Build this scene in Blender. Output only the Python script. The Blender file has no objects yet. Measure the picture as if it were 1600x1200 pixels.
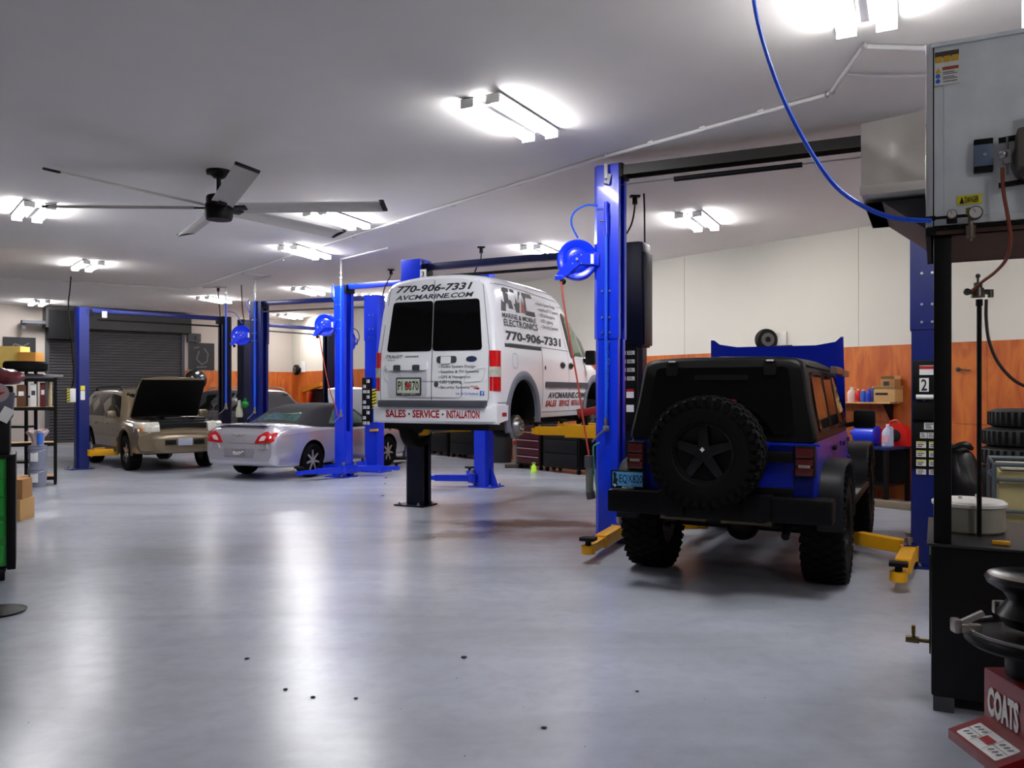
import bpy, bmesh, math, random
from mathutils import Vector, Matrix
from mathutils.bvhtree import BVHTree
random.seed(7)
sc = bpy.context.scene
COL = sc.collection
PI = math.pi

# ---------------------------------------------------------------- camera, world, exposure
EYE, F, HOR = 1.70, 1300.0, 612.0          # eye height (m), focal length and horizon row of the 1600x1200 frame
cam_d = bpy.data.cameras.new('camera'); cam = bpy.data.objects.new('camera', cam_d); COL.objects.link(cam)
cam.location = (0, 0, EYE); cam.rotation_euler = (PI/2, 0, 0)
cam_d.sensor_width = 36; cam_d.lens = 36*F/1600; cam_d.shift_y = (HOR-600)/1600
cam_d.clip_start = 0.05; cam_d.clip_end = 200
sc.camera = cam
sc.view_settings.view_transform = 'Standard'; sc.view_settings.look = 'None'
sc.view_settings.gamma = 1; sc.view_settings.use_curve_mapping = False
sc.view_settings.exposure = EXPOSURE = 1.58
TUBE_POWER = 27.0                          # emission of the ceiling tubes
w = bpy.data.worlds.new('world'); sc.world = w; w.use_nodes = True
w.node_tree.nodes['Background'].inputs[0].default_value = (0.02, 0.02, 0.022, 1)
w.node_tree.nodes['Background'].inputs[1].default_value = 0.3
sc.cycles.use_denoising = True
sc.cycles.max_bounces = 8
sc.cycles.diffuse_bounces = 5

def P(px, py, Y):                          # point of the frame at distance Y
    return Vector(((px-800)/F*Y, Y, EYE-(py-HOR)/F*Y))
def G(px, py, z=0.0):                      # point of the frame on the plane at height z
    return P(px, py, F*(EYE-z)/(py-HOR))
TH = math.radians(38.3)                    # the long right wall runs 38 degrees left of straight ahead
def R(a, b, z=0.0):                        # room coordinates: a along the right wall, b towards it
    return Vector((-a*math.sin(TH)+b*math.cos(TH), a*math.cos(TH)+b*math.sin(TH), z))
def toR(p): return (-p.x*math.sin(TH)+p.y*math.cos(TH), p.x*math.cos(TH)+p.y*math.sin(TH))
CEIL = 4.40; BW = 12.95; AW = 29.8

# ---------------------------------------------------------------- materials
def lin(c):
    c = c/255.0
    return c/12.92 if c <= 0.04045 else ((c+0.055)/1.055)**2.4
def rgb(r, g, b): return (lin(r), lin(g), lin(b), 1)
MATS = {}
def mat(name, col, rough=0.5, metal=0.0, var=0.06, scale=6.0, coat=0.0, emit=None, es=0.0, alpha=None, trans=0.0, bump=0.0, rvar=0.0, spec=0.5, ior=1.45):
    if name in MATS: return MATS[name]
    m = bpy.data.materials.new(name); m.use_nodes = True; MATS[name] = m
    nt = m.node_tree; b = nt.nodes['Principled BSDF']
    b.inputs['Roughness'].default_value = rough; b.inputs['Metallic'].default_value = metal
    b.inputs['Coat Weight'].default_value = coat; b.inputs['Coat Roughness'].default_value = 0.08
    b.inputs['Specular IOR Level'].default_value = spec
    b.inputs['IOR'].default_value = ior
    if trans: b.inputs['Transmission Weight'].default_value = trans
    if emit:
        b.inputs['Emission Color'].default_value = emit; b.inputs['Emission Strength'].default_value = es
    tc = nt.nodes.new('ShaderNodeTexCoord'); n = nt.nodes.new('ShaderNodeTexNoise')
    n.inputs['Scale'].default_value = scale; n.inputs['Detail'].default_value = 5
    nt.links.new(tc.outputs['Object'], n.inputs['Vector'])
    mx = nt.nodes.new('ShaderNodeMix'); mx.data_type = 'RGBA'
    mx.inputs[6].default_value = tuple(c*(1-var) for c in col[:3])+(1,)
    mx.inputs[7].default_value = tuple(min(1, c*(1+var)) for c in col[:3])+(1,)
    nt.links.new(n.outputs['Fac'], mx.inputs[0]); nt.links.new(mx.outputs[2], b.inputs['Base Color'])
    if rvar:
        mr = nt.nodes.new('ShaderNodeMapRange'); mr.inputs[3].default_value = max(0, rough-rvar); mr.inputs[4].default_value = rough+rvar
        nt.links.new(n.outputs['Fac'], mr.inputs[0]); nt.links.new(mr.outputs[0], b.inputs['Roughness'])
    if bump:
        bp = nt.nodes.new('ShaderNodeBump'); bp.inputs['Strength'].default_value = bump; bp.inputs['Distance'].default_value = 0.01
        nt.links.new(n.outputs['Fac'], bp.inputs['Height']); nt.links.new(bp.outputs[0], b.inputs['Normal'])
    return m

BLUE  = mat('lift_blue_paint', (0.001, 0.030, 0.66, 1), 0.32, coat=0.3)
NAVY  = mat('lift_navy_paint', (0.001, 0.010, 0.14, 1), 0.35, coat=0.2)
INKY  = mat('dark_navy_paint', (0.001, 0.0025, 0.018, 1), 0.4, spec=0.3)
REELB = mat('reel_blue_paint', (0.002, 0.03, 0.80, 1), 0.28, coat=0.4)
HOSEB = mat('blue_hose', (0.01, 0.10, 0.80, 1), 0.35)
YEL   = mat('yellow_paint', rgb(228, 165, 10), 0.4, var=0.12)
BLK   = mat('black_plastic', (0.002, 0.002, 0.0025, 1), 0.5, spec=0.25)
BLKM  = mat('black_metal', (0.003, 0.003, 0.0035, 1), 0.45, spec=0.25)
BEAMK = mat('beam_black', (0.018, 0.016, 0.014, 1), 0.45)
RUB   = mat('rubber', (0.003, 0.003, 0.003, 1), 0.75, spec=0.15, bump=0.2, scale=40)
STEEL = mat('steel', (0.45, 0.45, 0.46, 1), 0.35, metal=1.0, var=0.2)
CHROME= mat('chrome', (0.8, 0.8, 0.82, 1), 0.12, metal=1.0)
GALV  = mat('galvanised_sheet', (0.78, 0.84, 0.88, 1), 0.42, metal=0.22, var=0.22, scale=5, rvar=0.12, bump=0.08)
FOIL  = mat('bright_sheet_metal', (0.86, 0.82, 0.74, 1), 0.25, metal=0.35, var=0.15, scale=3, bump=0.4)
WHITE = mat('white_plastic', rgb(225, 225, 222), 0.5)
PVC   = mat('white_pipe', rgb(205, 203, 204), 0.5)
DGREY = mat('dark_grey_plastic', rgb(62, 64, 70), 0.6)
GLASSK= mat('black_tinted_glass', (0.001, 0.001, 0.0015, 1), 0.04, spec=0.4)
CARGL = mat('dark_car_glass', (0.004, 0.004, 0.003, 1), 0.06, spec=0.12)
VANW  = mat('van_white_paint', rgb(241, 243, 247), 0.22, var=0.01, coat=0.6)
RED   = mat('red_plastic', rgb(200, 20, 18), 0.35)
REDLENS = mat('red_lens', rgb(205, 22, 25), 0.15, coat=1.0, var=0.2, scale=20)
CLRLENS = mat('clear_lens', rgb(190, 188, 176), 0.15, coat=1.0, var=0.45, scale=22)
DKRED = mat('dark_red_paint', rgb(130, 12, 22), 0.35, coat=0.3)
ORG   = mat('orange_plastic', rgb(225, 95, 20), 0.45)
CARD  = mat('cardboard', rgb(190, 150, 95), 0.8)
GREYP = mat('grey_plastic', rgb(120, 126, 140), 0.5)
KGREY = mat('ink_grey', rgb(48, 50, 56), 0.6, var=0.02)
KRED  = mat('ink_red', rgb(165, 25, 32), 0.5, var=0.02)
KBLUE = mat('ink_blue', rgb(50, 110, 205), 0.5, var=0.02)
KWHITE= mat('ink_white', rgb(232, 232, 230), 0.6, var=0.02)
KBLACK= mat('ink_black', rgb(15, 15, 17), 0.6, var=0.02)
KYEL  = mat('ink_yellow', rgb(225, 215, 40), 0.5, var=0.05)
CORDR = mat('orange_red_cord', rgb(165, 62, 42), 0.5)
TUBE  = mat('lamp_diffuser', (1, 1, 1, 1), 0.5, emit=(1.0, 0.985, 1.0, 1), es=TUBE_POWER)
LAMPM = mat('lamp_housing', rgb(96, 94, 98), 0.6, spec=0.2)

# ---------------------------------------------------------------- mesh helpers
def V(*a): return Vector(a)
class B:
    """collects shapes into ONE mesh"""
    def __init__(s): s.bm = bmesh.new(); s.mi = 0
    def _fin(s, vs):
        if s.mi:
            for f in {f for v in vs for f in v.link_faces}: f.material_index = s.mi
        return vs
    def box(s, c, d, rz=0, bev=0, rx=0, ry=0, taper=None):
        r = bmesh.ops.create_cube(s.bm, size=1); vs = r['verts']
        for v in vs:
            v.co = V(v.co.x*d[0], v.co.y*d[1], v.co.z*d[2])
            if taper and v.co.z > 0: v.co.x *= taper; v.co.y *= taper
        if bev:
            es = list({e for v in vs for e in v.link_edges})
            r2 = bmesh.ops.bevel(s.bm, geom=es, offset=bev, segments=2, affect='EDGES', profile=0.6)
            vs = list({v for f in r2['faces'] for v in f.verts} | {v for v in vs if v.is_valid})
        m = Matrix.Translation(Vector(c)) @ Matrix.Rotation(rz, 4, 'Z') @ Matrix.Rotation(ry, 4, 'Y') @ Matrix.Rotation(rx, 4, 'X')
        for v in vs: v.co = m @ v.co
        return s._fin(vs)
    def bar(s, p0, p1, wx, wz, bev=0):
        """box section from p0 to p1"""
        p0, p1 = Vector(p0), Vector(p1); d = p1-p0; L = d.length
        r = bmesh.ops.create_cube(s.bm, size=1); vs = r['verts']
        q = d.to_track_quat('Y', 'Z').to_matrix().to_4x4()
        for v in vs: v.co = V(v.co.x*wx, v.co.y*L, v.co.z*wz)
        if bev:
            es = list({e for v in vs for e in v.link_edges})
            r2 = bmesh.ops.bevel(s.bm, geom=es, offset=bev, segments=2, affect='EDGES', profile=0.6)
            vs = list({v for f in r2['faces'] for v in f.verts})
        m = Matrix.Translation((p0+p1)/2) @ q
        for v in vs: v.co = m @ v.co
        return s._fin(vs)
    def cyl(s, p0, p1, r, r2=None, seg=20):
        p0, p1 = Vector(p0), Vector(p1); d = p1-p0
        q = d.to_track_quat('Z', 'Y').to_matrix().to_4x4()
        m = Matrix.Translation((p0+p1)/2) @ q
        o = bmesh.ops.create_cone(s.bm, cap_ends=True, segments=seg, radius1=r, radius2=r if r2 is None else r2, depth=d.length, matrix=m)
        return s._fin(o['verts'])
    def sph(s, c, r, sc_=(1, 1, 1), seg=16):
        m = Matrix.Translation(Vector(c)) @ Matrix.Diagonal((sc_[0], sc_[1], sc_[2], 1))
        o = bmesh.ops.create_uvsphere(s.bm, u_segments=seg, v_segments=max(6, seg//2), radius=r, matrix=m)
        return s._fin(o['verts'])
    def tube(s, pts, r, seg=8, closed=False):
        pts = [Vector(p) for p in pts]; n = len(pts); rings = []
        nrm = None
        for i, p in enumerate(pts):
            a = pts[i-1] if (i or closed) else p; b = pts[(i+1) % n] if (i < n-1 or closed) else p
            t = (b-a).normalized()
            if nrm is None:
                nrm = t.orthogonal().normalized()
            nrm = (nrm-t*nrm.dot(t)).normalized(); bi = t.cross(nrm)
            rr = r(i/(n-1)) if callable(r) else r
            rings.append([s.bm.verts.new(p+(nrm*math.cos(2*PI*k/seg)+bi*math.sin(2*PI*k/seg))*rr) for k in range(seg)])
        N = n if closed else n-1
        for i in range(N):
            A, C = rings[i], rings[(i+1) % n]
            for k in range(seg):
                f = s.bm.faces.new((A[k], A[(k+1) % seg], C[(k+1) % seg], C[k])); f.material_index = s.mi
        if not closed:
            for g in (rings[0][::-1], rings[-1]):
                f = s.bm.faces.new(g); f.material_index = s.mi
        return s
    def lathe(s, prof, o=(0, 0, 0), axis='Z', seg=32, closed=False):
        """prof = [(radius, height)] about an axis"""
        o = Vector(o); rings = []
        ax = {'Z': lambda r, h, a: V(r*math.cos(a), r*math.sin(a), h),
              'X': lambda r, h, a: V(h, r*math.cos(a), r*math.sin(a)),
              'Y': lambda r, h, a: V(r*math.sin(a), h, r*math.cos(a))}[axis]
        for r, h in prof:
            if r < 1e-6: rings.append([s.bm.verts.new(o+ax(0, h, 0))])
            else: rings.append([s.bm.verts.new(o+ax(r, h, 2*PI*k/seg)) for k in range(seg)])
        prs = list(zip(rings, rings[1:])) + ([(rings[-1], rings[0])] if closed else [])
        for A, C in prs:
            for k in range(seg):
                k2 = (k+1) % seg
                if len(A) == 1 and len(C) == 1: continue
                if len(A) == 1: vs = (A[0], C[k2], C[k])
                elif len(C) == 1: vs = (A[k], A[k2], C[0])
                else: vs = (A[k], A[k2], C[k2], C[k])
                try:
                    f = s.bm.faces.new(vs); f.material_index = s.mi
                except ValueError: pass
        if not closed:
            if len(rings[0]) > 1: s.bm.faces.new(rings[0][::-1]).material_index = s.mi
            if len(rings[-1]) > 1: s.bm.faces.new(rings[-1]).material_index = s.mi
        return s
    def prism(s, pts, axis, lo, hi):
        """2D outline extruded along an axis. axis X: pts=(y,z); Y: pts=(x,z); Z: pts=(x,y)"""
        f3 = {'X': lambda p, t: V(t, p[0], p[1]), 'Y': lambda p, t: V(p[0], t, p[1]), 'Z': lambda p, t: V(p[0], p[1], t)}[axis]
        A = [s.bm.verts.new(f3(p, lo)) for p in pts]; C = [s.bm.verts.new(f3(p, hi)) for p in pts]
        n = len(pts); fs = [s.bm.faces.new(A[::-1]), s.bm.faces.new(C)]
        for k in range(n): fs.append(s.bm.faces.new((A[k], A[(k+1) % n], C[(k+1) % n], C[k])))
        for f in fs: f.material_index = s.mi
        return A+C
    def xf(s, vs, m):
        for v in vs: v.co = m @ v.co
    def grid(s, rows):
        """rows of points -> quads"""
        vr = [[s.bm.verts.new(p) for p in r] for r in rows]
        for A, C in zip(vr, vr[1:]):
            for k in range(len(A)-1):
                f = s.bm.faces.new((A[k], A[k+1], C[k+1], C[k])); f.material_index = s.mi
        return vr

def link(name, me, parent=None, mats=()):
    o = bpy.data.objects.new(name, me); COL.objects.link(o)
    for m in mats: me.materials.append(m)
    if parent: o.parent = parent
    return o
def obj(name, b, m, parent=None, smooth=35, loc=None, rz=None, fixn=True):
    bm = b.bm
    if fixn: bmesh.ops.recalc_face_normals(bm, faces=bm.faces)
    me = bpy.data.meshes.new(name); bm.to_mesh(me); bm.free()
    ms = m if isinstance(m, (list, tuple)) else [m]
    if smooth:
        for p in me.polygons: p.use_smooth = True
        me.set_sharp_from_angle(angle=math.radians(smooth))
    o = link(name, me, parent, ms)
    if loc is not None: o.location = loc
    if rz is not None: o.rotation_euler.z = rz
    return o
def tag(o, label, cat, group=None, kind=None):
    if label: o['label'] = label
    if cat: o['category'] = cat
    if group: o['group'] = group
    if kind: o['kind'] = kind
    return o
def thing(name, label, cat, loc=(0, 0, 0), rz=0, group=None):
    o = bpy.data.objects.new(name, None); COL.objects.link(o); o.empty_display_size = 0.1
    o.location = loc; o.rotation_euler = (0, 0, rz)
    return tag(o, label, cat, group)
def one(name, b, m, label, cat, loc=None, rz=None, group=None, smooth=35):
    return tag(obj(name, b, m, None, smooth, loc, rz), label, cat, group)
def struct(name, b, m, smooth=35):
    return tag(obj(name, b, m, None, smooth), None, None, None, 'structure')
def copy_tree(o, parent=None):
    c = o.copy(); COL.objects.link(c)
    if parent: c.parent = parent
    for ch in list(o.children): copy_tree(ch, c)
    return c
def smoothpts(pts, n=6):
    pts = [Vector(p) for p in pts]; out = []
    for i in range(len(pts)-1):
        p0 = pts[max(0, i-1)]; p1 = pts[i]; p2 = pts[i+1]; p3 = pts[min(len(pts)-1, i+2)]
        for k in range(n):
            t = k/n
            out.append(0.5*((2*p1)+(p2-p0)*t+(2*p0-5*p1+4*p2-p3)*t*t+(3*p1-p0-3*p2+p3)*t**3))
    out.append(pts[-1]); return out
def rpoly(pts, r=0.03, n=4):
    """round the corners of a 2D polygon"""
    out = []; N = len(pts)
    for i in range(N):
        p = Vector(pts[i]); a = Vector(pts[i-1])-p; b = Vector(pts[(i+1) % N])-p
        rr = min(r, a.length*0.45, b.length*0.45)
        A = p+a.normalized()*rr; C = p+b.normalized()*rr
        for k in range(n+1):
            t = k/n; out.append(tuple((1-t)**2*A+2*t*(1-t)*p+t*t*C))
    return out
def rect(x0, y0, x1, y1): return [(x0, y0), (x1, y0), (x1, y1), (x0, y1)]

# ---- decals: 2D shapes laid on a surface (a plane or a body through its BVH)
class Surf:
    def __init__(s, o, ex, ey, d=None, bvh=None, off=0.003):
        s.o = Vector(o); s.ex = Vector(ex).normalized(); s.ey = Vector(ey).normalized(); s.bvh = bvh; s.off = off
        s.n = s.ex.cross(s.ey).normalized() if d is None else -Vector(d).normalized()
    def at(s, p, extra=0.0):
        q = s.o+s.ex*p[0]+s.ey*p[1]
        if s.bvh:
            h = s.bvh.ray_cast(q+s.n*3, -s.n)
            if h[0] is not None: q = h[0]
        return q+s.n*(s.off+extra)
def patch(b, outline, sf, th=0.004, rings=3, extra=0.0):
    n = len(outline); c = Vector((sum(p[0] for p in outline)/n, sum(p[1] for p in outline)/n))
    rs = []
    for k in range(rings, 0, -1):
        t = k/rings
        rs.append([b.bm.verts.new(sf.at(c+(Vector(p)-c)*t, extra)) for p in outline])
    cv = b.bm.verts.new(sf.at(c, extra))
    back = [b.bm.verts.new(v.co-sf.n*th) for v in rs[0]]
    fs = []
    for A, C in zip([back]+rs, rs):
        for k in range(n): fs.append(b.bm.faces.new((A[k], A[(k+1) % n], C[(k+1) % n], C[k])))
    for k in range(n): fs.append(b.bm.faces.new((rs[-1][k], rs[-1][(k+1) % n], cv)))
    for f in fs: f.material_index = b.mi
def ribbon(b, line, sf, wd=0.006, step=0.08, extra=0.0, closed=False):
    pts = [Vector(p) for p in line]
    if closed: pts.append(pts[0])
    fine = [pts[0]]
    for a, c in zip(pts, pts[1:]):
        k = max(1, int((c-a).length/step))
        fine += [a+(c-a)*(i/k) for i in range(1, k+1)]
    L = []; Rr = []
    for i, p in enumerate(fine):
        t = (fine[min(i+1, len(fine)-1)]-fine[max(0, i-1)]).normalized(); nn = Vector((-t.y, t.x))*wd/2
        L.append(b.bm.verts.new(sf.at(p+nn, extra))); Rr.append(b.bm.verts.new(sf.at(p-nn, extra)))
    for i in range(len(fine)-1):
        f = b.bm.faces.new((L[i], Rr[i], Rr[i+1], L[i+1])); f.material_index = b.mi
_tx = {}
def text2d(s, bold=0.0, shear=0.0, sp=1.0):
    k = (s, bold, shear, sp)
    if k in _tx: return _tx[k]
    cu = bpy.data.curves.new('t', 'FONT'); cu.body = s; cu.offset = bold; cu.shear = shear; cu.space_character = sp
    cu.resolution_u = 2; cu.fill_mode = 'FRONT'
    ob = bpy.data.objects.new('t', cu); COL.objects.link(ob)
    bpy.context.view_layer.update()
    me = ob.evaluated_get(bpy.context.evaluated_depsgraph_get()).to_mesh()
    vs = [(v.co.x, v.co.y) for v in me.vertices]; fs = [tuple(p.vertices) for p in me.polygons]
    ob.to_mesh_clear(); bpy.data.objects.remove(ob); bpy.data.curves.remove(cu)
    x0 = min(v[0] for v in vs); x1 = max(v[0] for v in vs); y0 = min(v[1] for v in vs); y1 = max(v[1] for v in vs)
    _tx[k] = ([((v[0]-x0)/(x1-x0), (v[1]-y0)/(y1-y0)) for v in vs], fs)
    return _tx[k]
def text(b, s, sf, x0, y0, x1, y1, bold=0.0, shear=0.0, skew=0.0, extra=0.001, sp=1.0):
    """text fitted into the box x0..x1, y0..y1 of a surface; skew lifts the far end"""
    vs, fs = text2d(s, bold, shear, sp)
    nv = [b.bm.verts.new(sf.at((x0+(x1-x0)*u, y0+(y1-y0)*v+skew*u), extra)) for u, v in vs]
    for f in fs:
        try:
            q = b.bm.faces.new([nv[i] for i in f]); q.material_index = b.mi
        except ValueError: pass
def poly(b, pts, sf, extra=0.001):
    f = b.bm.faces.new([b.bm.verts.new(sf.at(p, extra)) for p in pts]); f.material_index = b.mi
def bvh_of(o):
    me = o.data; return BVHTree.FromPolygons([v.co.copy() for v in me.vertices], [tuple(p.vertices) for p in me.polygons])

# ---- car bodies: smooth loft through half sections, mirrored
def interp(seq, n):
    """Catmull-Rom over a list of lists of points, n steps per span"""
    out = []
    for i in range(len(seq)-1):
        p0 = seq[max(0, i-1)]; p1 = seq[i]; p2 = seq[i+1]; p3 = seq[min(len(seq)-1, i+2)]
        for k in range(n):
            t = k/n; s_ = 0.30
            h1 = 2*t**3-3*t**2+1; h2 = -2*t**3+3*t**2; h3 = t**3-2*t**2+t; h4 = t**3-t**2
            out.append([h1*b1+h2*b2+h3*s_*(b2-b0)+h4*s_*(b3-b1) for b0, b1, b2, b3 in zip(p0, p1, p2, p3)])
    out.append(list(seq[-1])); return out
def loft_body(b, stations, ny=4, nx=3, deform=None):
    """stations: list of half sections [(x,y,z)...] running from bottom centre to top centre"""
    st = interp([[Vector(p) for p in s] for s in stations], ny)
    rows = []
    for s in st:
        cur = interp([[p] for p in s], nx); half = [q[0] for q in cur]
        full = half+[V(-p.x, p.y, p.z) for p in half[-2:0:-1]]
        rows.append(full)
    if deform: rows = [[deform(p) for p in r] for r in rows]
    vr = [[b.bm.verts.new(p) for p in r] for r in rows]; n = len(vr[0])
    for A, C in zip(vr, vr[1:]):
        for k in range(n): b.bm.faces.new((A[k], A[(k+1) % n], C[(k+1) % n], C[k]))
    b.bm.faces.new(vr[0][::-1]); b.bm.faces.new(vr[-1])
def sect(y, zb, zbelt, ztop, wl, wb, wt, crown=0.03):
    m = (zb+zbelt)/2
    return [(0, y, zb), (wl*0.88, y, zb), (wl-0.02, y, zb+0.05), (wl, y, m), (wb, y, zbelt-0.08), (wb-0.02, y, zbelt),
            ((wb+wt)/2+0.015, y, (zbelt+ztop)/2), (wt, y, ztop-0.08), (wt-0.09, y, ztop-0.01), (wt*0.5, y, ztop+crown*0.7), (0, y, ztop+crown)]
def cut(o, cutters, m):
    """boolean difference with finished cutter objects"""
    for c in cutters:
        c.data.materials.clear(); c.data.materials.append(m)
        md = o.modifiers.new('cut', 'BOOLEAN'); md.operation = 'DIFFERENCE'; md.object = c; md.solver = 'EXACT'
        md.material_mode = 'TRANSFER'
    bpy.context.view_layer.update()
    me = bpy.data.meshes.new_from_object(o.evaluated_get(bpy.context.evaluated_depsgraph_get()))
    o.modifiers.clear(); old = o.data; o.data = me; bpy.data.meshes.remove(old)
    for c in cutters: bpy.data.objects.remove(c)
    for p in me.polygons: p.use_smooth = True
    me.set_sharp_from_angle(angle=math.radians(32))
def arch_cutters(spots, rad, w_out, depth):
    out = []
    for y, z in spots:
        for s in (-1, 1):
            b = B(); b.cyl((s*(w_out+0.3), y, z), (s*(w_out-depth), y, z), rad, seg=40)
            out.append(obj('cutter', b, BLK, None, 0))
    return out
def wheel(parent, x, y, z, Rr, W, rim, style='road', rmat=None, name='wheel', spokes=10, side=1):
    """tyre mesh is the part, rim and cap its sub-parts; side=+1: outer face looks to +x"""
    b = B(); h = W/2; r0 = rim*Rr
    b.lathe([(r0, -h*0.9), (r0+0.01, -h*0.97), ((r0+Rr)/2, -h*1.06), (Rr*0.96, -h*0.95), (Rr*0.99, -h*0.78), (Rr, -h*0.4), (Rr, h*0.4),
             (Rr*0.99, h*0.78), (Rr*0.96, h*0.95), ((r0+Rr)/2, h*1.06), (r0+0.01, h*0.97), (r0, h*0.9)], (0, 0, 0), 'X', 48, closed=True)
    if style == 'mud':
        for k in range(34):
            a = 2*PI*k/34
            for j, xx in enumerate((-0.72, -0.25, 0.25, 0.72)):
                aa = a+(0.09 if j % 2 else 0); d = abs(xx) > 0.5
                vs = b.box((0, 0, 0), (W*(0.26 if d else 0.19), Rr*0.11, 0.032), bev=0)
                m = Matrix.Rotation(aa, 4, 'X') @ Matrix.Translation((xx*h*1.08, 0, Rr*(0.985 if d else 1.0))) @ Matrix.Rotation(0.3*(1 if xx > 0 else -1), 4, 'Z')
                b.xf(vs, m)
            for sx in (-1, 1):
                vs = b.box((0, 0, 0), (0.016, Rr*0.085, Rr*0.12)); b.xf(vs, Matrix.Rotation(a+0.05, 4, 'X') @ Matrix.Translation((sx*h*1.03, 0, Rr*0.90)))
    t = obj(name, b, RUB, parent, 30, loc=(x, y, z))
    b = B(); s = side; b.mi = 1
    b.lathe([(r0*1.01, -h*0.85), (r0*1.02, s*h*0.88), (r0*0.93, s*h*0.93), (r0*0.90, s*h*0.55), (r0*0.3, s*h*0.35), (0, s*h*0.35)] if s > 0 else
            [(r0*1.01, h*0.85), (r0*1.02, -h*0.88), (r0*0.93, -h*0.93), (r0*0.90, -h*0.55), (r0*0.3, -h*0.35), (0, -h*0.35)], (0, 0, 0), 'X', 40)
    b.mi = 0
    for k in range(spokes):
        a = 2*PI*k/spokes
        vs = b.box((0, 0, 0), (0.03, r0*(0.20 if spokes > 6 else 0.34), r0*0.72), bev=0.006, taper=0.75)
        b.xf(vs, Matrix.Rotation(a, 4, 'X') @ Matrix.Translation((s*h*0.74, 0, r0*0.56)))
    b.cyl((s*h*0.4, 0, 0), (s*h*0.86, 0, 0), r0*0.26)
    for k in range(5):
        a = 2*PI*k/5+0.3
        b.cyl((s*h*0.8, math.cos(a)*r0*0.17, math.sin(a)*r0*0.17), (s*h*0.92, math.cos(a)*r0*0.17, math.sin(a)*r0*0.17), 0.01, seg=6)
    obj('rim', b, [rmat or STEEL, BLKM], t, 30)
    return t
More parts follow.
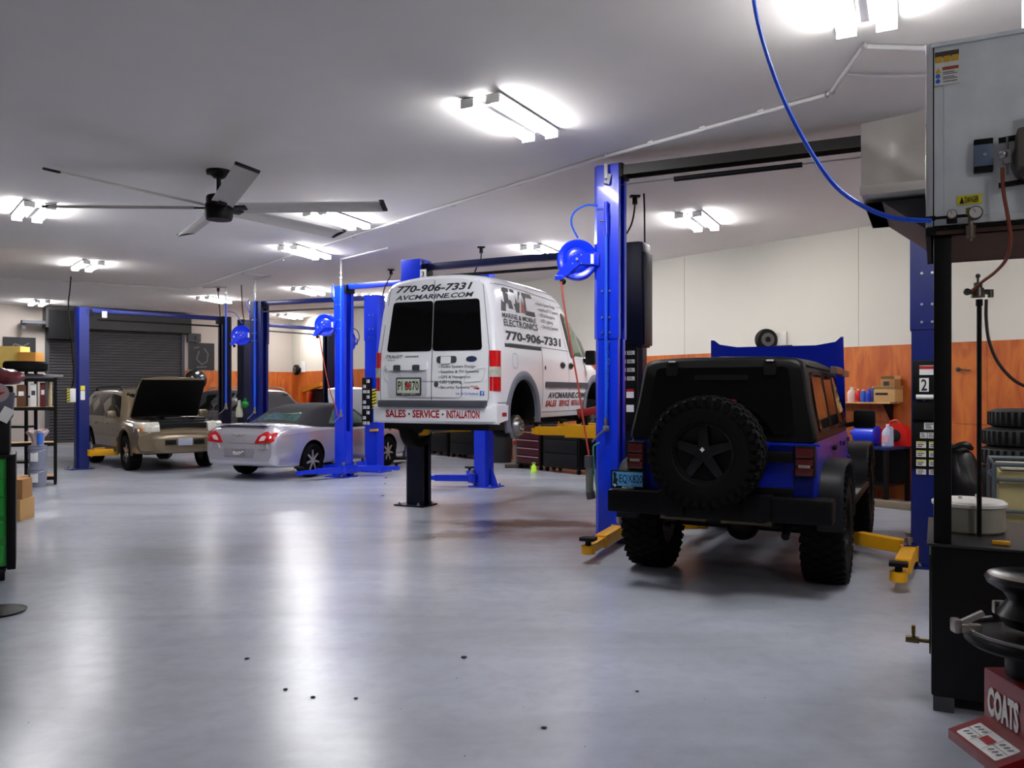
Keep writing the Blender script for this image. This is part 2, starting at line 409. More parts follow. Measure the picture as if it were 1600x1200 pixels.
# ================================================================ the setting
def floor_mat():
    m = bpy.data.materials.new('painted_concrete'); m.use_nodes = True; nt = m.node_tree; N = nt.nodes; L = nt.links
    b = N['Principled BSDF']; tc = N.new('ShaderNodeTexCoord')
    def noise(sc_, det, vec=None, rough=0.5, dist=0):
        n = N.new('ShaderNodeTexNoise'); n.inputs['Scale'].default_value = sc_; n.inputs['Detail'].default_value = det
        n.inputs['Roughness'].default_value = rough; n.inputs['Distortion'].default_value = dist
        L.new(vec or tc.outputs['Object'], n.inputs['Vector']); return n
    def ramp(src, a, c, ca=(0, 0, 0, 1), cb=(1, 1, 1, 1)):
        r = N.new('ShaderNodeValToRGB'); r.color_ramp.elements[0].position = a; r.color_ramp.elements[1].position = c
        r.color_ramp.elements[0].color = ca; r.color_ramp.elements[1].color = cb; L.new(src, r.inputs[0]); return r
    def mix(f, a, c):
        x = N.new('ShaderNodeMix'); x.data_type = 'RGBA'
        for s, v in ((0, f), (6, a), (7, c)):
            if hasattr(v, 'is_linked'): L.new(v, x.inputs[s])
            else: x.inputs[s].default_value = v
        return x.outputs[2]
    n1 = noise(0.55, 6, rough=0.5, dist=0.3)
    base = ramp(n1.outputs['Fac'], 0.3, 0.72, rgb(152, 157, 168), rgb(174, 179, 190)).outputs[0]
    # traffic dirt: long smears
    mp = N.new('ShaderNodeMapping'); mp.inputs['Scale'].default_value = (0.35, 1.6, 1); mp.inputs['Rotation'].default_value = (0, 0, 0.2)
    L.new(tc.outputs['Object'], mp.inputs[0])
    n2 = noise(0.9, 7, mp.outputs[0], 0.55, 0.4); d = ramp(n2.outputs['Fac'], 0.45, 0.95)
    md = N.new('ShaderNodeMath'); md.operation = 'MULTIPLY'; md.inputs[1].default_value = 0.55; L.new(d.outputs[0], md.inputs[0])
    col = mix(md.outputs[0], base, rgb(112, 104, 106))
    # oily smear in the bay under the van and to its near side
    def blob(cx, cy, rx, ry, rot, amt, colr, c_in):
        m1 = N.new('ShaderNodeMapping'); m1.vector_type = 'TEXTURE'; m1.inputs['Location'].default_value = (cx, cy, 0)
        m1.inputs['Rotation'].default_value = (0, 0, rot); m1.inputs['Scale'].default_value = (rx, ry, 1)
        wob = N.new('ShaderNodeVectorMath'); wob.operation = 'MULTIPLY_ADD'; wob.inputs[1].default_value = (1.1, 1.1, 0)
        nn = noise(1.5, 4, None, 0.6); L.new(nn.outputs['Color'], wob.inputs[0]); sh = N.new('ShaderNodeVectorMath'); sh.operation = 'SUBTRACT'
        sh.inputs[1].default_value = (0.55, 0.55, 0)
        L.new(tc.outputs['Object'], wob.inputs[2]); L.new(wob.outputs[0], sh.inputs[0]); L.new(sh.outputs[0], m1.inputs[0])
        ln = N.new('ShaderNodeVectorMath'); ln.operation = 'LENGTH'; L.new(m1.outputs[0], ln.inputs[0])
        r = ramp(ln.outputs['Value'], 0.25, 1.0, (amt, amt, amt, 1), (0, 0, 0, 1)); return mix(r.outputs[0], c_in, colr)
    col = blob(0.15, 10.7, 1.7, 0.42, -0.15, 0.95, rgb(45, 42, 46), col)
    col = blob(-0.5, 10.0, 1.5, 0.42, 0.5, 0.75, rgb(62, 52, 50), col)
    col = blob(0.5, 9.8, 1.4, 0.45, 0.2, 0.6, rgb(85, 60, 52), col)
    col = blob(-0.9, 9.0, 1.6, 0.7, 0.1, 0.25, rgb(120, 104, 92), col)
    col = blob(-3.2, 8.7, 1.9, 0.7, 0.2, 0.35, rgb(110, 104, 110), col)
    col = blob(-2.0, 12.2, 2.2, 1.0, 0.4, 0.25, rgb(140, 128, 120), col)
    col = blob(-1.0, 6.6, 1.8, 0.5, -0.3, 0.18, rgb(132, 128, 132), col)
    col = blob(1.8, 5.6, 1.4, 0.5, 0.2, 0.18, rgb(130, 126, 128), col)
    n6 = noise(7, 6, None, 0.6, 0.3); g6 = ramp(n6.outputs['Fac'], 0.42, 0.75, (0, 0, 0, 1), (.30, .30, .30, 1)); col = mix(g6.outputs[0], col, rgb(132, 134, 144))
    # specks of dirt
    n3 = noise(38, 2, None, 0.4); sp = ramp(n3.outputs['Fac'], 0.775, 0.79); col = mix(sp.outputs[0], col, rgb(60, 58, 60))
    L.new(col, b.inputs['Base Color'])
    b.inputs['Roughness'].default_value = 0.27
    n5 = noise(2.3, 4, rough=0.5); bp = N.new('ShaderNodeBump'); bp.inputs['Strength'].default_value = 0.22; bp.inputs['Distance'].default_value = 0.01
    L.new(n5.outputs['Fac'], bp.inputs['Height']); L.new(bp.outputs[0], b.inputs['Normal'])
    b.inputs['Specular IOR Level'].default_value = 0.6
    return m
def wood_mat(name='plywood', c0=rgb(168, 74, 18), c1=rgb(204, 112, 38)):
    m = bpy.data.materials.new(name); m.use_nodes = True; nt = m.node_tree; N = nt.nodes; L = nt.links; b = N['Principled BSDF']
    tc = N.new('ShaderNodeTexCoord')
    mp = N.new('ShaderNodeMapping'); mp.inputs['Scale'].default_value = (2.2, 2.2, 0.45); L.new(tc.outputs['Object'], mp.inputs[0])
    n = N.new('ShaderNodeTexNoise'); n.inputs['Scale'].default_value = 2.2; n.inputs['Detail'].default_value = 6; n.inputs['Distortion'].default_value = 1.8
    L.new(mp.outputs[0], n.inputs['Vector'])
    r = N.new('ShaderNodeValToRGB'); r.color_ramp.elements[0].position = 0.32; r.color_ramp.elements[1].position = 0.68
    r.color_ramp.elements[0].color = c0; r.color_ramp.elements[1].color = c1; L.new(n.outputs['Fac'], r.inputs[0])
    v = N.new('ShaderNodeTexVoronoi'); v.inputs['Scale'].default_value = 1.5; L.new(tc.outputs['Object'], v.inputs['Vector'])
    k = N.new('ShaderNodeValToRGB'); k.color_ramp.elements[0].position = 0.05; k.color_ramp.elements[1].position = 0.11
    k.color_ramp.elements[0].color = (1, 1, 1, 1); k.color_ramp.elements[1].color = (0, 0, 0, 1); L.new(v.outputs['Distance'], k.inputs[0])
    x = N.new('ShaderNodeMix'); x.data_type = 'RGBA'; L.new(k.outputs[0], x.inputs[0]); L.new(r.outputs[0], x.inputs[6]); x.inputs[7].default_value = rgb(110, 48, 16)
    L.new(x.outputs[2], b.inputs['Base Color']); b.inputs['Roughness'].default_value = 0.55
    return m
FLOORM = floor_mat(); PLY = wood_mat(); PINE = wood_mat('pine_board', rgb(190, 140, 85), rgb(225, 185, 130))
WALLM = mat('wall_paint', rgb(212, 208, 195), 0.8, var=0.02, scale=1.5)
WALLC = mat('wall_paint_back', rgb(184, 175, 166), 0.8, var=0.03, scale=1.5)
CEILM = mat('ceiling_paint', rgb(232, 229, 225), 0.8, var=0.03, scale=3, bump=0.15)

A0, B0 = -7.0, -1.6
b = B(); b.prism([tuple(R(A0, B0).xy), tuple(R(A0, BW).xy), tuple(R(AW, BW).xy), tuple(R(AW, B0).xy)], 'Z', -0.15, 0); struct('floor', b, FLOORM)
b = B(); b.prism([tuple(R(A0-.2, B0-.2).xy), tuple(R(A0-.2, BW+.2).xy), tuple(R(AW+.2, BW+.2).xy), tuple(R(AW+.2, B0-.2).xy)], 'Z', CEIL, CEIL+0.15); struct('ceiling', b, CEILM)
def room_box(b, a0, a1, b0, b1, z0, z1):
    p = [R(a0, b0), R(a0, b1), R(a1, b1), R(a1, b0)]; b.prism([tuple(q.xy) for q in p], 'Z', z0, z1)
for nm, q, m_ in (('wall_right', (A0, AW, BW, BW+.2), WALLM), ('wall_left', (A0, AW, B0-.2, B0), mat('wall_paint_left', rgb(120, 116, 112), 0.8)), ('wall_front', (A0-.2, A0, B0-.2, BW+.2), mat('wall_paint_front', rgb(58, 57, 60), 0.8)), ('wall_back', (AW, AW+.2, B0-.2, BW+.2), WALLC)):  # unseen left and front walls are darkened to cut fill light and reflections
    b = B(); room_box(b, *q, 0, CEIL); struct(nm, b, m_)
# seams between the wall panels
b = B()
a = 1.1+1.22*2
while a < AW-0.3:
    room_box(b, a, a+0.006, BW-0.003, BW, 2.45, CEIL-0.01); a += 3.66
struct('trim_1', b, mat('wall_seam_grey', rgb(150, 146, 136), 0.9))
# plywood wainscot, 8 ft high
b = B(); a = A0+.02
while a < AW-0.03:
    a2 = min(a+2.435, AW-0.02); room_box(b, a, a2, BW-0.018, BW-0.001, 0.0, 1.218); room_box(b, a, a2, BW-0.018, BW-0.001, 1.222, 2.44); a += 2.44
struct('trim_2', b, PLY)
def backspan(px):                              # b coordinate on the back wall at a frame column
    k = (px-800)/F; Y = AW/(math.cos(TH)-k*math.sin(TH)); return toR(V(k*Y, Y, 0))[1]
bd0, bd1 = backspan(73), backspan(284)
b = B(); room_box(b, AW-0.018, AW-0.001, bd1+0.12, BW-0.02, 0.0, 2.44); struct('trim_3', b, PLY)
# ---- roll-up door
DOORM = mat('shutter_grey_paint', rgb(66, 64, 66), 0.5, var=0.08)
b = B(); z = 0.07; pts = []
while z < 3.75:
    pts += [(0.0, z), (0.028, z+0.025), (0.028, z+0.055), (0.0, z+0.08)]; z += 0.092
n0 = [R(AW-0.10-d, bd0+.03, zz) for d, zz in pts]; n1 = [R(AW-0.10-d, bd1-.03, zz) for d, zz in pts]
b.grid([n0, n1]); dr = struct('door_1', b, DOORM, smooth=0)
b = B(); room_box(b, AW-0.16, AW-0.05, bd0+.03, bd1-.03, 0.0, 0.075); obj('bottom_bar', b, mat('door_bar', rgb(150, 146, 140), 0.5), dr)
for bb in (bd0, bd1-0.0):
    b = B(); room_box(b, AW-0.17, AW-0.002, bb-0.05, bb+0.05, 0, 3.8); obj('guide_rail', b, DGREY, dr)
b = B(); room_box(b, AW-0.62, AW-0.002, bd0-0.12, bd1+0.14, 3.70, 4.34); obj('roll_housing', b, mat('housing_dark', rgb(38, 35, 36), 0.5), dr)
b = B(); room_box(b, AW-0.55, AW-0.2, bd0-0.75, bd0-0.12, 3.80, 3.90); room_box(b, AW-0.45, AW-0.30, bd0-0.75, bd0-0.65, 3.62, 3.9); obj('shaft_bracket', b, DGREY, dr)
b = B(); room_box(b, AW-0.66, AW-0.1, bd0-.05, bd0+0.85, 3.35, 4.25); obj('door_operator', b, BLK, dr)

# ================================================================ lamps
def lamp_proto():
    t = thing('ceiling_light', 'lamp', 'ceiling light')
    b = B(); b.box((0, 0, -0.02), (0.09, 0.86, 0.03), bev=0.006); b.box((0, 0.0, -0.055), (0.06, 0.9, 0.03), bev=0.005)
    for s in (-1, 1): b.box((s*0.135, 0, -0.022), (0.15, 1.22, 0.012), bev=0.004)
    obj('housing', b, LAMPM, t)
    for s in (-1, 1):
        b = B(); pr = [(s*0.135+0.066*math.cos(a), -0.062+0.036*math.sin(a)) for a in [2*PI*k/12 for k in range(12)]]
        b.prism(pr, 'Y', -0.59, 0.59); o = obj('tube', b, TUBE, t, 40)
        for e in (-1, 1):
            b = B(); b.box((s*0.135, e*0.6, -0.062), (0.14, 0.025, 0.08), bev=0.004); obj('end_cap', b, WHITE, o)
    return t
lp = lamp_proto(); lamps_done = [0]
def lamp(x, y, ang, label):
    o = lp if not lamps_done[0] else copy_tree(lp); lamps_done[0] += 1
    o.location = (x, y, CEIL); o.rotation_euler.z = ang; o['label'] = label; o['group'] = 'twin tube ceiling lights'
def lampP(px, py, ang, label):
    p = P(px, py, F*(CEIL-0.06-EYE)/(HOR-py)); lamp(p.x, p.y, math.radians(ang), label)
lampP(800, 187, -29, 'large bright twin tube ceiling light nearest above the van')
lampP(1346, -10, -26, 'twin tube light at the top edge above the blue ceiling hose')
lampP(1090, 347, -26, 'twin tube ceiling light hanging right of the tall near lift post')
lampP(528, 344, -22, 'twin tube light behind the right blades of the ceiling fan')
lampP(477, 395, -18, 'twin tube light between the fan and the long white pipe')
lampP(335, 469, -12, 'flat looking far twin tube light above the left middle lift posts')
lampP(482, 456, -12, 'far twin tube light behind the beam of the middle lift')
lampP(453, 495, -12, 'farthest right twin tube light, low between the blue lift posts')
lampP(848, 394, -24, 'twin tube light seen behind the crossbeam over the van')
lampP(585, 466, -20, 'small twin tube light glimpsed left of the van roof')
lampP(52, 332, 38, 'nearest twin tube light of the left row, at the left edge')
lampP(137, 416, 38, 'middle twin tube light of the left row, beneath a fan blade')
lampP(61, 474, 38, 'farthest twin tube light of the left row, before the roll-up door')
for q in (R(-3, 1.5), R(-3.5, 6.0), R(-3.5, 10.5), R(2.0, 10.8)):
    lamp(q.x, q.y, TH, 'twin tube ceiling light behind the viewpoint, beyond the frame')

# ================================================================ ceiling fan
fc = P(342, 267, F*(CEIL-EYE)/(HOR-267)); fan = thing('ceiling_fan', 'large six blade ceiling fan with black hub and pale grey blades', 'ceiling fan', (fc.x, fc.y, CEIL))
b = B()
b.lathe([(0.0, 0), (0.15, 0), (0.15, -0.03), (0.10, -0.055), (0.06, -0.09), (0.0, -0.09)], seg=24)
for k in range(8): b.cyl((0.13*math.cos(k*PI/4), 0.13*math.sin(k*PI/4), -0.045), (0.13*math.cos(k*PI/4), 0.13*math.sin(k*PI/4), 0), 0.02, seg=8)
obj('canopy', b, BLK, fan)
b = B(); b.cyl((0, 0, -0.32), (0, 0, -0.02), 0.028); obj('rod', b, BLK, fan)
b = B(); b.lathe([(0, -0.28), (0.08, -0.29), (0.14, -0.31), (0.15, -0.33), (0.15, -0.40), (0.165, -0.42), (0.165, -0.56), (0.15, -0.60), (0.0, -0.60)], seg=32); obj('motor_hub', b, BLK, fan)
BLADE = mat('fan_blade_grey', rgb(190, 186, 180), 0.5)
for k in range(6):
    a = math.radians(-3+60*k+(5 if k in (2, 3) else 0))
    m = Matrix.Rotation(a, 4, 'Z') @ Matrix.Translation((0, 0, -0.455)) @ Matrix.Rotation(math.radians(-15), 4, 'X')
    b = B(); rows = []
    for x in (0.28, 0.6, 1.2, 1.9, 2.02):
        wd = 0.25; rows.append([m @ V(x, wd*(t-0.5), 0.018*(1-(2*t-1)**2)+0.004) for t in (0, .2, .4, .6, .8, 1)])
    rings = [r+[p-V(0, 0, 0.012) for p in r[::-1]] for r in rows]
    vr = [[b.bm.verts.new(p) for p in r] for r in rings]
    for A_, C_ in zip(vr, vr[1:]):
        for q in range(12): b.bm.faces.new((A_[q], A_[(q+1) % 12], C_[(q+1) % 12], C_[q]))
    b.bm.faces.new(vr[0][::-1]); b.bm.faces.new(vr[-1])
    bl = obj('blade', b, BLADE, fan)
    sol = None
    b = B(); vs = b.box((2.03, 0, 0.008), (0.06, 0.255, 0.028), bev=0.008); b.xf(vs, m); obj('blade_tip', b, BLK, bl)
    b = B(); vs = b.box((0.24, 0, 0.0), (0.20, 0.10, 0.02), bev=0.004); b.xf(vs, m); obj('blade_arm', b, BLKM, bl)

# ================================================================ ceiling pipes, cords
def pipe(name, pts, r, m_, label, cat, group=None, fit=None, n=1):
    b = B(); b.tube(pts if n == 1 else smoothpts(pts, n), r, 10)
    if fit:
        for p, q in zip(pts, pts[1:]):
            for e in (p, q): b.sph(e, r*1.45, seg=10)
    return one(name, b, m_, label, cat, group=group)
def C(px, py, dz=0.0): p = P(px, py, F*(CEIL-0.03-EYE)/(HOR-py)); p.z = CEIL-0.03-dz; return p
mainpipe = [C(1445, 76), C(1350, 72), C(1300, 143), C(1292, 148), C(945, 245), C(620, 346), C(296, 452)]
mp_ = pipe('ceiling_pipe', mainpipe, 0.02, PVC, 'long white air pipe running along the ceiling towards the near lift post', 'pipe', fit=True)
b = B()
for i in range(1, 14):
    p = mainpipe[4].lerp(mainpipe[6], (i-4)/10) if i > 4 else mainpipe[3].lerp(mainpipe[4], i/4)
    b.box((p.x, p.y, CEIL-0.025), (0.03, 0.07, 0.05), rz=TH)
obj('pipe_clip', b, PVC, mp_)
pipe('ceiling_pipe', [C(296, 452), C(150, 443), C(-60, 430)], 0.018, PVC, 'white ceiling pipe crossing left in front of the roll-up door', 'pipe', fit=True)
pipe('ceiling_pipe', [C(1322, 116), C(1380, 119), C(1462, 119)], 0.016, PVC, 'short white ceiling pipe just above the metal outlet hood of the heater', 'pipe')
pipe('ceiling_pipe', [C(607, 387), C(533, 405), C(533, 405, 0.28)], 0.018, PVC, 'white ceiling branch pipe ending above the bright middle post', 'pipe', fit=True)
pipe('ceiling_pipe', [C(378, 427), C(421, 431), C(399, 437), C(399, 437, 0.25)], 0.016, PVC, 'white ceiling branch pipe above the second blue post from the door', 'pipe', fit=True)
pipe('ceiling_pipe', [C(318, 449), C(354, 449), C(354, 449, 0.3)], 0.016, PVC, 'white ceiling branch pipe beside the roll-up door lift', 'pipe', fit=True)
def ceil_cord(px, py, ends, label):
    """receptacle on the ceiling and the cord hanging from it; ends = (px,py,Y) of the free end and bends"""
    t = thing('ceiling_outlet', label, 'outlet', C(px, py)+V(0, 0, .03)); o = t.location
    b = B(); b.box((0, 0, -0.012), (0.14, 0.10, 0.024), bev=0.004); b.cyl((0, 0, -0.12), (0, 0, -0.02), 0.035); obj('plug', b, BLK, t)
    pts = [V(0, 0, -0.1)]+[P(*e)-V(*o) for e in ends]
    b = B(); b.tube(smoothpts(pts, 6), 0.012, 8); obj('cord', b, BLK, t); return t
ceil_cord(992, 309, [(991, 330, 11.2), (986, 352, 11.0), (972, 376, 10.95)], 'black plug and cord on the ceiling right of the near post')
ceil_cord(752, 388, [(751, 405, 14.9), (744, 420, 14.8), (738, 436, 14.8)], 'black ceiling plug and cord above the van roof')
ceil_cord(611, 423, [(610, 432, 15.8), (602, 447, 16), (598, 462, 16.4)], 'black ceiling plug and cord left of the van roof')
ceil_cord(341, 450, [(341, 462, 20.8), (343, 480, 20.6), (344, 494, 20.3)], 'black ceiling plug and cord above the right post of the roll-up door lift')
pipe('power_cord', [C(1006, 306)+V(0, 0, .03), P(1007, 330, 11.3), P(1008, 400, 11.2), P(1013, 425, 11.1), P(1009, 470, 11.05), P(1012, 520, 11.0), P(1007, 556, 11.0)], 0.012, BLK,
     'black cord hanging from the ceiling down beside the tall black power unit', 'cord', n=5)
pipe('power_cord', [C(111, 434)+V(0, 0, .03), P(109, 455, 19.1), P(107, 480, 18.8), P(112, 540, 18.6), P(115, 590, 18.5), P(110, 610, 18.5)], 0.013, BLK,
     'black cord hanging from the ceiling left of the wide navy post', 'cord', n=5)
pipe('power_cord', [C(377, 447)+V(0, 0, .03), P(378, 465, 21.4), P(379, 485, 21.6), P(382, 503, 22.4)], 0.013, BLK,
     'thin black cord dropping from the ceiling over the left middle hose reel', 'cord', n=5)
# ================================================================ two-post lifts
def column(b, x, inward, z0, z1, wd=0.28, dp=0.26, t=0.016, g=0.0):
    """C-shaped steel column opening towards the other column, with clipped corners"""
    hw, hd, c = wd/2+g, dp/2+g, 0.045
    o = [(hw*1.0, -hd), (-hw+c, -hd), (-hw, -hd+c), (-hw, hd-c), (-hw+c, hd), (hw, hd), (hw, hd-0.075), (hw-t, hd-0.075), (hw-t, hd-t), (-hw+c+t*.4, hd-t),
         (-hw+t, hd-c-t*.4), (-hw+t, -hd+c+t*.4), (-hw+c+t*.4, -hd+t), (hw-t, -hd+t), (hw-t, -hd+0.075), (hw, -hd+0.075)]
    o = [(x+p[0]*inward, p[1]) for p in o]
    if inward < 0: o = o[::-1]
    b.prism(o, 'Z', z0, z1)
def two_post_lift(label, PL, PR, top, m_cols, carr, arms, arm_mat, ext=None, beam='box', beam_mat=None, beam_z=None, group=None, wd=0.28, carr_mat=None, base=True, wedge=False, ak=1.0, bw=0.50):
    PL, PR = Vector(PL), Vector(PR); d = PR-PL; S = d.length; ang = math.atan2(d.y, d.x)
    t = thing('two_post_lift', label, 'car lift', (PL.x, PL.y, 0), ang, group)
    for side, x in ((1, 0.0), (-1, S)):
        m_ = m_cols[0 if side > 0 else 1]
        b = B(); column(b, x, side, 0.02, ext or top, wd); cobj = obj('column', b, m_, t, 30)
        if ext:
            b = B(); column(b, x, side, ext-0.12, top, wd, g=0.012)
            obj('column_extension', b, m_, t, 30)
            for zz in (ext+0.12, ext+0.42, ext-0.05):
                for xx in (-0.04, 0.05): b = B(); b.cyl((x+xx*side, -0.140, zz), (x+xx*side, -0.16, zz), 0.013, seg=8); obj('bolt', b, STEEL, cobj)
        if base:
            b = B(); b.box((x-0.04*side, 0, 0.011), (bw, 0.42, 0.022), bev=0.004)
            if wedge:
                b.prism([(x-0.16*side, 0.02), (x-0.28*side, 0.02), (x-0.15*side, 0.35)], 'Y', -0.02, 0.02)
            bp = obj('base_plate', b, m_, t)
            for xx in (-bw/2+0.03, bw/2-0.13):
                for yy in (-0.17, 0.17): b = B(); b.cyl((x+xx*side, yy, 0.02), (x+xx*side, yy, 0.06), 0.014, seg=8); b.cyl((x+xx*side, yy, 0.022), (x+xx*side, yy, 0.04), 0.024, seg=6); obj('anchor_bolt', b, STEEL, bp)
        cz = carr
        b = B(); b.box((x+0.035*side, 0, cz+0.38), (0.20, 0.20, 0.74), bev=0.01); b.box((x+0.15*side, 0, cz), (0.12, 0.40, 0.16), bev=0.01); b.box((x+0.13*side, 0, cz+0.40), (0.03, 0.16, 0.62), bev=0.005)
        obj('carriage', b, carr_mat or m_, t)
        for yy in (-0.16, 0.16): b = B(); b.cyl((x+0.16*side, yy, cz-0.10), (x+0.16*side, yy, cz+0.12), 0.022, seg=12); b.cyl((x+0.16*side, yy, cz+0.10), (x+0.16*side, yy, cz+0.15), 0.035, seg=12); obj('arm_pin', b, STEEL, t)
    for (which, tx, ty) in arms:
        x, side = (0.0, 1) if which == 'L' else (S, -1)
        x += 0.16*side; y0 = 0.16*(1 if ty > 0 else -1); a0 = V(x, y0, carr); a1 = V(tx, ty, carr)
        dd = (a1-a0); mid = a0+dd*0.62
        b = B(); b.bar(a0-dd.normalized()*0.05, mid, 0.13, 0.11*ak, bev=0.006); b.cyl(a0+V(0, 0, -.07), a0+V(0, 0, .07), 0.085, seg=20)
        g = V(-dd.y, dd.x, 0).normalized()
        aobj = obj('arm', b, arm_mat, t)
        b = B(); b.bar(mid-dd.normalized()*0.25, a1, 0.095, 0.075*ak, bev=0.005); b.cyl(a1+V(0, 0, -.045), a1+V(0, 0, .035), 0.07, seg=20)
        obj('arm_extension', b, arm_mat, aobj)
        b = B(); b.cyl(a1+V(0, 0, .03), a1+V(0, 0, .085), 0.03, seg=12); b.box(a1+V(0, 0, .10), (0.15, 0.13, 0.035), bev=0.008); obj('pad', b, BLK, aobj)
    bz = beam_z or top-0.09; bm_ = beam_mat or m_cols[0]
    b = B()
    if beam == 'channel':
        b.box((S/2, 0, bz), (S+0.1, 0.20, 0.012)); b.box((S/2, -0.10, bz-0.05), (S+0.1, 0.012, 0.11)); b.box((S/2, 0.10, bz-0.05), (S+0.1, 0.012, 0.11))
    else: b.box((S/2, 0, bz), (S+0.05, 0.11, 0.10), bev=0.008)
    bo = obj('crossbeam', b, bm_, t)
    for x in (0, S):
        b = B(); b.box((x+(0.12 if x == 0 else -0.12), 0, bz-0.05), (0.14, 0.26, 0.16), bev=0.008); obj('beam_bracket', b, BLK, bo)
    return t, S
def grd(px, base): return G(px, base)
# ---- near lift (the blue off-roader stands in it)
NL, NR = P(953, 845, 9.55), P(1449, 880, 8.12)
NL.z = NR.z = 0
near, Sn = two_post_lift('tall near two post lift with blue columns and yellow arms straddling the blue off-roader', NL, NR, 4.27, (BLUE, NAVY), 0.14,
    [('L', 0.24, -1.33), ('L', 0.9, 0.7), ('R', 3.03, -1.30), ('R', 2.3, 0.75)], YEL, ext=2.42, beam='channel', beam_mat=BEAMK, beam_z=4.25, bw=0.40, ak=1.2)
b = B(); b.cyl((0.12, 0, 4.06), (Sn-0.12, 0, 4.06), 0.008, seg=8); obj('shutoff_rod', b, STEEL, near)
b = B(); b.cyl((0.75, 0, 4.055), (2.1, 0, 4.055), 0.028, seg=12); obj('shutoff_pad', b, BLK, near)
b = B(); sf = Surf((0.012, -0.1325, 2.15), (0, 0, -1), (1, 0, 0), d=(0, 1, 0)); text(b, 'JohnBean', sf, -0.30, -0.03, 0.42, 0.035, bold=0.01); obj('lettering', b, mat('ink_pale_blue', rgb(95, 130, 215), 0.5), near)
def label_sheet(b_sf, parent, x0, z0, cells, y=-0.145):
    """warning plates on a column: cells=(x, z, w, h, material)"""
    for (x, z, w_, h_, m_) in cells:
        b = B(); b.box((x0+x, y, z0+z), (w_, 0.004, h_)); o = obj('warning_plate', b, m_, parent)
        b = B(); s_ = Surf((x0+x, y-0.002, z0+z), (1, 0, 0), (0, 0, 1))
        for k in range(3):
            hh = h_/2*0.6-k*h_*0.28; ribbon(b, [(-w_*0.38, hh), (w_*(0.1+0.09*((k*7+int(x*100)) % 3)), hh)], s_, h_*0.12, 0.5)
        obj('print', b, KBLACK if m_ is not KBLACK else KWHITE, o)
# control box and decals on the right column of the near lift
b = B(); b.box((Sn-0.03, -0.17, 1.82), (0.20, 0.09, 0.36), bev=0.008); b.box((Sn-0.03, -0.16, 1.52), (0.20, 0.05, 0.18), bev=0.008); cb = obj('control_box', b, BLK, near)
b = B(); s_ = Surf((Sn-0.02, -0.216, 1.80), (1, 0, 0), (0, 0, 1)); patch(b, rect(-0.05, 0.06, 0.07, 0.15), s_, 0.002, 1); obj('warning_label', b, KWHITE, cb)
b = B(); patch(b, rect(-0.05, 0.115, 0.07, 0.145), s_, 0.002, 1, extra=0.002); obj('label_header', b, KRED, cb)
b = B(); patch(b, rect(-0.05, -0.10, 0.03, 0.03), s_, 0.002, 1); nb = obj('number_card', b, KWHITE, cb)
b = B(); text(b, '2', s_, -0.035, -0.09, 0.015, 0.02, bold=0.02, extra=0.003); obj('numeral', b, KBLACK, nb)
b = B(); b.cyl((Sn-0.10, -0.215, 1.65), (Sn+0.05, -0.215, 1.65), 0.022, seg=12); obj('handle', b, WHITE, cb)
cells = [(0.02, 1.37, 0.10, 0.065, KWHITE), (-0.035, 1.28, 0.06, 0.055, KWHITE), (0.035, 1.28, 0.07, 0.055, KWHITE)]
for r_ in range(4):
    for c_ in (-0.055, 0.055): cells.append((c_, 1.19-r_*0.087, 0.085, 0.062 if r_ < 3 else 0.05, KWHITE))
label_sheet(None, near, Sn-0.0, 0.0, cells, y=-0.150)
b = B(); b.box((Sn, -0.14, 1.20), (0.27, 0.014, 0.5), bev=0.003); obj('decal_backing', b, BLK, near)
for r_ in range(3):
    for c_ in (-0.055, 0.055):
        b = B(); s_ = Surf((Sn+c_, -0.153, 1.19-r_*0.087+0.022), (1, 0, 0), (0, 0, 1)); patch(b, rect(-0.04, -0.006, 0.04, 0.006), s_, 0.002, 1); obj('label_header', b, KYEL, near)
b = B(); b.tube(smoothpts([(Sn-0.03, -0.16, 1.62), (Sn-0.045, -0.17, 1.54), (Sn-0.02, -0.165, 1.47)], 5), 0.014, 6); obj('pink_tape', b, mat('pink_tape', rgb(215, 130, 160), 0.6), near)
# ---- the lift carrying the van
VL, VR = P(653, 790, 12.45), P(990, 800, 10.9); VL.z = VR.z = 0
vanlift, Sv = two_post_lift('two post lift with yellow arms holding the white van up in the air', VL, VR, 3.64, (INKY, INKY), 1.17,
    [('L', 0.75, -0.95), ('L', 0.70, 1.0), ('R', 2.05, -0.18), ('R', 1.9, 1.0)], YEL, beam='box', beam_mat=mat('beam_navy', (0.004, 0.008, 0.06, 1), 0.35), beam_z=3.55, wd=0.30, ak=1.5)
b = B(); b.box((-0.02, 0, 3.48), (0.34, 0.34, 0.36), bev=0.01); obj('top_housing', b, BLUE, vanlift)
b = B(); b.cyl((0.2, -0.12, 3.38), (Sv-0.2, -0.12, 3.38), 0.022, seg=12); obj('shutoff_pad', b, BLK, vanlift)
b = B(); b.box((0.22, -0.19, 3.42), (0.10, 0.015, 0.14)); nc = obj('number_card', b, KWHITE, vanlift)
b = B(); text(b, '3', Surf((0.22, -0.198, 3.42), (1, 0, 0), (0, 0, 1)), -0.025, -0.04, 0.025, 0.04, bold=0.02); obj('numeral', b, KBLACK, nc)
b = B(); b.box((Sv, -0.02, 2.95), (0.36, 0.34, 1.35), bev=0.02); b.box((Sv+0.19, 0.0, 2.9), (0.03, 0.32, 1.2), bev=0.01); pu = obj('power_unit_cover', b, INKY, vanlift)
b = B(); b.box((Sv-0.02, -0.19, 1.78), (0.28, 0.06, 1.0), bev=0.01); obj('decal_backing', b, BLK, vanlift)
cells = [(c_, 2.20-r_*0.11, 0.10, 0.05, KWHITE) for r_ in range(4) for c_ in (-0.06, 0.06)]
label_sheet(None, vanlift, Sv-0.02, 0, cells, y=-0.222)
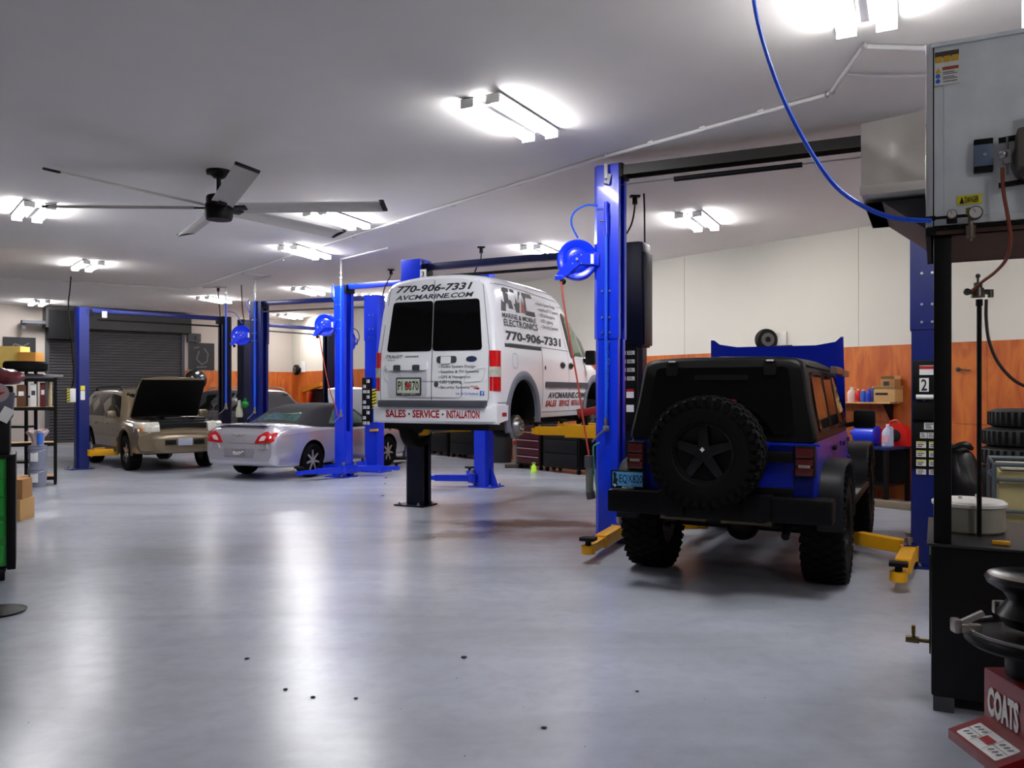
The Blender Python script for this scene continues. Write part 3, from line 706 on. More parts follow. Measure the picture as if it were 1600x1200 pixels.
b = B(); s_ = Surf((Sv+0.03, -0.222, 1.5), (1, 0, 0), (0, 0, 1))
patch(b, rect(-0.05, 0.12, 0.05, 0.2), s_, 0.002, 1); obj('warning_plate', b, KWHITE, vanlift); b = B(); patch(b, rect(-0.05, -0.06, 0.05, 0.03), s_, 0.002, 1); obj('warning_plate', b, KWHITE, vanlift)
b = B(); patch(b, rect(-0.05, 0.2, 0.05, 0.235), s_, 0.002, 1); obj('warning_plate', b, KRED, vanlift)
# ---- middle lift, bright blue
ML, MR = P(536, 745, 16.6), P(757, 760, 14.9); ML.z = MR.z = 0
midlift, Sm = two_post_lift('bright blue empty two post lift with lowered blue arms right of the silver convertible', ML, MR, 3.80, (BLUE, BLUE), 0.16,
    [('L', -0.15, -1.05), ('L', 0.75, 0.75), ('R', 2.2, -0.62), ('R', 2.6, 0.65)], BLUE, ext=3.0, beam_z=3.78, wedge=True)
# ---- lift behind the convertible
L4, R4 = P(404, 730, 18.9), P(586, 737, 17.7); L4.z = R4.z = 0
lift4, S4 = two_post_lift('blue two post lift standing around the silver convertible', L4, R4, 3.74, (NAVY, BLUE), 0.16,
    [('R', 2.35, -0.85), ('R', 2.3, 0.8), ('L', 0.6, 0.9)], BLUE, ext=2.9, beam_z=3.70, wd=0.34)
b = B(); b.cyl((0.2, -0.1, 3.50), (S4-0.2, -0.1, 3.50), 0.02, seg=10); obj('shutoff_pad', b, DGREY, lift4)
b = B(); b.box((S4-0.08, -0.19, 1.52), (0.20, 0.08, 0.95), bev=0.01); obj('control_box', b, BLK, lift4)
label_sheet(None, lift4, S4-0.07, 0, [(c_, 1.92-r_*0.11, 0.07, 0.065, KWHITE) for r_ in range(9) for c_ in (-0.045, 0.045) if (r_*2+(c_ > 0)) % 3], y=-0.232)
b = B(); b.box((S4+0.08, -0.15, 1.55), (0.10, 0.02, 0.42)); obj('hazard_strip', b, KYEL, lift4)
b = B(); s_ = Surf((S4+0.08, -0.161, 1.55), (1, 0, 0), (0, 0, 1))
for k in range(6): poly(b, [(-0.05, -0.19+k*0.065), (-0.05, -0.165+k*0.065), (0.05, -0.135+k*0.065), (0.05, -0.16+k*0.065)], s_)
obj('hazard_stripes', b, KBLACK, lift4)
b = B(); b.bar((S4-0.02, -0.16, 0.88), (S4+0.20, -0.20, 0.90), 0.04, 0.05, bev=0.005); obj('lock_handle', b, YEL, lift4)
# ---- lift by the roll-up door (turned parallel to the back wall)
DL, DR = P(127, 733, 18.3), P(352, 720, 20.6); DL.z = DR.z = 0
dlift, Sd = two_post_lift('navy two post lift with yellow arms around the tan vehicle by the roll-up door', DL, DR, 3.55, (NAVY, INKY), 0.36,
    [('L', 1.0, -0.45), ('L', 0.95, 0.55), ('R', 2.9, 0.7)], YEL, beam_z=3.50, wd=0.25, ak=1.3)
b = B(); s_ = Surf((-0.01, -0.135, 1.70), (1, 0, 0), (0, 0, 1)); patch(b, rect(-0.045, 0.03, 0.045, 0.13), s_, 0.004, 1); obj('warning_plate', b, KYEL, dlift)
b = B(); patch(b, rect(-0.045, -0.18, 0.045, 0.02), s_, 0.004, 1); obj('warning_plate', b, KWHITE, dlift)
b = B(); b.box((-0.20, -0.05, 1.62), (0.12, 0.12, 0.30), bev=0.01); hb = obj('control_box', b, WHITE, dlift)
b = B(); b.box((-0.29, -0.10, 1.62), (0.05, 0.02, 0.30)); ky = obj('hazard_strip', b, KYEL, hb)
b = B(); s_ = Surf((-0.29, -0.111, 1.62), (1, 0, 0), (0, 0, 1))
for k in range(5): poly(b, [(-0.025, -0.14+k*0.06), (-0.025, -0.115+k*0.06), (0.025, -0.09+k*0.06), (0.025, -0.115+k*0.06)], s_)
obj('hazard_stripes', b, KBLACK, ky)
b = B(); b.box((0.45, -0.10, 3.42), (0.10, 0.02, 0.14)); obj('card', b, KWHITE, dlift)
b = B(); b.cyl((0.3, -0.11, 3.30), (Sd-0.2, -0.11, 3.30), 0.02, seg=10); obj('shutoff_pad', b, BLK, dlift)
# ---- far lift
XL, XR = P(384, 700, 22.8), P(517, 690, 25.4); XL.z = XR.z = 0
xlift, Sx = two_post_lift('dark two post lift far back between the middle blue posts', XL, XR, 3.66, (INKY, INKY), 0.2,
    [('L', 0.8, -0.7), ('R', 2.2, -0.7)], BLUE, beam_z=3.58, beam_mat=NAVY, wd=0.42)
b = B(); b.cyl((0.3, -0.12, 3.40), (Sx-0.2, -0.12, 3.40), 0.02, seg=10); obj('shutoff_pad', b, DGREY, xlift)

# ================================================================ hose reels on the posts
def reel_proto():
    t = thing('hose_reel', 'x', 'hose reel')
    b = B()    # drum disc faces local -y
    b.lathe([(0.0, -0.075), (0.085, -0.075), (0.13, -0.065), (0.145, -0.05), (0.16, -0.062), (0.215, -0.070), (0.232, -0.055), (0.236, 0.0), (0.232, 0.055), (0.215, 0.070), (0.16, 0.062), (0.0, 0.07)], axis='Y', seg=48)
    dr_ = obj('drum', b, REELB, t, 40)
    b = B()
    for k in range(4): a = PI/4+k*PI/2; b.cyl((0.07*math.cos(a), -0.10, 0.07*math.sin(a)), (0.07*math.cos(a), -0.085, 0.07*math.sin(a)), 0.008, seg=8)
    b.cyl((0, -0.12, 0), (0, -0.09, 0), 0.016, seg=8); obj('screws', b, STEEL, dr_)
    b = B()
    b.prism([(-0.235, -0.165), (-0.18, -0.235), (0.03, -0.055), (0.235, -0.07), (0.235, 0.07), (0.03, 0.075), (-0.06, 0.03)], 'Y', -0.095, -0.078)
    b.box((0.22, -0.02, 0.0), (0.05, 0.16, 0.15), bev=0.006); b.box((-0.205, -0.06, -0.205), (0.09, 0.09, 0.05), bev=0.006); obj('arm_bracket', b, REELB, t)
    b = B(); b.prism([(0.155, -0.055), (0.19, -0.055), (0.19, 0.055), (0.155, 0.055)], 'Y', -0.098, -0.094); obj('label', b, KWHITE, t)
    b = B(); b.sph((-0.16, -0.06, -0.25), 0.035, (1, 1, 1.0)); obj('hose_stop', b, BLK, t)
    return t
rp = reel_proto(); rdone = [0]
def reel(px, py, Y, rz, sc_, label):
    o = rp if not rdone[0] else copy_tree(rp); rdone[0] += 1
    o.location = P(px, py, Y); o.rotation_euler.z = rz; o.scale = (sc_,)*3; o['label'] = label; o['group'] = 'blue hose reels on the lift posts'; return o
reel(902, 407, 9.55, -0.12, 1.0, 'large blue hose reel on the tall near post')
reel(509, 508, 16.6, -0.12, 0.95, 'blue hose reel on the bright middle post')
reel(378, 524, 18.9, 0.1, 0.98, 'blue hose reel on the left middle post, above the green bottle')
reel(545, 533, 18.4, 1.25, 0.95, 'blue hose reel seen edge on behind the bright middle post')
def hose(pts, r, m_, label, cat='hose', n=8, name='air_hose', group=None):
    b = B(); b.tube(smoothpts(pts, n), r, 8); return one(name, b, m_, label, cat, group=group)
hose([P(934, 321, 9.38), P(915, 321, 9.4), P(897, 332, 9.42), P(893, 350, 9.45), P(903, 372, 9.5)], 0.011, HOSEB, 'short blue hose looping from the near post into its reel')
hose([P(520, 444, 16.5), P(518, 460, 16.5), P(523, 470, 16.5)], 0.01, HOSEB, 'short blue hose at the top of the bright middle post')
hose([P(549, 511, 18.2), P(559, 518, 18.2), P(561, 530, 18.2), P(555, 538, 18.3)], 0.01, NAVY, 'dark blue hose looping beside the edge on reel')
hose([P(389, 468, 18.7), P(386, 478, 18.7), P(391, 492, 18.7)], 0.01, HOSEB, 'short blue hose at the top of the left middle post')
hose([P(356, 487, 20.4), P(368, 490, 20), P(378, 505, 19.0)], 0.01, HOSEB, 'blue hose from the roll-up door lift to the left middle reel')
hose([P(877, 440, 9.45), P(882, 480, 9.4), P(892, 540, 9.35), P(903, 600, 9.3), P(912, 660, 9.25), P(921, 716, 9.2)], 0.010, CORDR, 'orange red cord hanging from the large near reel past the van')
hose([P(499, 524, 16.4), P(505, 560, 16.3), P(514, 605, 16.25), P(524, 635, 16.2), P(527, 650, 16.2)], 0.010, CORDR, 'orange red cord hanging from the reel on the bright middle post')
hose([P(372, 543, 18.7), P(375, 580, 18.7), P(377, 600, 18.7), P(373, 618, 18.7)], 0.010, BLK, 'dark cord hanging from the left middle reel')
hose([P(551, 545, 18.4), P(551, 580, 18.4), P(552, 604, 18.6)], 0.010, BLK, 'dark cord hanging from the edge on reel')
# air lines clipped to the front of the posts
def airline(px, Y, ytop, ybot, label, big=False):
    t = thing('air_line', label, 'air line', P(px, ybot, Y)); o = t.location
    def L(py): return P(px, py, Y)-Vector(o)
    k = 1 if big else 1.3
    b = B(); b.cyl(L(ybot), L(ytop), 0.017*k, seg=12); obj('tube', b, HOSEB, t)
    b = B()
    if big:
        b.cyl(L(ytop+22), L(ytop-14), 0.028, seg=12); b.cyl(L(ytop+5), L(ytop-30), 0.020, seg=12); obj('filter', b, REELB, t)
        b = B(); b.cyl(L(279), L(256), 0.022, seg=12); b.box(L(285), (0.05, 0.05, 0.03)); b.box(L(273), (0.04, 0.04, 0.02)); obj('pipe_stub', b, PVC, t)
        b = B(); b.box(L(280)+V(0.03, 0, 0), (0.03, 0.02, 0.12), ry=0.2); b.cyl(L(ytop)+V(-.07, 0, 0), L(ytop)+V(-0.02, 0, 0), .014); obj('valve', b, STEEL, t)
    else:
        b.cyl(L(ytop), L(ytop-26), 0.012, seg=10); b.box(L(ytop-8), (0.04, 0.04, 0.12)); b.box(L(ytop-16), (0.05, 0.04, 0.05)); obj('valve', b, STEEL, t)
    b = B(); q = L(ybot); b.cyl(q, q+V(0, 0, -0.10), 0.020*k, seg=10); b.box(q+V(0, 0, -.12), (0.07, 0.05, 0.06), bev=0.006); b.bar(q+V(-.01, 0, -.12), q+V(-.16, -0.02, -.27), 0.018, 0.018); obj('coupler', b, STEEL, t)
    return t
airline(947, 9.375, 345, 653, 'blue air line with white stub pipe on the tall near post', True)
airline(533, 16.45, 450, 640, 'blue air line on the bright middle post')
airline(398, 18.72, 470, 636, 'blue air line on the left middle post')
airline(353, 20.4, 474, 630, 'blue air line on the right post of the roll-up door lift')
hose([P(1176, -25, 5.05), P(1180, 15, 5.0), P(1195, 75, 4.95), P(1222, 150, 4.9), P(1258, 222, 4.85), P(1300, 285, 4.75), P(1345, 320, 4.6), P(1395, 340, 4.45), P(1455, 345, 4.32)], 0.0125, HOSEB, 'thick bright blue hose sweeping down from the ceiling to the heater gauges', n=10)
# ================================================================ white van up on the lift
VA = math.radians(25); VO = V(-0.2-0.9*math.cos(VA), 10.3+0.9*math.sin(VA), 0.967)
van = thing('van', 'white tall cargo van with black and red lettering raised on the yellow lift arms', 'van', VO, -VA); van.scale = (1, 1, 1.06)
def vs_(y, zt, wt, zb=0.34, wl=0.885, wb=0.885, fr=1.0):
    s = fr
    return [(0, y, zb), (wl*0.86*s, y, zb), (wl*0.97*s, y, zb+0.03), (0.895*s, y, 0.62), (0.897*s, y, 0.90), (0.89*s, y, 1.13), (0.865*s, y, 1.35),
            ((0.83)*s, y, 1.35+(zt-1.35)*0.45), (wt+0.055, y, zt-0.20), (wt+0.0, y, zt-0.06), (wt-0.12, y, zt-0.01), (wt*0.4, y, zt+0.03), (0, y, zt+0.04)]
b = B()
st = [vs_(0.0, 2.03, 0.70, fr=0.955), vs_(0.05, 2.06, 0.72, fr=0.985), vs_(0.16, 2.09, 0.735), vs_(0.6, 2.11, 0.74), vs_(1.5, 2.12, 0.74), vs_(2.1, 2.11, 0.735), vs_(2.5, 2.03, 0.72), vs_(2.8, 1.90, 0.70)]
def lo(y, z, w_, k=1.0): # low sections of windscreen and bonnet
    return [(0, y, 0.34), (0.76*k, y, 0.34), (0.86*k, y, 0.37), (0.895*k, y, 0.62), (0.897*k, y, min(0.88, z-.25)), (0.89*k, y, min(1.02, z-0.2)), (0.87*k, y, min(1.08, z-0.16)),
            (w_+0.06, y, z-0.13), (w_+0.03, y, z-0.09), (w_, y, z-0.05), (w_-0.14, y, z-0.01), (w_*0.4, y, z+0.02), (0, y, z+0.03)]
st += [lo(3.3, 1.55, 0.74), lo(3.62, 1.24, 0.78), lo(4.0, 1.12, 0.76, 0.99), lo(4.3, 1.00, 0.72, 0.95), lo(4.45, 0.85, 0.62, 0.86)]
def lean(p):
    if p.y < 0.5 and p.z > 1.1: p.y += (p.z-1.1)*0.09*(0.5-p.y)/0.5
    return p
loft_body(b, st, 5, 3, lean)
bodyv = obj('body', b, VANW, van, 32)
bvv = bvh_of(bodyv)
VARCH = [(0.86, 0.40), (3.70, 0.40)]
cs = arch_cutters(VARCH, 0.45, 0.9, 0.32)
for c in cs: c.parent = van
cut(bodyv, cs, BLK)
SR = lambda off=0.003: Surf((0, 0, 0), (0, 1, 0), (0, 0, 1), d=(-1, 0, 0), bvh=bvv, off=off)      # right side: (y,z)
SL = lambda off=0.003: Surf((0, 0, 0), (0, -1, 0), (0, 0, 1), d=(1, 0, 0), bvh=bvv, off=off)     # left side: (-y,z)
SB = lambda off=0.003: Surf((0, 0, 0), (1, 0, 0), (0, 0, 1), d=(0, 1, 0), bvh=bvv, off=off)      # rear: (x,z)
SF = lambda off=0.003: Surf((0, 0, 0), (-1, 0, 0), (0, 0, 1), d=(0, -1, 0), bvh=bvv, off=off)
FLARE = mat('flare_grey', rgb(108, 112, 124), 0.6)
MOULD = mat('moulding_grey', rgb(74, 76, 84), 0.6)
SEAM = mat('panel_gap', rgb(120, 124, 132), 0.8)
for s in (-1, 1):
    for (yc, zc) in VARCH:
        b = B(); rows = []
        for k in range(33):
            a = math.radians(-22+224*k/32)
            rows.append([V(s*xx, yc+rr*math.cos(a), zc+rr*math.sin(a)) for rr, xx in ((0.445, 0.86), (0.445, 0.905), (0.475, 0.918), (0.53, 0.915), (0.555, 0.895), (0.545, 0.86))])
        b.grid(rows); obj('wheel_arch_flare', b, FLARE, van, 40)
# rear doors: seams, glass, handle, fittings
X = lambda px, py: px
b = B(); sf = SB()
ribbon(b, [(-0.02, 0.56), (-0.02, 2.10)], sf, 0.012, 0.05)
ribbon(b, [(-0.78, 0.56), (-0.80, 0.62), (-0.80, 1.2), (-0.69, 1.95), (-0.62, 2.02)], sf, 0.010, 0.05)
ribbon(b, [(0.78, 0.56), (0.80, 0.62), (0.80, 1.2), (0.69, 1.95), (0.62, 2.02)], sf, 0.010, 0.05)
obj('rear_door_seams', b, SEAM, van, 0)
for x0, x1, t0, t1 in ((-0.71, -0.030, -0.63, -0.030), (-0.012, 0.70, -0.012, 0.64)):
    b = B(); patch(b, rpoly([(x0, 1.185), (x1, 1.185), (t1, 1.80), (t0, 1.80)], 0.045, 4), SB(0.008), 0.012, 4); obj('rear_window', b, GLASSK, van, 40)
b = B(); patch(b, rpoly(rect(-0.68, 0.62, -0.09, 0.96), 0.05), SB(0.004), 0.006, 2); rc = obj('plate_recess', b, mat('van_recess', rgb(205, 208, 215), 0.4), van)
b = B(); patch(b, rpoly(rect(-0.70, 0.955, -0.08, 1.055), 0.02), SB(0.03), 0.035, 2); obj('lamp_bar', b, VANW, van)
for x in (-0.53, -0.24):
    b = B(); patch(b, rpoly(rect(x-0.055, 0.95, x+0.055, 1.02), 0.02), SB(0.036), 0.03, 1); obj('plate_lamp', b, DGREY, van)
def plate(parent, sf, x0, y0, x1, y1, s, bg, ink, frame, extra=None):
    b = B(); patch(b, rpoly(rect(x0, y0, x1, y1), 0.012), sf, 0.008, 1); fr = obj('licence_plate', b, frame, parent)
    w_, h_ = x1-x0, y1-y0
    b = B(); patch(b, rect(x0+w_*.05, y0+h_*.13, x1-w_*.05, y1-h_*.08), sf, 0.002, 1, extra=0.004); obj('plate_face', b, bg, fr)
    b = B(); text(b, s, sf, x0+w_*.09, y0+h_*.28, x1-w_*.09, y1-h_*.2, bold=0.012, extra=0.006, sp=1.05); obj('plate_number', b, ink, fr)
    return fr
GPL = mat('plate_pale_green', rgb(200, 212, 190), 0.5); 
pf = plate(van, SB(0.012), -0.55, 0.645, -0.17, 0.865, 'PI 8870', GPL, KBLACK, DGREY)
b = B(); sfp = SB(0.012)
patch(b, [(-0.36+0.032*math.cos(2*PI*k/14), 0.765+0.04*math.sin(2*PI*k/14)) for k in range(14)], sfp, 0.002, 1, extra=0.007); obj('peach_emblem', b, mat('peach', rgb(190, 60, 50), 0.5), pf)
b = B(); text(b, 'V', sfp, -0.415, 0.705, -0.385, 0.815, bold=0.012, extra=0.0065); obj('plate_number', b, KBLACK, pf)
b = B(); text(b, 'georgia', sfp, -0.46, 0.652, -0.25, 0.672, extra=0.004); obj('plate_caption', b, KWHITE, pf)
b = B(); patch(b, rpoly(rect(0.05, 1.035, 0.34, 1.12), 0.04, 5), SB(0.008), 0.012, 2); dh = obj('door_handle', b, DGREY, van)
b = B(); patch(b, rpoly(rect(0.12, 1.03, 0.26, 1.115), 0.012), SB(0.025), 0.02, 1); obj('handle_grip', b, VANW, dh)
b = B(); patch(b, [(0.555+0.075*math.cos(2*PI*k/20), 1.08+0.035*math.sin(2*PI*k/20)) for k in range(20)], SB(0.008), 0.01, 2); em = obj('oval_emblem', b, KGREY, van)
b = B(); patch(b, [(0.555+0.055*math.cos(2*PI*k/20), 1.08+0.022*math.sin(2*PI*k/20)) for k in range(20)], SB(0.010), 0.004, 1); obj('emblem_face', b, mat('emblem_blue', rgb(40, 60, 110), 0.3), em)
b = B(); patch(b, [(0.05+0.032*math.cos(2*PI*k/16), 0.78+0.035*math.sin(2*PI*k/16)) for k in range(16)], SB(0.006), 0.006, 1); obj('lock_cover', b, MOULD, van)
for s in (-1, 1):
    for z in (1.45, 0.70):
        b = B(); b.box((s*0.80, 0.045+(0.03 if z > 1 else 0), z), (0.03, 0.03, 0.10), bev=0.006); obj('hinge', b, SEAM, van)
# tail lights wrapped round the corners
for s in (-1, 1):
    b = B(); rows = []
    for z in [0.70+0.068*k for k in range(8)]:
        rows.append([V(s*x, y, z) for x, y in ((0.80, 0.02), (0.815, -0.008), (0.85, -0.004), (0.885, 0.02), (0.902, 0.07), (0.908, 0.13), (0.89, 0.135))])
    b.mi = 0; vr = b.grid(rows); o = obj('tail_light', b, REDLENS, van, 40, fixn=True)
    b = B(); rows = []
    for z in (0.865, 0.93, 0.985):
        rows.append([V(s*x, y, z) for x, y in ((0.797, 0.014), (0.812, -0.014), (0.85, -0.010), (0.889, 0.015), (0.907, 0.065), (0.913, 0.127), (0.89, 0.14))])
    b.grid(rows); obj('reversing_lens', b, CLRLENS, o, 40)
# bumper
b = B(); pr = []
for x in [-0.90+0.18*k/2 for k in range(21)]:
    y = -0.05+0.06*(abs(x)/0.9)**4; pr.append([V(x, y+0.10, 0.30), V(x, y+0.02, 0.31), V(x, y-0.02, 0.34), V(x, y-0.025, 0.46), V(x, y-0.01, 0.52), V(x, y+0.10, 0.53)])
vrr = b.grid(pr); b.bm.faces.new(vrr[0]); b.bm.faces.new(vrr[-1][::-1])
bp = obj('rear_bumper', b, VANW, van, 30)
for s in (-1, 1):
    b = B(); b.prism([(-0.0, 0.31), (0.40, 0.36), (0.38, 0.53), (0.0, 0.53)], 'X', s*0.86, s*0.912); obj('bumper_corner', b, VANW, bp)
    b = B(); b.box((s*0.913, 0.22, 0.42), (0.008, 0.12, 0.045)); obj('side_reflector', b, KRED, bp)
b = B(); b.box((0.0, -0.045, 0.545), (1.56, 0.11, 0.085), bev=0.012); obj('bumper_step', b, MOULD, van)
SBu = Surf((0, -0.0775, 0), (1, 0, 0), (0, 0, 1), off=0.001)
b = B(); sfb = Surf((0, -0.075, 0), (1, 0, 0), (0, 0, 1), off=0.001)
bvb = bvh_of(bp); sfb = Surf((0, 0, 0), (1, 0, 0), (0, 0, 1), d=(0, 1, 0), bvh=bvb, off=0.003)
for s_, x0, x1 in (('SALES', -0.68, -0.36), ('SERVICE', -0.26, 0.14), ('INSTALLATION', 0.24, 0.90-0.20)): text(b, s_, sfb, x0, 0.375, x1, 0.47, bold=0.035)
obj('lettering', b, KRED, van, 0)
b = B()
for x in (-0.31, 0.19): patch(b, [(x+0.014*math.cos(2*PI*k/10), 0.42+0.014*math.sin(2*PI*k/10)) for k in range(10)], sfb, 0.001, 1, extra=0.001)
obj('lettering_dots', b, KGREY, van, 0)
# rear lettering
b = B(); sf = SB(0.004)
def done(nm, m_=KGREY):
    global b
    obj(nm, b, m_, van, 0); b = B()
text(b, '770-906-7331', sf, -0.60, 1.915, 0.54, 2.005, bold=0.03, shear=0.3); done('phone_number')
text(b, 'AVCMARINE.COM', sf, -0.61, 1.825, 0.56, 1.885, bold=0.025, shear=0.3); done('web_address')
for i, s_ in enumerate(('Audio System Design', 'Satellite & TV Systems', 'GPS & Navigation', 'LED Lighting', 'Security Systems')):
    z = 1.005-i*0.062; wd_ = (0.50, 0.55, 0.43, 0.30, 0.42)[i]
    text(b, s_, sf, 0.115, z-0.038, 0.115+wd_, z+0.005, bold=0.008)
    poly(b, [(0.09, z-0.02), (0.102, z-0.02), (0.102, z-0.008), (0.09, z-0.008)], sf); done('service_line')
text(b, 'TRAnSIT', sf, -0.72, 1.105, -0.46, 1.145, bold=0.01, shear=0.3); done('model_badge'); text(b, 'connect', sf, -0.42, 1.11, -0.22, 1.135, bold=0.02, shear=0.2); done('model_badge')
text(b, 'Van', sf, -0.69, 1.07, -0.58, 1.092, bold=0.0, shear=0.3)
obj('lettering', b, KGREY, van, 0)
b = B(); text(b, 'Like Us On Facebook', sf, 0.34, 0.655, 0.66, 0.685, bold=0.004); poly(b, rect(0.68, 0.645, 0.74, 0.70), sf); obj('lettering', b, KBLUE, van, 0)
b = B(); text(b, 'f', sf, 0.70, 0.648, 0.73, 0.695, bold=0.02, extra=0.003); obj('lettering', b, KWHITE, van, 0)
b = B(); text(b, 'REGAL', sf, 0.55, 0.745, 0.66, 0.762, bold=0.02); poly(b, [(0.58, 0.735), (0.66, 0.715), (0.68, 0.735), (0.62, 0.742)], sf); obj('small_badge', b, KRED, van, 0)
# ---- right side
b = B(); sf = SR(0.003)
ribbon(b, [(0.08, 1.98), (0.5, 2.0), (1.2, 1.985), (2.35, 1.95)], sf, 0.010, 0.08)                    # roof rail line
ribbon(b, [(1.22, 1.99), (1.22, 2.04), (2.2, 2.045)], sf, 0.008, 0.1)
ribbon(b, [(1.50, 0.48), (1.50, 1.30)], sf, 0.010, 0.05); ribbon(b, [(0.42, 1.28), (1.30, 1.28), (2.55, 1.27)], sf, 0.008, 0.08)
ribbon(b, [(2.55, 0.44), (2.50, 1.2), (2.30, 1.65), (2.28, 1.92)], sf, 0.010, 0.05)
ribbon(b, [(2.30, 1.88), (2.6, 1.90), (2.9, 1.78)], sf, 0.010, 0.05)
ribbon(b, [(1.52, 0.42), (3.25, 0.42)], sf, 0.010, 0.08); ribbon(b, [(0.08, 0.56), (0.36, 0.56)], sf, 0.010, 0.08)
ribbon(b, [(3.25, 0.42), (3.30, 1.0)], sf, 0.01, 0.05)
obj('door_seams', b, SEAM, van, 0)
for S_, nm in ((SR, 1), (SL, -1)):
    m1 = lambda pts: [(p[0]*nm, p[1]) for p in pts][::nm]
    b = B(); patch(b, rpoly(m1([(2.62, 1.17), (3.66, 1.17), (3.38, 1.45), (2.98, 1.76), (2.40, 1.81), (2.36, 1.72)]), 0.06, 4), S_(0.006), 0.01, 5); wn = obj('side_window', b, GLASSK, van, 40)
    b = B(); patch(b, rpoly(m1([(2.70, 1.21), (3.22, 1.21), (3.05, 1.62), (2.88, 1.71), (2.55, 1.73), (2.47, 1.68)]), 0.05, 4), S_(0.008), 0.008, 5); obj('window_glass', b, mat('green_side_glass', rgb(92, 112, 92), 0.08, spec=0.8), wn, 40)
    b = B(); patch(b, rpoly(m1(rect(1.60, 0.745, 3.35, 0.825)), 0.02), S_(0.018), 0.02, 4); obj('side_moulding', b, MOULD, van)
b = B(); b.box((0.97, 3.28, 1.20), (0.16, 0.10, 0.22), bev=0.03); b.box((0.88, 3.30, 1.16), (0.1, 0.06, 0.06)); mir = obj('door_mirror', b, BLK, van)
b = B(); b.box((-0.97, 3.28, 1.20), (0.16, 0.10, 0.22), bev=0.03); b.box((-0.88, 3.30, 1.16), (0.1, 0.06, 0.06)); obj('door_mirror', b, BLK, van)
for y in (2.26, 2.60):
    b = B(); patch(b, [(y+0.085*math.cos(2*PI*k/18), 1.06+0.045*math.sin(2*PI*k/18)) for k in range(18)], SR(0.012), 0.014, 2); hd = obj('door_handle', b, DGREY, van)
    b = B(); patch(b, rpoly(rect(y-0.065, 1.055, y+0.065, 1.075), 0.008), SR(0.026), 0.016, 1); obj('handle_grip', b, BLK, hd)
b = B(); patch(b, [(1.60+0.02*math.cos(2*PI*k/12), 1.01+0.028*math.sin(2*PI*k/12)) for k in range(12)], SR(0.006), 0.008, 1); obj('lock_cover', b, DGREY, van)
b = B(); ribbon(b, rpoly(rect(0.50, 0.98, 0.66, 1.16), 0.06, 4), SR(0.004), 0.006, 0.05, closed=True); obj('fuel_flap', b, SEAM, van, 0)
b = B(); patch(b, rect(0.30, 1.23, 1.48, 1.275), SR(0.003), 0.001, 5); obj('black_stripe', b, KGREY, van, 0)
b = B(); sf = SR(0.004)
def fitp(u0, v0, u1, v1, pts): return [(u0+(u1-u0)*p[0], v0+(v1-v0)*p[1]) for p in pts]
LG = (0.28, 1.67, 1.30, 1.965)       # logo box
for pts in ([(0, 0), (.11, .94), (.15, 1), (.30, 1), (.38, .16), (.25, .16), (.235, .34), (.165, .34), (.14, 0)],
            [(.33, 1), (.46, 1), (.53, .40), (.60, .98), (.66, .98), (.56, .04), (.46, .04)],
            [(.70, .98), (1.0, .98), (1.03, .80), (.80, .80), (.79, .60), (.80, .20), (1.06, .20), (1.08, .0), (.76, .0), (.70, .5)]):
    # triangulated through a fan so that each sheet follows the body side
    vv = [b.bm.verts.new(sf.at(p, 0.001)) for p in fitp(*LG, pts)]; b.bm.faces.new(vv); done('logo_letter')
text(b, 'MARINE & MOBILE', sf, 0.30, 1.585, 1.38, 1.650, bold=0.015); done('logo_line'); text(b, 'ELECTRONICS', sf, 0.33, 1.490, 1.43, 1.575, bold=0.015); done('logo_line')
text(b, '770-906-7331', sf, 0.36, 1.315, 2.26, 1.435, bold=0.035, shear=0.05); done('phone_number')
for i, s_ in enumerate(('Audio System Design', 'Satellite & TV Systems', 'GPS & Navigation', 'LED Lighting', 'Security Systems')):
    z = 1.865-i*0.075; wd_ = (0.68, 0.74, 0.55, 0.42, 0.58)[i]; x_ = 1.50+i*0.03
    text(b, s_, sf, x_, z-0.04, x_+wd_, z+0.02, bold=0.004); poly(b, [(x_-0.05, z-0.015), (x_-0.03, z-0.015), (x_-0.03, z+0.0), (x_-0.05, z+0.0)], sf); done('service_line')
text(b, 'AVCMARINE.COM', sf, 1.68, 0.60, 3.22, 0.685, bold=0.03, shear=0.3)
obj('side_lettering', b, KGREY, van, 0)
b = B(); poly(b, fitp(*LG, [(.61, .08), (.665, .68), (.755, .08)]), sf, 0.003)
for s_, x0, x1 in (('SALES', 1.62, 2.03), ('SERVICE', 2.13, 2.55), ('INSTALLATION', 2.63, 3.20)): text(b, s_, sf, x0, 0.49, x1, 0.575, bold=0.03, shear=0.15)
obj('side_lettering', b, KRED, van, 0)
b = B(); sfw = SF(0.006); patch(b, rpoly([(-0.68, 1.30), (0.68, 1.30), (0.60, 1.88), (-0.60, 1.88)], 0.08, 4), sfw, 0.01, 6); obj('windscreen', b, GLASSK, van, 40)
for s in (-1, 1):
    b = B(); patch(b, rpoly([(s*0.45, 0.80), (s*0.72, 0.82), (s*0.76, 0.98), (s*0.50, 0.92)][::s], 0.04), SF(0.02), 0.03, 3); obj('headlight', b, CLRLENS, van, 40)
b = B(); patch(b, rpoly(rect(-0.42, 0.62, 0.42, 0.82), 0.04), SF(0.01), 0.02, 2); obj('grille', b, BLK, van)
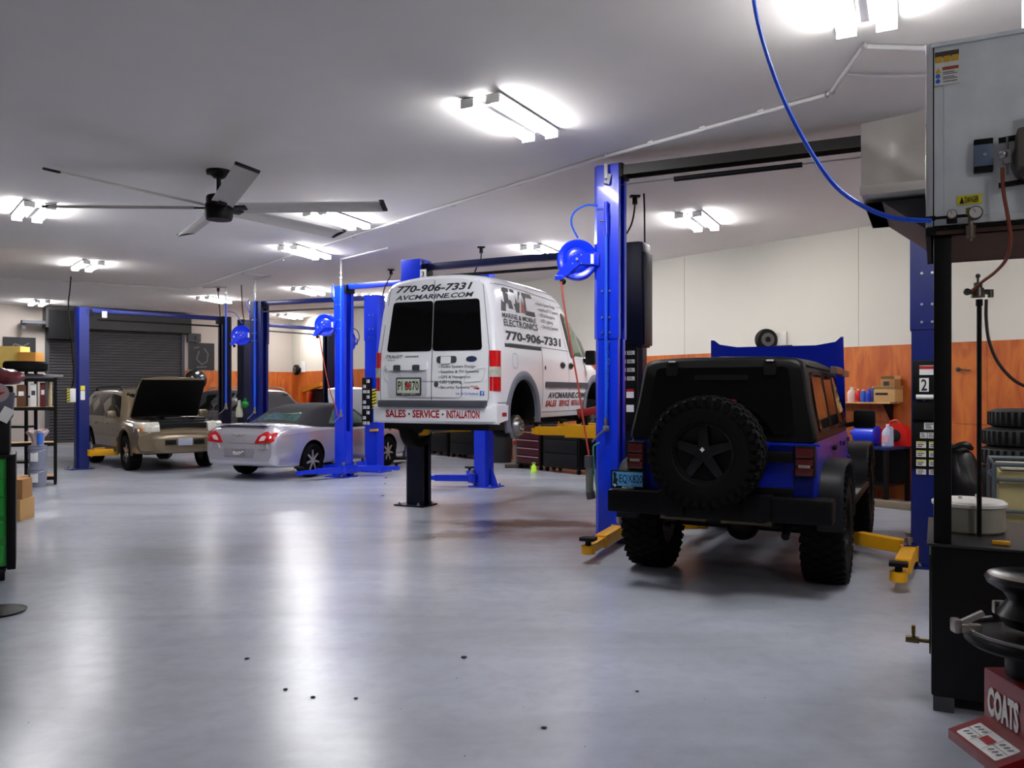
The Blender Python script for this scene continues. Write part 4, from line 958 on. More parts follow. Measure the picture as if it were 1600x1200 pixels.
# underside and running gear
b = B()
b.box((0, 0.5, 0.30), (1.2, 0.7, 0.10), bev=0.02); b.cyl((-0.7, 0.86, 0.25), (0.7, 0.86, 0.25), 0.045); b.box((0.0, 2.2, 0.30), (1.3, 2.6, 0.10), bev=0.02)
b.cyl((-0.45, 0.35, 0.24), (-0.45, 1.2, 0.24), 0.08); b.cyl((0.25, 1.3, 0.22), (0.25, 3.4, 0.22), 0.035); b.box((0.1, 3.7, 0.34), (0.9, 0.8, 0.22), bev=0.03); b.box((0, 0.30, 0.29), (1.55, 0.5, 0.12))
obj('underbody', b, BLKM, van)
b = B()
b.lathe([(0.0, 0.0), (0.05, 0.005), (0.06, 0.05), (0.10, 0.055), (0.115, 0.0), (0.155, 0.0), (0.157, -0.05), (0.10, -0.06), (0, -0.06)], (0.80, 0.86, 0.245), 'X', 36)
hub = obj('brake_hub', b, STEEL, van, 30)
b = B()
for k in range(5): a = 2*PI*k/5; b.cyl((0.84, 0.86+0.05*math.cos(a), 0.245+0.05*math.sin(a)), (0.88, 0.86+0.05*math.cos(a), 0.245+0.05*math.sin(a)), 0.007, seg=8)
obj('wheel_studs', b, DGREY, hub)
wheel(van, -0.78, 0.86, 0.26, 0.32, 0.20, 0.62, name='wheel', side=-1); wheel(van, -0.78, 3.70, 0.26, 0.32, 0.20, 0.62, side=-1); wheel(van, 0.78, 3.70, 0.26, 0.32, 0.20, 0.62, side=1)
# ================================================================ blue lifted off-roader
JA = math.radians(27); JO = V(1.75, 7.10, 0)
jeep = thing('off_roader', 'dark blue lifted four door off-roader with black hardtop and spare tyre, hood open', 'car', JO, -JA)
JB = mat('jeep_blue_paint', (0.0008, 0.010, 0.27, 1), 0.3, coat=0.06, spec=0.35)
JT = mat('black_hardtop', (0.0015, 0.0015, 0.0018, 1), 0.42, spec=0.2, bump=0.08, scale=60)
JK = mat('matte_black_trim', (0.0015, 0.0015, 0.002, 1), 0.5, spec=0.2)
TOPL = mat('hardtop_side', (0.035, 0.030, 0.028, 1), 0.28, coat=0.2)
# tub
b = B()
def tub(y, zt, wd): return [(0, y, 0.74), (wd*0.9, y, 0.74), (wd, y, 0.80), (wd+0.01, y, 1.0), (wd+0.01, y, 1.20), (wd, y, zt-0.03), (wd-0.03, y, zt), (wd*0.5, y, zt+0.005), (0, y, zt+0.005)]
loft_body(b, [tub(0.06, 1.275, 0.76), tub(0.085, 1.285, 0.785), tub(0.2, 1.29, 0.79), tub(1.5, 1.29, 0.79), tub(2.6, 1.29, 0.79), tub(2.95, 1.27, 0.77)], 3, 3)
body = obj('tub', b, JB, jeep, 35)
cs = arch_cutters([(0.80, 0.52)], 0.56, 0.82, 0.28)
for c in cs: c.parent = jeep
cut(body, cs, BLK)
b = B()
def nose(y, zt, wd): return [(0, y, 0.80), (wd*0.9, y, 0.80), (wd, y, 0.84), (wd, y, 1.0), (wd, y, zt-0.06), (wd-0.05, y, zt), (wd*0.5, y, zt+0.02), (0, y, zt+0.025)]
loft_body(b, [nose(2.95, 1.24, 0.74), nose(3.3, 1.20, 0.70), nose(4.0, 1.15, 0.60), nose(4.10, 1.10, 0.58)], 3, 3); obj('nose', b, JB, jeep, 35)
b = B(); patch(b, rect(-0.62, 3.05, 0.62, 3.95), Surf((0, 0, 1.235), (1, 0, 0), (0, 1, 0)), 0.01, 2); obj('engine_bay', b, BLK, jeep)
# hardtop: leaning sides, slanted back
def ht(y, zt, wl, wt): return [(0, y, 1.285), (wl*0.9, y, 1.285), (wl, y, 1.29), (wl, y, 1.36), ((wl+wt)/2, y, (1.36+zt-0.12)/2), (wt+0.015, y, zt-0.12), (wt-0.01, y, zt-0.04), (wt-0.09, y, zt-0.003), (wt*0.5, y, zt+0.012), (0, y, zt+0.015)]
b = B()
def slant(p):
    if p.y < 0.6 and p.z > 1.3: p.y += (p.z-1.3)*0.13*(0.6-p.y)/0.6
    return p
loft_body(b, [ht(0.05, 1.955, 0.765, 0.66), ht(0.08, 1.985, 0.79, 0.68), ht(0.2, 1.99, 0.795, 0.69), ht(1.4, 2.00, 0.795, 0.69), ht(2.3, 1.975, 0.79, 0.685), ht(2.62, 1.94, 0.78, 0.67), ht(2.85, 1.60, 0.77, 0.72), ht(2.98, 1.34, 0.76, 0.74)], 4, 3, slant)
top = obj('hardtop', b, JT, jeep, 32); bvj = bvh_of(top); bvt = bvh_of(body)
JR = lambda off=0.004: Surf((0, 0, 0), (0, 1, 0), (0, 0, 1), d=(-1, 0, 0), bvh=bvj, off=off)
JL = lambda off=0.004: Surf((0, 0, 0), (0, -1, 0), (0, 0, 1), d=(1, 0, 0), bvh=bvj, off=off)
JBk = lambda off=0.004: Surf((0, 0, 0), (1, 0, 0), (0, 0, 1), d=(0, 1, 0), bvh=bvj, off=off)
b = B(); patch(b, rpoly([(-0.63, 1.34), (0.63, 1.34), (0.565, 1.91), (-0.565, 1.91)], 0.05, 5), JBk(0.012), 0.016, 4); rw = obj('rear_window', b, GLASSK, jeep, 40)
b = B(); patch(b, rpoly(rect(-0.22, 1.80, 0.24, 1.845), 0.015), JBk(0.03), 0.02, 1); obj('wiper_housing', b, JK, rw)
for x in (-0.42, 0.42):
    b = B(); patch(b, rpoly(rect(x-0.05, 1.84, x+0.05, 1.965), 0.02), JBk(0.035), 0.03, 1); hg = obj('glass_hinge', b, JK, jeep)
    b = B(); patch(b, rpoly(rect(x-0.03, 1.955, x+0.03, 1.97), 0.004), JBk(0.045), 0.012, 1); obj('hinge_pin', b, STEEL, hg)
for x in (-0.60, -0.60): pass
b = B(); b.box((-0.01, 0.02, 1.60), (0.34, 0.05, 0.07), bev=0.008); obj('high_brake_light', b, mat('dark_red_lens', rgb(90, 10, 14), 0.2, coat=0.5), jeep)
for S_, nm in ((JR, 1), (JL, -1)):
    for (y0, y1, t0, t1) in ((0.26, 1.02, 0.34, 1.00), (1.12, 1.80, 1.12, 1.78), (1.90, 2.72, 1.90, 2.50)):
        q = [(nm*y0, 1.37), (nm*y1, 1.37), (nm*t1, 1.86), (nm*t0, 1.86)][::nm]
        b = B(); patch(b, rpoly(q, 0.05, 4), S_(0.008), 0.014, 3); wf = obj('side_window', b, mat('brown_side_glass', (0.008, 0.006, 0.005, 1), 0.04, spec=0.3), jeep, 40)
        b = B(); ribbon(b, rpoly(q, 0.05, 4), S_(0.013), 0.028, 0.1, closed=True); obj('window_seal', b, JK, wf, 0)
    b = B(); ribbon(b, [(nm*0.25, 1.93), (nm*2.55, 1.92)], S_(0.02), 0.03, 0.1); obj('rain_gutter', b, JK, jeep, 0)
    b = B(); ribbon(b, [(nm*1.06, 1.36), (nm*1.06, 1.9)], S_(0.01), 0.02, 0.1); ribbon(b, [(nm*1.85, 1.36), (nm*1.85, 1.9)], S_(0.01), 0.02, 0.1); obj('door_gap', b, BLK, jeep, 0)
    b = B(); b.box((nm*0.80, 1.55, 1.905), (0.05, 0.65, 0.07), bev=0.01); b.box((nm*0.80, 2.25, 1.89), (0.05, 0.65, 0.07), bev=0.01); obj('wind_deflector', b, mat('smoky_trim', (0.08, 0.07, 0.065, 1), 0.25), jeep)
# tailgate
TB = lambda off=0.004: Surf((0, 0, 0), (1, 0, 0), (0, 0, 1), d=(0, 1, 0), bvh=bvt, off=off)
b = B(); patch(b, rpoly(rect(-0.60, 0.80, 0.62, 1.265), 0.04), TB(0.03), 0.035, 2); tg = obj('tailgate', b, JB, jeep, 40)
for z in (0.86, 1.16): b = B(); b.box((0.44, 0.01, z), (0.36, 0.05, 0.09), bev=0.012); obj('tailgate_hinge', b, JK, tg)
b = B(); b.box((0.30, 0.005, 1.255), (0.26, 0.06, 0.055), bev=0.006); b.box((0.62, 0.03, 1.262), (0.42, 0.05, 0.02), bev=0.004); obj('top_rail', b, JB, tg)
b = B(); b.box((-0.46, 0.01, 1.300), (0.12, 0.05, 0.03), bev=0.008); obj('gate_catch', b, mat('aluminium', (0.6, .6, .62, 1), .3, metal=.9), tg)
for s in (-1, 1):
    x = s*0.715
    b = B(); b.box((x, 0.015, 1.13), (0.16, 0.11, 0.26), bev=0.02); tl = obj('tail_light', b, JK, jeep)
    b = B(); b.box((x, -0.045, 1.20), (0.135, 0.02, 0.075), bev=0.006); b.box((x, -0.045, 1.05), (0.135, 0.02, 0.065), bev=0.006); b.box((x, -0.045, 1.125), (0.135, 0.018, 0.055), bev=0.006); obj('red_lens', b, mat('smoked_red_lens', rgb(70, 8, 14), 0.2, coat=0.6), tl)
    b = B(); b.box((x, -0.056, 1.092), (0.09, 0.01, 0.022), bev=0.003); obj('clear_lens', b, mat('smoked_clear_lens', rgb(120, 110, 100), 0.3), tl)
# number plate
PBLU = mat('plate_blue', rgb(85, 165, 225), 0.45)
psf = Surf((-0.775, -0.075, 0.915), (1, 0, 0), (0, 0, 1), d=(0, 1, 0), off=0)
b = B(); b.box((-0.75, -0.04, 0.975), (0.14, 0.06, 0.05)); obj('plate_bracket', b, JK, jeep)
b = B(); b.box((-0.75, -0.03, 0.88), (0.10, 0.09, 0.05)); obj('plate_bracket', b, JK, jeep)
pf = plate(jeep, psf, -0.155, -0.075, 0.155, 0.085, 'EQX820', PBLU, KBLACK, BLK)
for ch in list(pf.children):
    if ch.name.startswith('plate_number'): bpy.data.objects.remove(ch)
b = B(); text(b, 'EQX820', psf, -0.075, -0.035, 0.14, 0.05, bold=0.01, extra=0.006); obj('plate_number', b, mat('ink_navy', rgb(8, 25, 50), .6), pf)
b = B(); poly(b, [(-0.135, -0.03), (-0.125, 0.02), (-0.135, 0.06), (-0.115, 0.07), (-0.10, 0.05), (-0.105, 0.02), (-0.085, 0.0), (-0.10, -0.02), (-0.09, -0.05), (-0.11, -0.045)], psf, 0.006); obj('plate_emblem', b, KBLACK, pf)
b = B(); text(b, 'kentucky', psf, -0.055, 0.062, 0.10, 0.078, extra=0.006); obj('plate_caption', b, mat('ink_green', rgb(120, 160, 60), .5), pf)
b = B(); text(b, 'BRACKEN', psf, -0.05, -0.072, 0.06, -0.056, bold=0.02, extra=0.004); poly(b, [(-0.13, -0.05), (-0.115, -0.065), (-0.10, -0.05), (-0.115, -0.035)], psf, 0.007); obj('plate_caption', b, KWHITE, pf)
# rear bumper
b = B()
b.box((-0.65, -0.02, 0.735), (0.58, 0.26, 0.20), bev=0.025); b.box((0.65, -0.02, 0.735), (0.58, 0.26, 0.20), bev=0.025); b.box((0, -0.01, 0.70), (0.86, 0.22, 0.16), bev=0.02)
b.box((-0.36, -0.06, 0.75), (0.22, 0.22, 0.20), bev=0.02); b.box((0.36, -0.06, 0.75), (0.22, 0.22, 0.20), bev=0.02)
obj('rear_bumper', b, JK, jeep)
b = B(); b.box((-0.30, 0.02, 0.60), (0.40, 0.05, 0.03)); b.box((0.24, 0.02, 0.60), (0.42, 0.05, 0.035)); obj('frame_crossmember', b, mat('rusty_frame', rgb(98, 84, 60), 0.7, var=.3), jeep)
# fender flares
for s in (-1, 1):
    b = B(); rows = []
    for k in range(25):
        a = math.radians(-5+190*k/24); r_ = 0.60
        ca, sa = math.cos(a), math.sin(a); q = (abs(ca)**4+abs(sa)**4)**-0.25
        rows.append([V(s*x, 0.80+r1*ca*q*0.98, 0.58+r1*sa*q*0.86) for x, r1 in ((0.78, 0.52), (0.97, 0.55), (0.985, 0.585), (0.95, 0.60), (0.78, 0.60))])
    b.grid(rows); obj('fender_flare', b, mat('flare_black', (0.005, 0.0055, 0.007, 1), 0.5, spec=0.3), jeep, 40)
    b = B(); rows = []
    for k in range(17):
        a = math.radians(20+150*k/16); ca, sa = math.cos(a), math.sin(a); q = (abs(ca)**4+abs(sa)**4)**-0.25
        rows.append([V(s*x, 3.75+r1*ca*q, 0.58+r1*sa*q*0.86) for x, r1 in ((0.60, 0.52), (0.96, 0.55), (0.975, 0.585), (0.94, 0.60), (0.60, 0.60))])
    b.grid(rows); obj('fender_flare', b, mat('flare_black', (0.005, 0.0055, 0.007, 1), 0.5, spec=0.3), jeep, 40)
    b = B(); b.box((s*0.90, 2.25, 0.66), (0.18, 1.75, 0.06), bev=0.015); stp = obj('side_step', b, JK, jeep)
    b = B(); b.box((s*0.91, 1.95, 0.695), (0.13, 0.5, 0.012), bev=0.003); obj('step_pad', b, mat('grey_step_pad', rgb(120, 118, 116), 0.6), stp)
    b = B(); b.box((s*0.97, 2.72, 1.40), (0.22, 0.12, 0.20), bev=0.03); b.bar((s*0.78, 2.75, 1.33), (s*0.92, 2.74, 1.36), 0.05, 0.05); obj('door_mirror', b, JK, jeep)
    for y in (1.30, 2.10):
        b = B(); b.box((s*0.812, y, 1.17), (0.03, 0.16, 0.04), bev=0.008); obj('door_handle', b, JK, jeep)
    for y in (1.95, 2.75):
        for z in (0.98, 1.18): b = B(); b.box((s*0.80, y, z), (0.03, 0.10, 0.05), bev=0.006); obj('door_hinge', b, JB, jeep)
# raised hood
b = B(); rows = []
for i, t in enumerate((0, 0.15, 0.5, 0.85, 0.97, 1.0)):
    z = 1.30+0.93*t; hw = 0.76-0.02*t; y = 3.02-0.10*t
    rows.append([V(x*hw, y-(0.07 if abs(x) > 0.97 else 0.035 if abs(x) > 0.9 else 0), z+(0.085 if (t > 0.9 and abs(x) > 0.95) else 0.035 if (t > .9 and abs(x) > .85) else 0)) for x in (-1, -0.96, -0.88, -0.6, -0.2, 0.2, 0.6, 0.88, 0.96, 1)])
f_ = b.grid(rows); bk = b.grid([[p+V(0, 0.035, 0) for p in r] for r in rows])
loopA = [f_[0][k] for k in range(10)]+[f_[i][9] for i in range(1, 6)]+[f_[5][k] for k in range(8, -1, -1)]+[f_[i][0] for i in range(4, 0, -1)]
loopB = [bk[0][k] for k in range(10)]+[bk[i][9] for i in range(1, 6)]+[bk[5][k] for k in range(8, -1, -1)]+[bk[i][0] for i in range(4, 0, -1)]
for k in range(len(loopA)):
    k2 = (k+1) % len(loopA); b.bm.faces.new((loopA[k], loopA[k2], loopB[k2], loopB[k]))
obj('raised_hood', b, JB, jeep, 35)
# chassis
b = B()
for s in (-1, 1): b.box((s*0.42, 2.0, 0.62), (0.10, 3.9, 0.12)); b.cyl((s*0.52, 0.25, 0.46), (s*0.52, 0.78, 0.80), 0.035)
b.cyl((-0.8, 0.80, 0.47), (0.8, 0.80, 0.47), 0.055); b.cyl((-0.8, 3.75, 0.47), (0.8, 3.75, 0.47), 0.055); b.sph((0.05, 0.80, 0.47), 0.16); b.sph((-0.2, 3.75, 0.47), 0.15)
b.box((0.0, 0.45, 0.62), (0.9, 0.35, 0.16), bev=0.04); b.box((0, 2.1, 0.66), (1.1, 2.2, 0.2), bev=0.03); b.cyl((0.05, 0.9, 0.50), (0.0, 2.2, 0.62), 0.04)
obj('chassis', b, BLKM, jeep)
WR = mat('black_rim', (0.003, 0.003, 0.003, 1), 0.35, spec=0.3)
for (x, y) in ((-0.80, 0.80), (0.80, 0.80), (-0.80, 3.75), (0.80, 3.75)):
    wheel(jeep, x, y, 0.49, 0.475, 0.34, 0.55, 'mud', WR, 'wheel', 5, 1 if x > 0 else -1)
# spare wheel on the tailgate
b = B(); b.box((0, -0.02, 1.15), (0.30, 0.18, 0.34), bev=0.02); b.cyl((0, -0.25, 1.15), (0, 0.0, 1.15), 0.07); obj('spare_carrier', b, JK, jeep)
sp = wheel(jeep, -0.02, -0.27, 1.20, 0.455, 0.30, 0.55, 'mud', mat('dark_spare_rim', (0.006, 0.006, 0.007, 1), 0.30, spec=0.4), 'spare_wheel', 5, 1)
sp.rotation_euler.z = -PI/2
b = B(); s_ = Surf((-0.02, -0.43, 1.20), (1, 0, 0), (0, 0, 1)); patch(b, [(0.012*math.cos(a*PI/4)*(1 if a % 2 else 1.6), 0.03+0.014*math.sin(a*PI/4)*(1 if a % 2 else 1.5)) for a in range(8)], s_, 0.01, 1); obj('cap_emblem', b, KWHITE, jeep)
# ================================================================ estate-type vehicles and the convertible
def suv(loc, heading, paint, label, hood_open=True, bars=True, tan=False, group=None):
    ang = math.atan2(-heading[0], heading[1])
    t = thing('sport_utility_vehicle', label, 'car', loc, ang, group)
    def hd(y, z, w_, zb=0.42): return [(0, y, zb), (0.80, y, zb), (0.90, y, zb+0.05), (0.935, y, 0.62), (0.935, y, min(0.86, z-.2)), (0.92, y, min(0.98, z-0.12)), ((w_+0.9)/2, y, z-0.08), (w_+0.02, y, z-0.05), (w_-0.06, y, z-0.015), (w_*0.5, y, z), (0, y, z+0.01)]
    st = [sect(0.0, 0.50, 1.02, 1.58, 0.84, 0.86, 0.62), sect(0.06, 0.44, 1.06, 1.66, 0.90, 0.905, 0.66), sect(0.25, 0.40, 1.08, 1.72, 0.93, 0.925, 0.68), sect(1.2, 0.38, 1.08, 1.76, 0.94, 0.93, 0.70),
          sect(2.2, 0.38, 1.07, 1.76, 0.94, 0.93, 0.70), sect(2.75, 0.38, 1.07, 1.70, 0.94, 0.93, 0.68), sect(3.1, 0.38, 1.06, 1.46, 0.94, 0.93, 0.70, 0.02), hd(3.50, 1.14, 0.80), hd(4.0, 1.10, 0.82), hd(4.5, 1.07, 0.82), hd(4.68, 1.00, 0.80), hd(4.78, 0.88, 0.70, 0.46)]
    b = B(); loft_body(b, st, 4, 3); o = obj('body', b, paint, t, 35); bv = bvh_of(o)
    cs = arch_cutters([(1.05, 0.42), (3.85, 0.42)], 0.47, 0.94, 0.3)
    for c in cs: c.parent = t
    cut(o, cs, BLK)
    SRr = lambda off=0.004: Surf((0, 0, 0), (0, 1, 0), (0, 0, 1), d=(-1, 0, 0), bvh=bv, off=off)
    SLl = lambda off=0.004: Surf((0, 0, 0), (0, -1, 0), (0, 0, 1), d=(1, 0, 0), bvh=bv, off=off)
    Sf = lambda off=0.004: Surf((0, 0, 0), (-1, 0, 0), (0, 0, 1), d=(0, -1, 0), bvh=bv, off=off)
    Sb_ = lambda off=0.004: Surf((0, 0, 0), (1, 0, 0), (0, 0, 1), d=(0, 1, 0), bvh=bv, off=off)
    St = lambda off=0.004: Surf((0, 0, 0), (1, 0, 0), (0, 1, 0), d=(0, 0, -1), bvh=bv, off=off)
    for S_, n in ((SRr, 1), (SLl, -1)):
        for q in ([(0.35, 1.14), (1.15, 1.14), (1.15, 1.62), (0.65, 1.60)], [(1.22, 1.14), (2.10, 1.14), (2.10, 1.66), (1.22, 1.66)], [(2.18, 1.14), (3.25, 1.14), (2.75, 1.60), (2.18, 1.66)]):
            b = B(); patch(b, rpoly([(n*p[0], p[1]) for p in q][::n], 0.05, 4), S_(0.006), 0.01, 4); obj('side_window', b, CARGL, t, 40)
        b = B()
        for yy in (1.19, 2.14): ribbon(b, [(n*yy, 0.50), (n*yy, 1.10)], S_(0.003), 0.012, 0.06)
        ribbon(b, [(n*1.5, 0.46), (n*3.35, 0.46)], S_(0.003), 0.012, 0.1); ribbon(b, [(n*3.30, 0.5), (n*3.35, 1.08)], S_(0.003), 0.012, 0.06)
        obj('door_gap', b, BLK, t, 0)
        b = B(); patch(b, rpoly([(n*1.55, 0.60), (n*3.3, 0.60), (n*3.3, 0.72), (n*1.55, 0.72)][::n], 0.02), S_(0.02), 0.02, 4); obj('side_moulding', b, paint, t)
        for yy in (1.55, 2.45):
            b = B(); b.box((n*0.945, yy, 0.98), (0.03, 0.18, 0.035), bev=0.01); obj('door_handle', b, paint, t)
        b = B(); b.box((n*1.02, 3.12, 1.20), (0.20, 0.12, 0.16), bev=0.04); b.bar((n*0.9, 3.12, 1.12), (n*0.98, 3.12, 1.18), 0.05, 0.05); mo = obj('door_mirror', b, BLK if not tan else paint, t)
        if bars:
            b = B(); b.tube(smoothpts([(n*0.64, 0.5, 1.73), (n*0.64, 0.7, 1.81), (n*0.64, 1.6, 1.83), (n*0.64, 2.4, 1.81), (n*0.64, 2.6, 1.74)], 4), 0.02); obj('roof_rail', b, BLK if tan else STEEL, t)
        b = B(); rows = []
        for k in range(21):
            a = math.radians(-8+196*k/20); rows.append([V(n*x, 3.85+r_*math.cos(a), 0.42+r_*math.sin(a)) for x, r_ in ((0.90, 0.465), (0.955, 0.47), (0.965, 0.50), (0.935, 0.55))])
        b.grid(rows)
        obj('fender_flare', b, paint, t, 40)
        b = B(); b.box((n*0.90, 2.35, 0.42), (0.14, 1.8, 0.06), bev=0.02); obj('side_step', b, DGREY, t)
        b = B(); rows = []
        for z, dy in ((0.845, -0.02), (0.86, 0.0), (0.93, 0.0), (1.0, -0.02), (1.05, -0.07), (1.06, -0.12)):
            rows.append([V(n*x, y+dy, z) for x, y in ((0.50, 4.70), (0.51, 4.80), (0.62, 4.80), (0.74, 4.775), (0.84, 4.72), (0.90, 4.62), (0.945, 4.48), (0.93, 4.40))])
        b.grid(rows); hl = obj('headlight', b, CLRLENS, t, 40)
        b = B(); b.sph((n*0.84, 4.69, 0.93), 0.055, (1, .8, 1.1)); obj('indicator_lens', b, mat('amber_lens', rgb(200, 130, 60), .2, coat=1), hl)
        b = B(); q = [(-n*0.54, 0.52), (-n*0.78, 0.52), (-n*0.78, 0.60), (-n*0.54, 0.60)]; patch(b, rpoly(q if n < 0 else q[::-1], 0.02), Sf(0.09), 0.03, 2); obj('fog_light', b, CLRLENS, t)
        b = B(); patch(b, rpoly([(n*0.72, 0.75), (n*0.88, 0.75), (n*0.86, 1.1), (n*0.72, 1.1)][::n], 0.03), Sb_(0.01), 0.03, 2); obj('tail_light', b, REDLENS, t)
    b = B(); patch(b, rpoly([(-0.70, 1.13), (0.70, 1.13), (0.60, 1.68), (-0.60, 1.68)], 0.07, 4), Sf(0.006), 0.01, 6); obj('windscreen', b, CARGL, t, 40)
    b = B(); patch(b, rpoly([(-0.66, 1.12), (0.66, 1.12), (0.54, 1.58), (-0.54, 1.58)], 0.07, 4), Sb_(0.006), 0.01, 4); obj('rear_window', b, CARGL, t, 40)
    # bumper
    b = B(); rows = []
    for x in [-0.94+0.094*k for k in range(21)]:
        y = 4.86-0.22*(abs(x)/0.94)**3; rows.append([V(x, y-0.25, 0.40), V(x, y-0.06, 0.40), V(x, y-0.02, 0.48), V(x, y-0.01, 0.62), V(x, y, 0.70), V(x, y-0.02, 0.78), V(x, y-0.07, 0.82), V(x, y-0.25, 0.83)])
    b.grid(rows); b.prism([(4.40, .42), (4.70, .42), (4.64, .82), (4.40, .82)], 'X', 0.88, 0.945); b.prism([(4.40, .42), (4.70, .42), (4.64, .82), (4.40, .82)], 'X', -0.945, -0.88)
    fb = obj('front_bumper', b, paint, t, 40)
    for x in (-0.30, 0.30):
        b = B(); b.box((x, 4.855, 0.63), (0.22, 0.02, 0.10), bev=0.004); obj('bumper_grille', b, BLK, fb)
    b = B(); b.box((0, 4.865, 0.63), (0.30, 0.012, 0.15), bev=0.004); obj('licence_plate', b, mat('plate_grey', rgb(150, 155, 172), .5, var=.15, scale=30), fb)
    b = B(); b.box((0, 4.66, 0.93), (1.0, 0.18, 0.22), bev=0.02)
    for k in range(4): b.box((0, 4.755, 0.86+k*0.048), (0.94, 0.02, 0.012))
    obj('grille', b, BLK, t)
    b = B()
    b.cyl((-.7, 1.05, .38), (.7, 1.05, .38), .05); b.cyl((-.7, 3.85, .38), (.7, 3.85, .38), .05); b.box((0, 2.4, 0.40), (1.3, 3.6, 0.12), bev=.03); b.sph((0.1, 3.85, 0.36), 0.13); obj('chassis', b, BLKM, t)
    for (x, y) in ((-0.80, 1.05), (0.80, 1.05), (-0.80, 3.85), (0.80, 3.85)):
        wheel(t, x, y, 0.385, 0.385, 0.26, 0.58, 'road', STEEL, 'wheel', 6, 1 if x > 0 else -1)
    if hood_open:
        b = B(); patch(b, rect(-0.72, 3.52, 0.72, 4.62), St(0.01), 0.01, 2); eb = obj('engine_bay', b, BLK, t)
        b = B()
        b.box((0, 4.0, 1.10), (0.5, 0.6, 0.10), bev=0.03); b.box((-0.5, 4.2, 1.09), (0.25, 0.3, 0.10), bev=0.02); b.cyl((0.42, 4.3, 1.05), (0.42, 4.3, 1.14), 0.08); b.box((0, 4.6, 1.05), (1.3, 0.06, 0.08), bev=.01)
        obj('engine', b, BLKM, eb)
        b = B(); rows = []; rb_ = []
        for t_ in (0, 0.12, 0.3, 0.5, 0.7, 0.88, 1.0):
            y = 3.52+0.62*t_; z = 1.16+0.92*t_-0.10*t_*t_; hw = 0.74-0.03*t_-0.05*max(0, t_-0.8)*5*0.6
            rows.append([V(x*hw, y-0.05*(1-x*x)-0.02, z+0.05*(1-x*x)) for x in (-1, -.9, -.6, -.2, .2, .6, .9, 1)])
            rb_.append([V(x*hw*0.985, y+0.03-0.02*(1-x*x), z-0.02) for x in (-1, -.9, -.6, -.2, .2, .6, .9, 1)])
        A = b.grid(rows); b.mi = 1; D = b.grid(rb_)
        lA = A[0]+[A[i][7] for i in range(1, 7)]+A[6][6::-1]+[A[i][0] for i in range(5, 0, -1)]
        lD = D[0]+[D[i][7] for i in range(1, 7)]+D[6][6::-1]+[D[i][0] for i in range(5, 0, -1)]
        b.mi = 0
        for k in range(len(lA)): k2 = (k+1) % len(lA); b.bm.faces.new((lA[k], lA[k2], lD[k2], lD[k]))
        under = paint if not tan else BLK
        hd_ = obj('raised_hood', b, [paint, under], t, 40)
        if tan:
            b = B(); b.box((-0.28, 4.11, 2.0), (0.36, 0.05, 0.03), bev=.01, rx=0.3); obj('hood_scoop', b, paint, hd_)
    return t
TAN = mat('tan_metallic_paint', rgb(118, 104, 82), 0.3, metal=0.5, coat=0.5, var=0.03)
hv = Vector((0.653, -0.757, 0))
suv(V(-10.15, 21.45, 0), hv, TAN, 'tan sport utility vehicle with its hood open in front of the roll-up door', tan=True)
GRM = mat('dark_grey_metallic', rgb(62, 64, 72), 0.22, metal=0.5, coat=0.7, var=0.03)
hv2 = Vector((0.78, -0.63, 0)).normalized()
g2 = suv(V(-9.35, 26.45, 0), hv2, GRM, 'dark grey vehicle with roof rails behind the silver convertible', hood_open=False)
hv3 = Vector((0.0, -1.0, 0))
wc = suv(V(-4.3, 25.2, 0), hv3, mat('white_car_paint', rgb(235, 236, 238), 0.25, coat=0.5, var=0.01), 'white vehicle with raised hood behind the bright middle post', bars=False); wc.scale = (0.80, 0.80, 0.9)

# ---- silver convertible
SIL = mat('silver_metallic_paint', rgb(188, 186, 196), 0.26, metal=0.55, coat=0.6, var=0.02)
SOFT = mat('soft_top_black', rgb(32, 32, 36), 0.85, var=0.1, scale=30)
ch = math.radians(24); cu, cv = V(math.cos(ch), -math.sin(ch), 0), V(math.sin(ch), math.cos(ch), 0)
rw_ = V(-4.02, 16.6, 0)-cu*0.83; CO = rw_-cv*1.10
car = thing('convertible', 'silver convertible with black soft top parked beside the bright blue middle post', 'car', CO, -ch)
def cs_(y, zb, z, w_, zs=None, k=1.0):   # low body section: z = deck height
    zs = zs or z-0.10
    return [(0, y, zb), (0.78*k, y, zb), (0.86*k, y, zb+0.05), (0.905*k, y, 0.50), (0.908*k, y, 0.68), (0.89*k, y, zs), (0.85*k, y, zs+0.05), (w_, y, z-0.02), (w_*0.6, y, z+0.01), (0, y, z+0.02)]
b = B()
st = [cs_(0.0, 0.38, 0.86, 0.60, 0.76, 0.86), cs_(0.06, 0.30, 0.98, 0.66, 0.84, 0.93), cs_(0.16, 0.27, 1.045, 0.70, 0.90, 0.965), cs_(0.4, 0.25, 1.07, 0.74, 0.95, 0.99), cs_(1.0, 0.24, 1.05, 0.76, 0.94), cs_(1.6, 0.24, 1.00, 0.78, 0.92), cs_(2.6, 0.24, 0.97, 0.78, 0.88), cs_(3.4, 0.24, 0.97, 0.78, 0.86),
      cs_(3.8, 0.24, 0.93, 0.76, 0.83), cs_(4.4, 0.24, 0.84, 0.72, 0.74, 0.98), cs_(4.75, 0.26, 0.72, 0.60, 0.62, 0.9), cs_(4.9, 0.30, 0.58, 0.45, 0.50, 0.75)]
def clip_(p):
    if p.y < 0.3 and p.z < 0.75: p.y -= 0.05*(1-abs(p.x))*(0.3-p.y)/0.3
    return p
loft_body(b, st, 4, 3, clip_); body = obj('body', b, SIL, car, 35); bvc = bvh_of(body)
cs = arch_cutters([(1.10, 0.36), (3.86, 0.36)], 0.385, 0.91, 0.28)
for c in cs: c.parent = car
cut(body, cs, BLK)
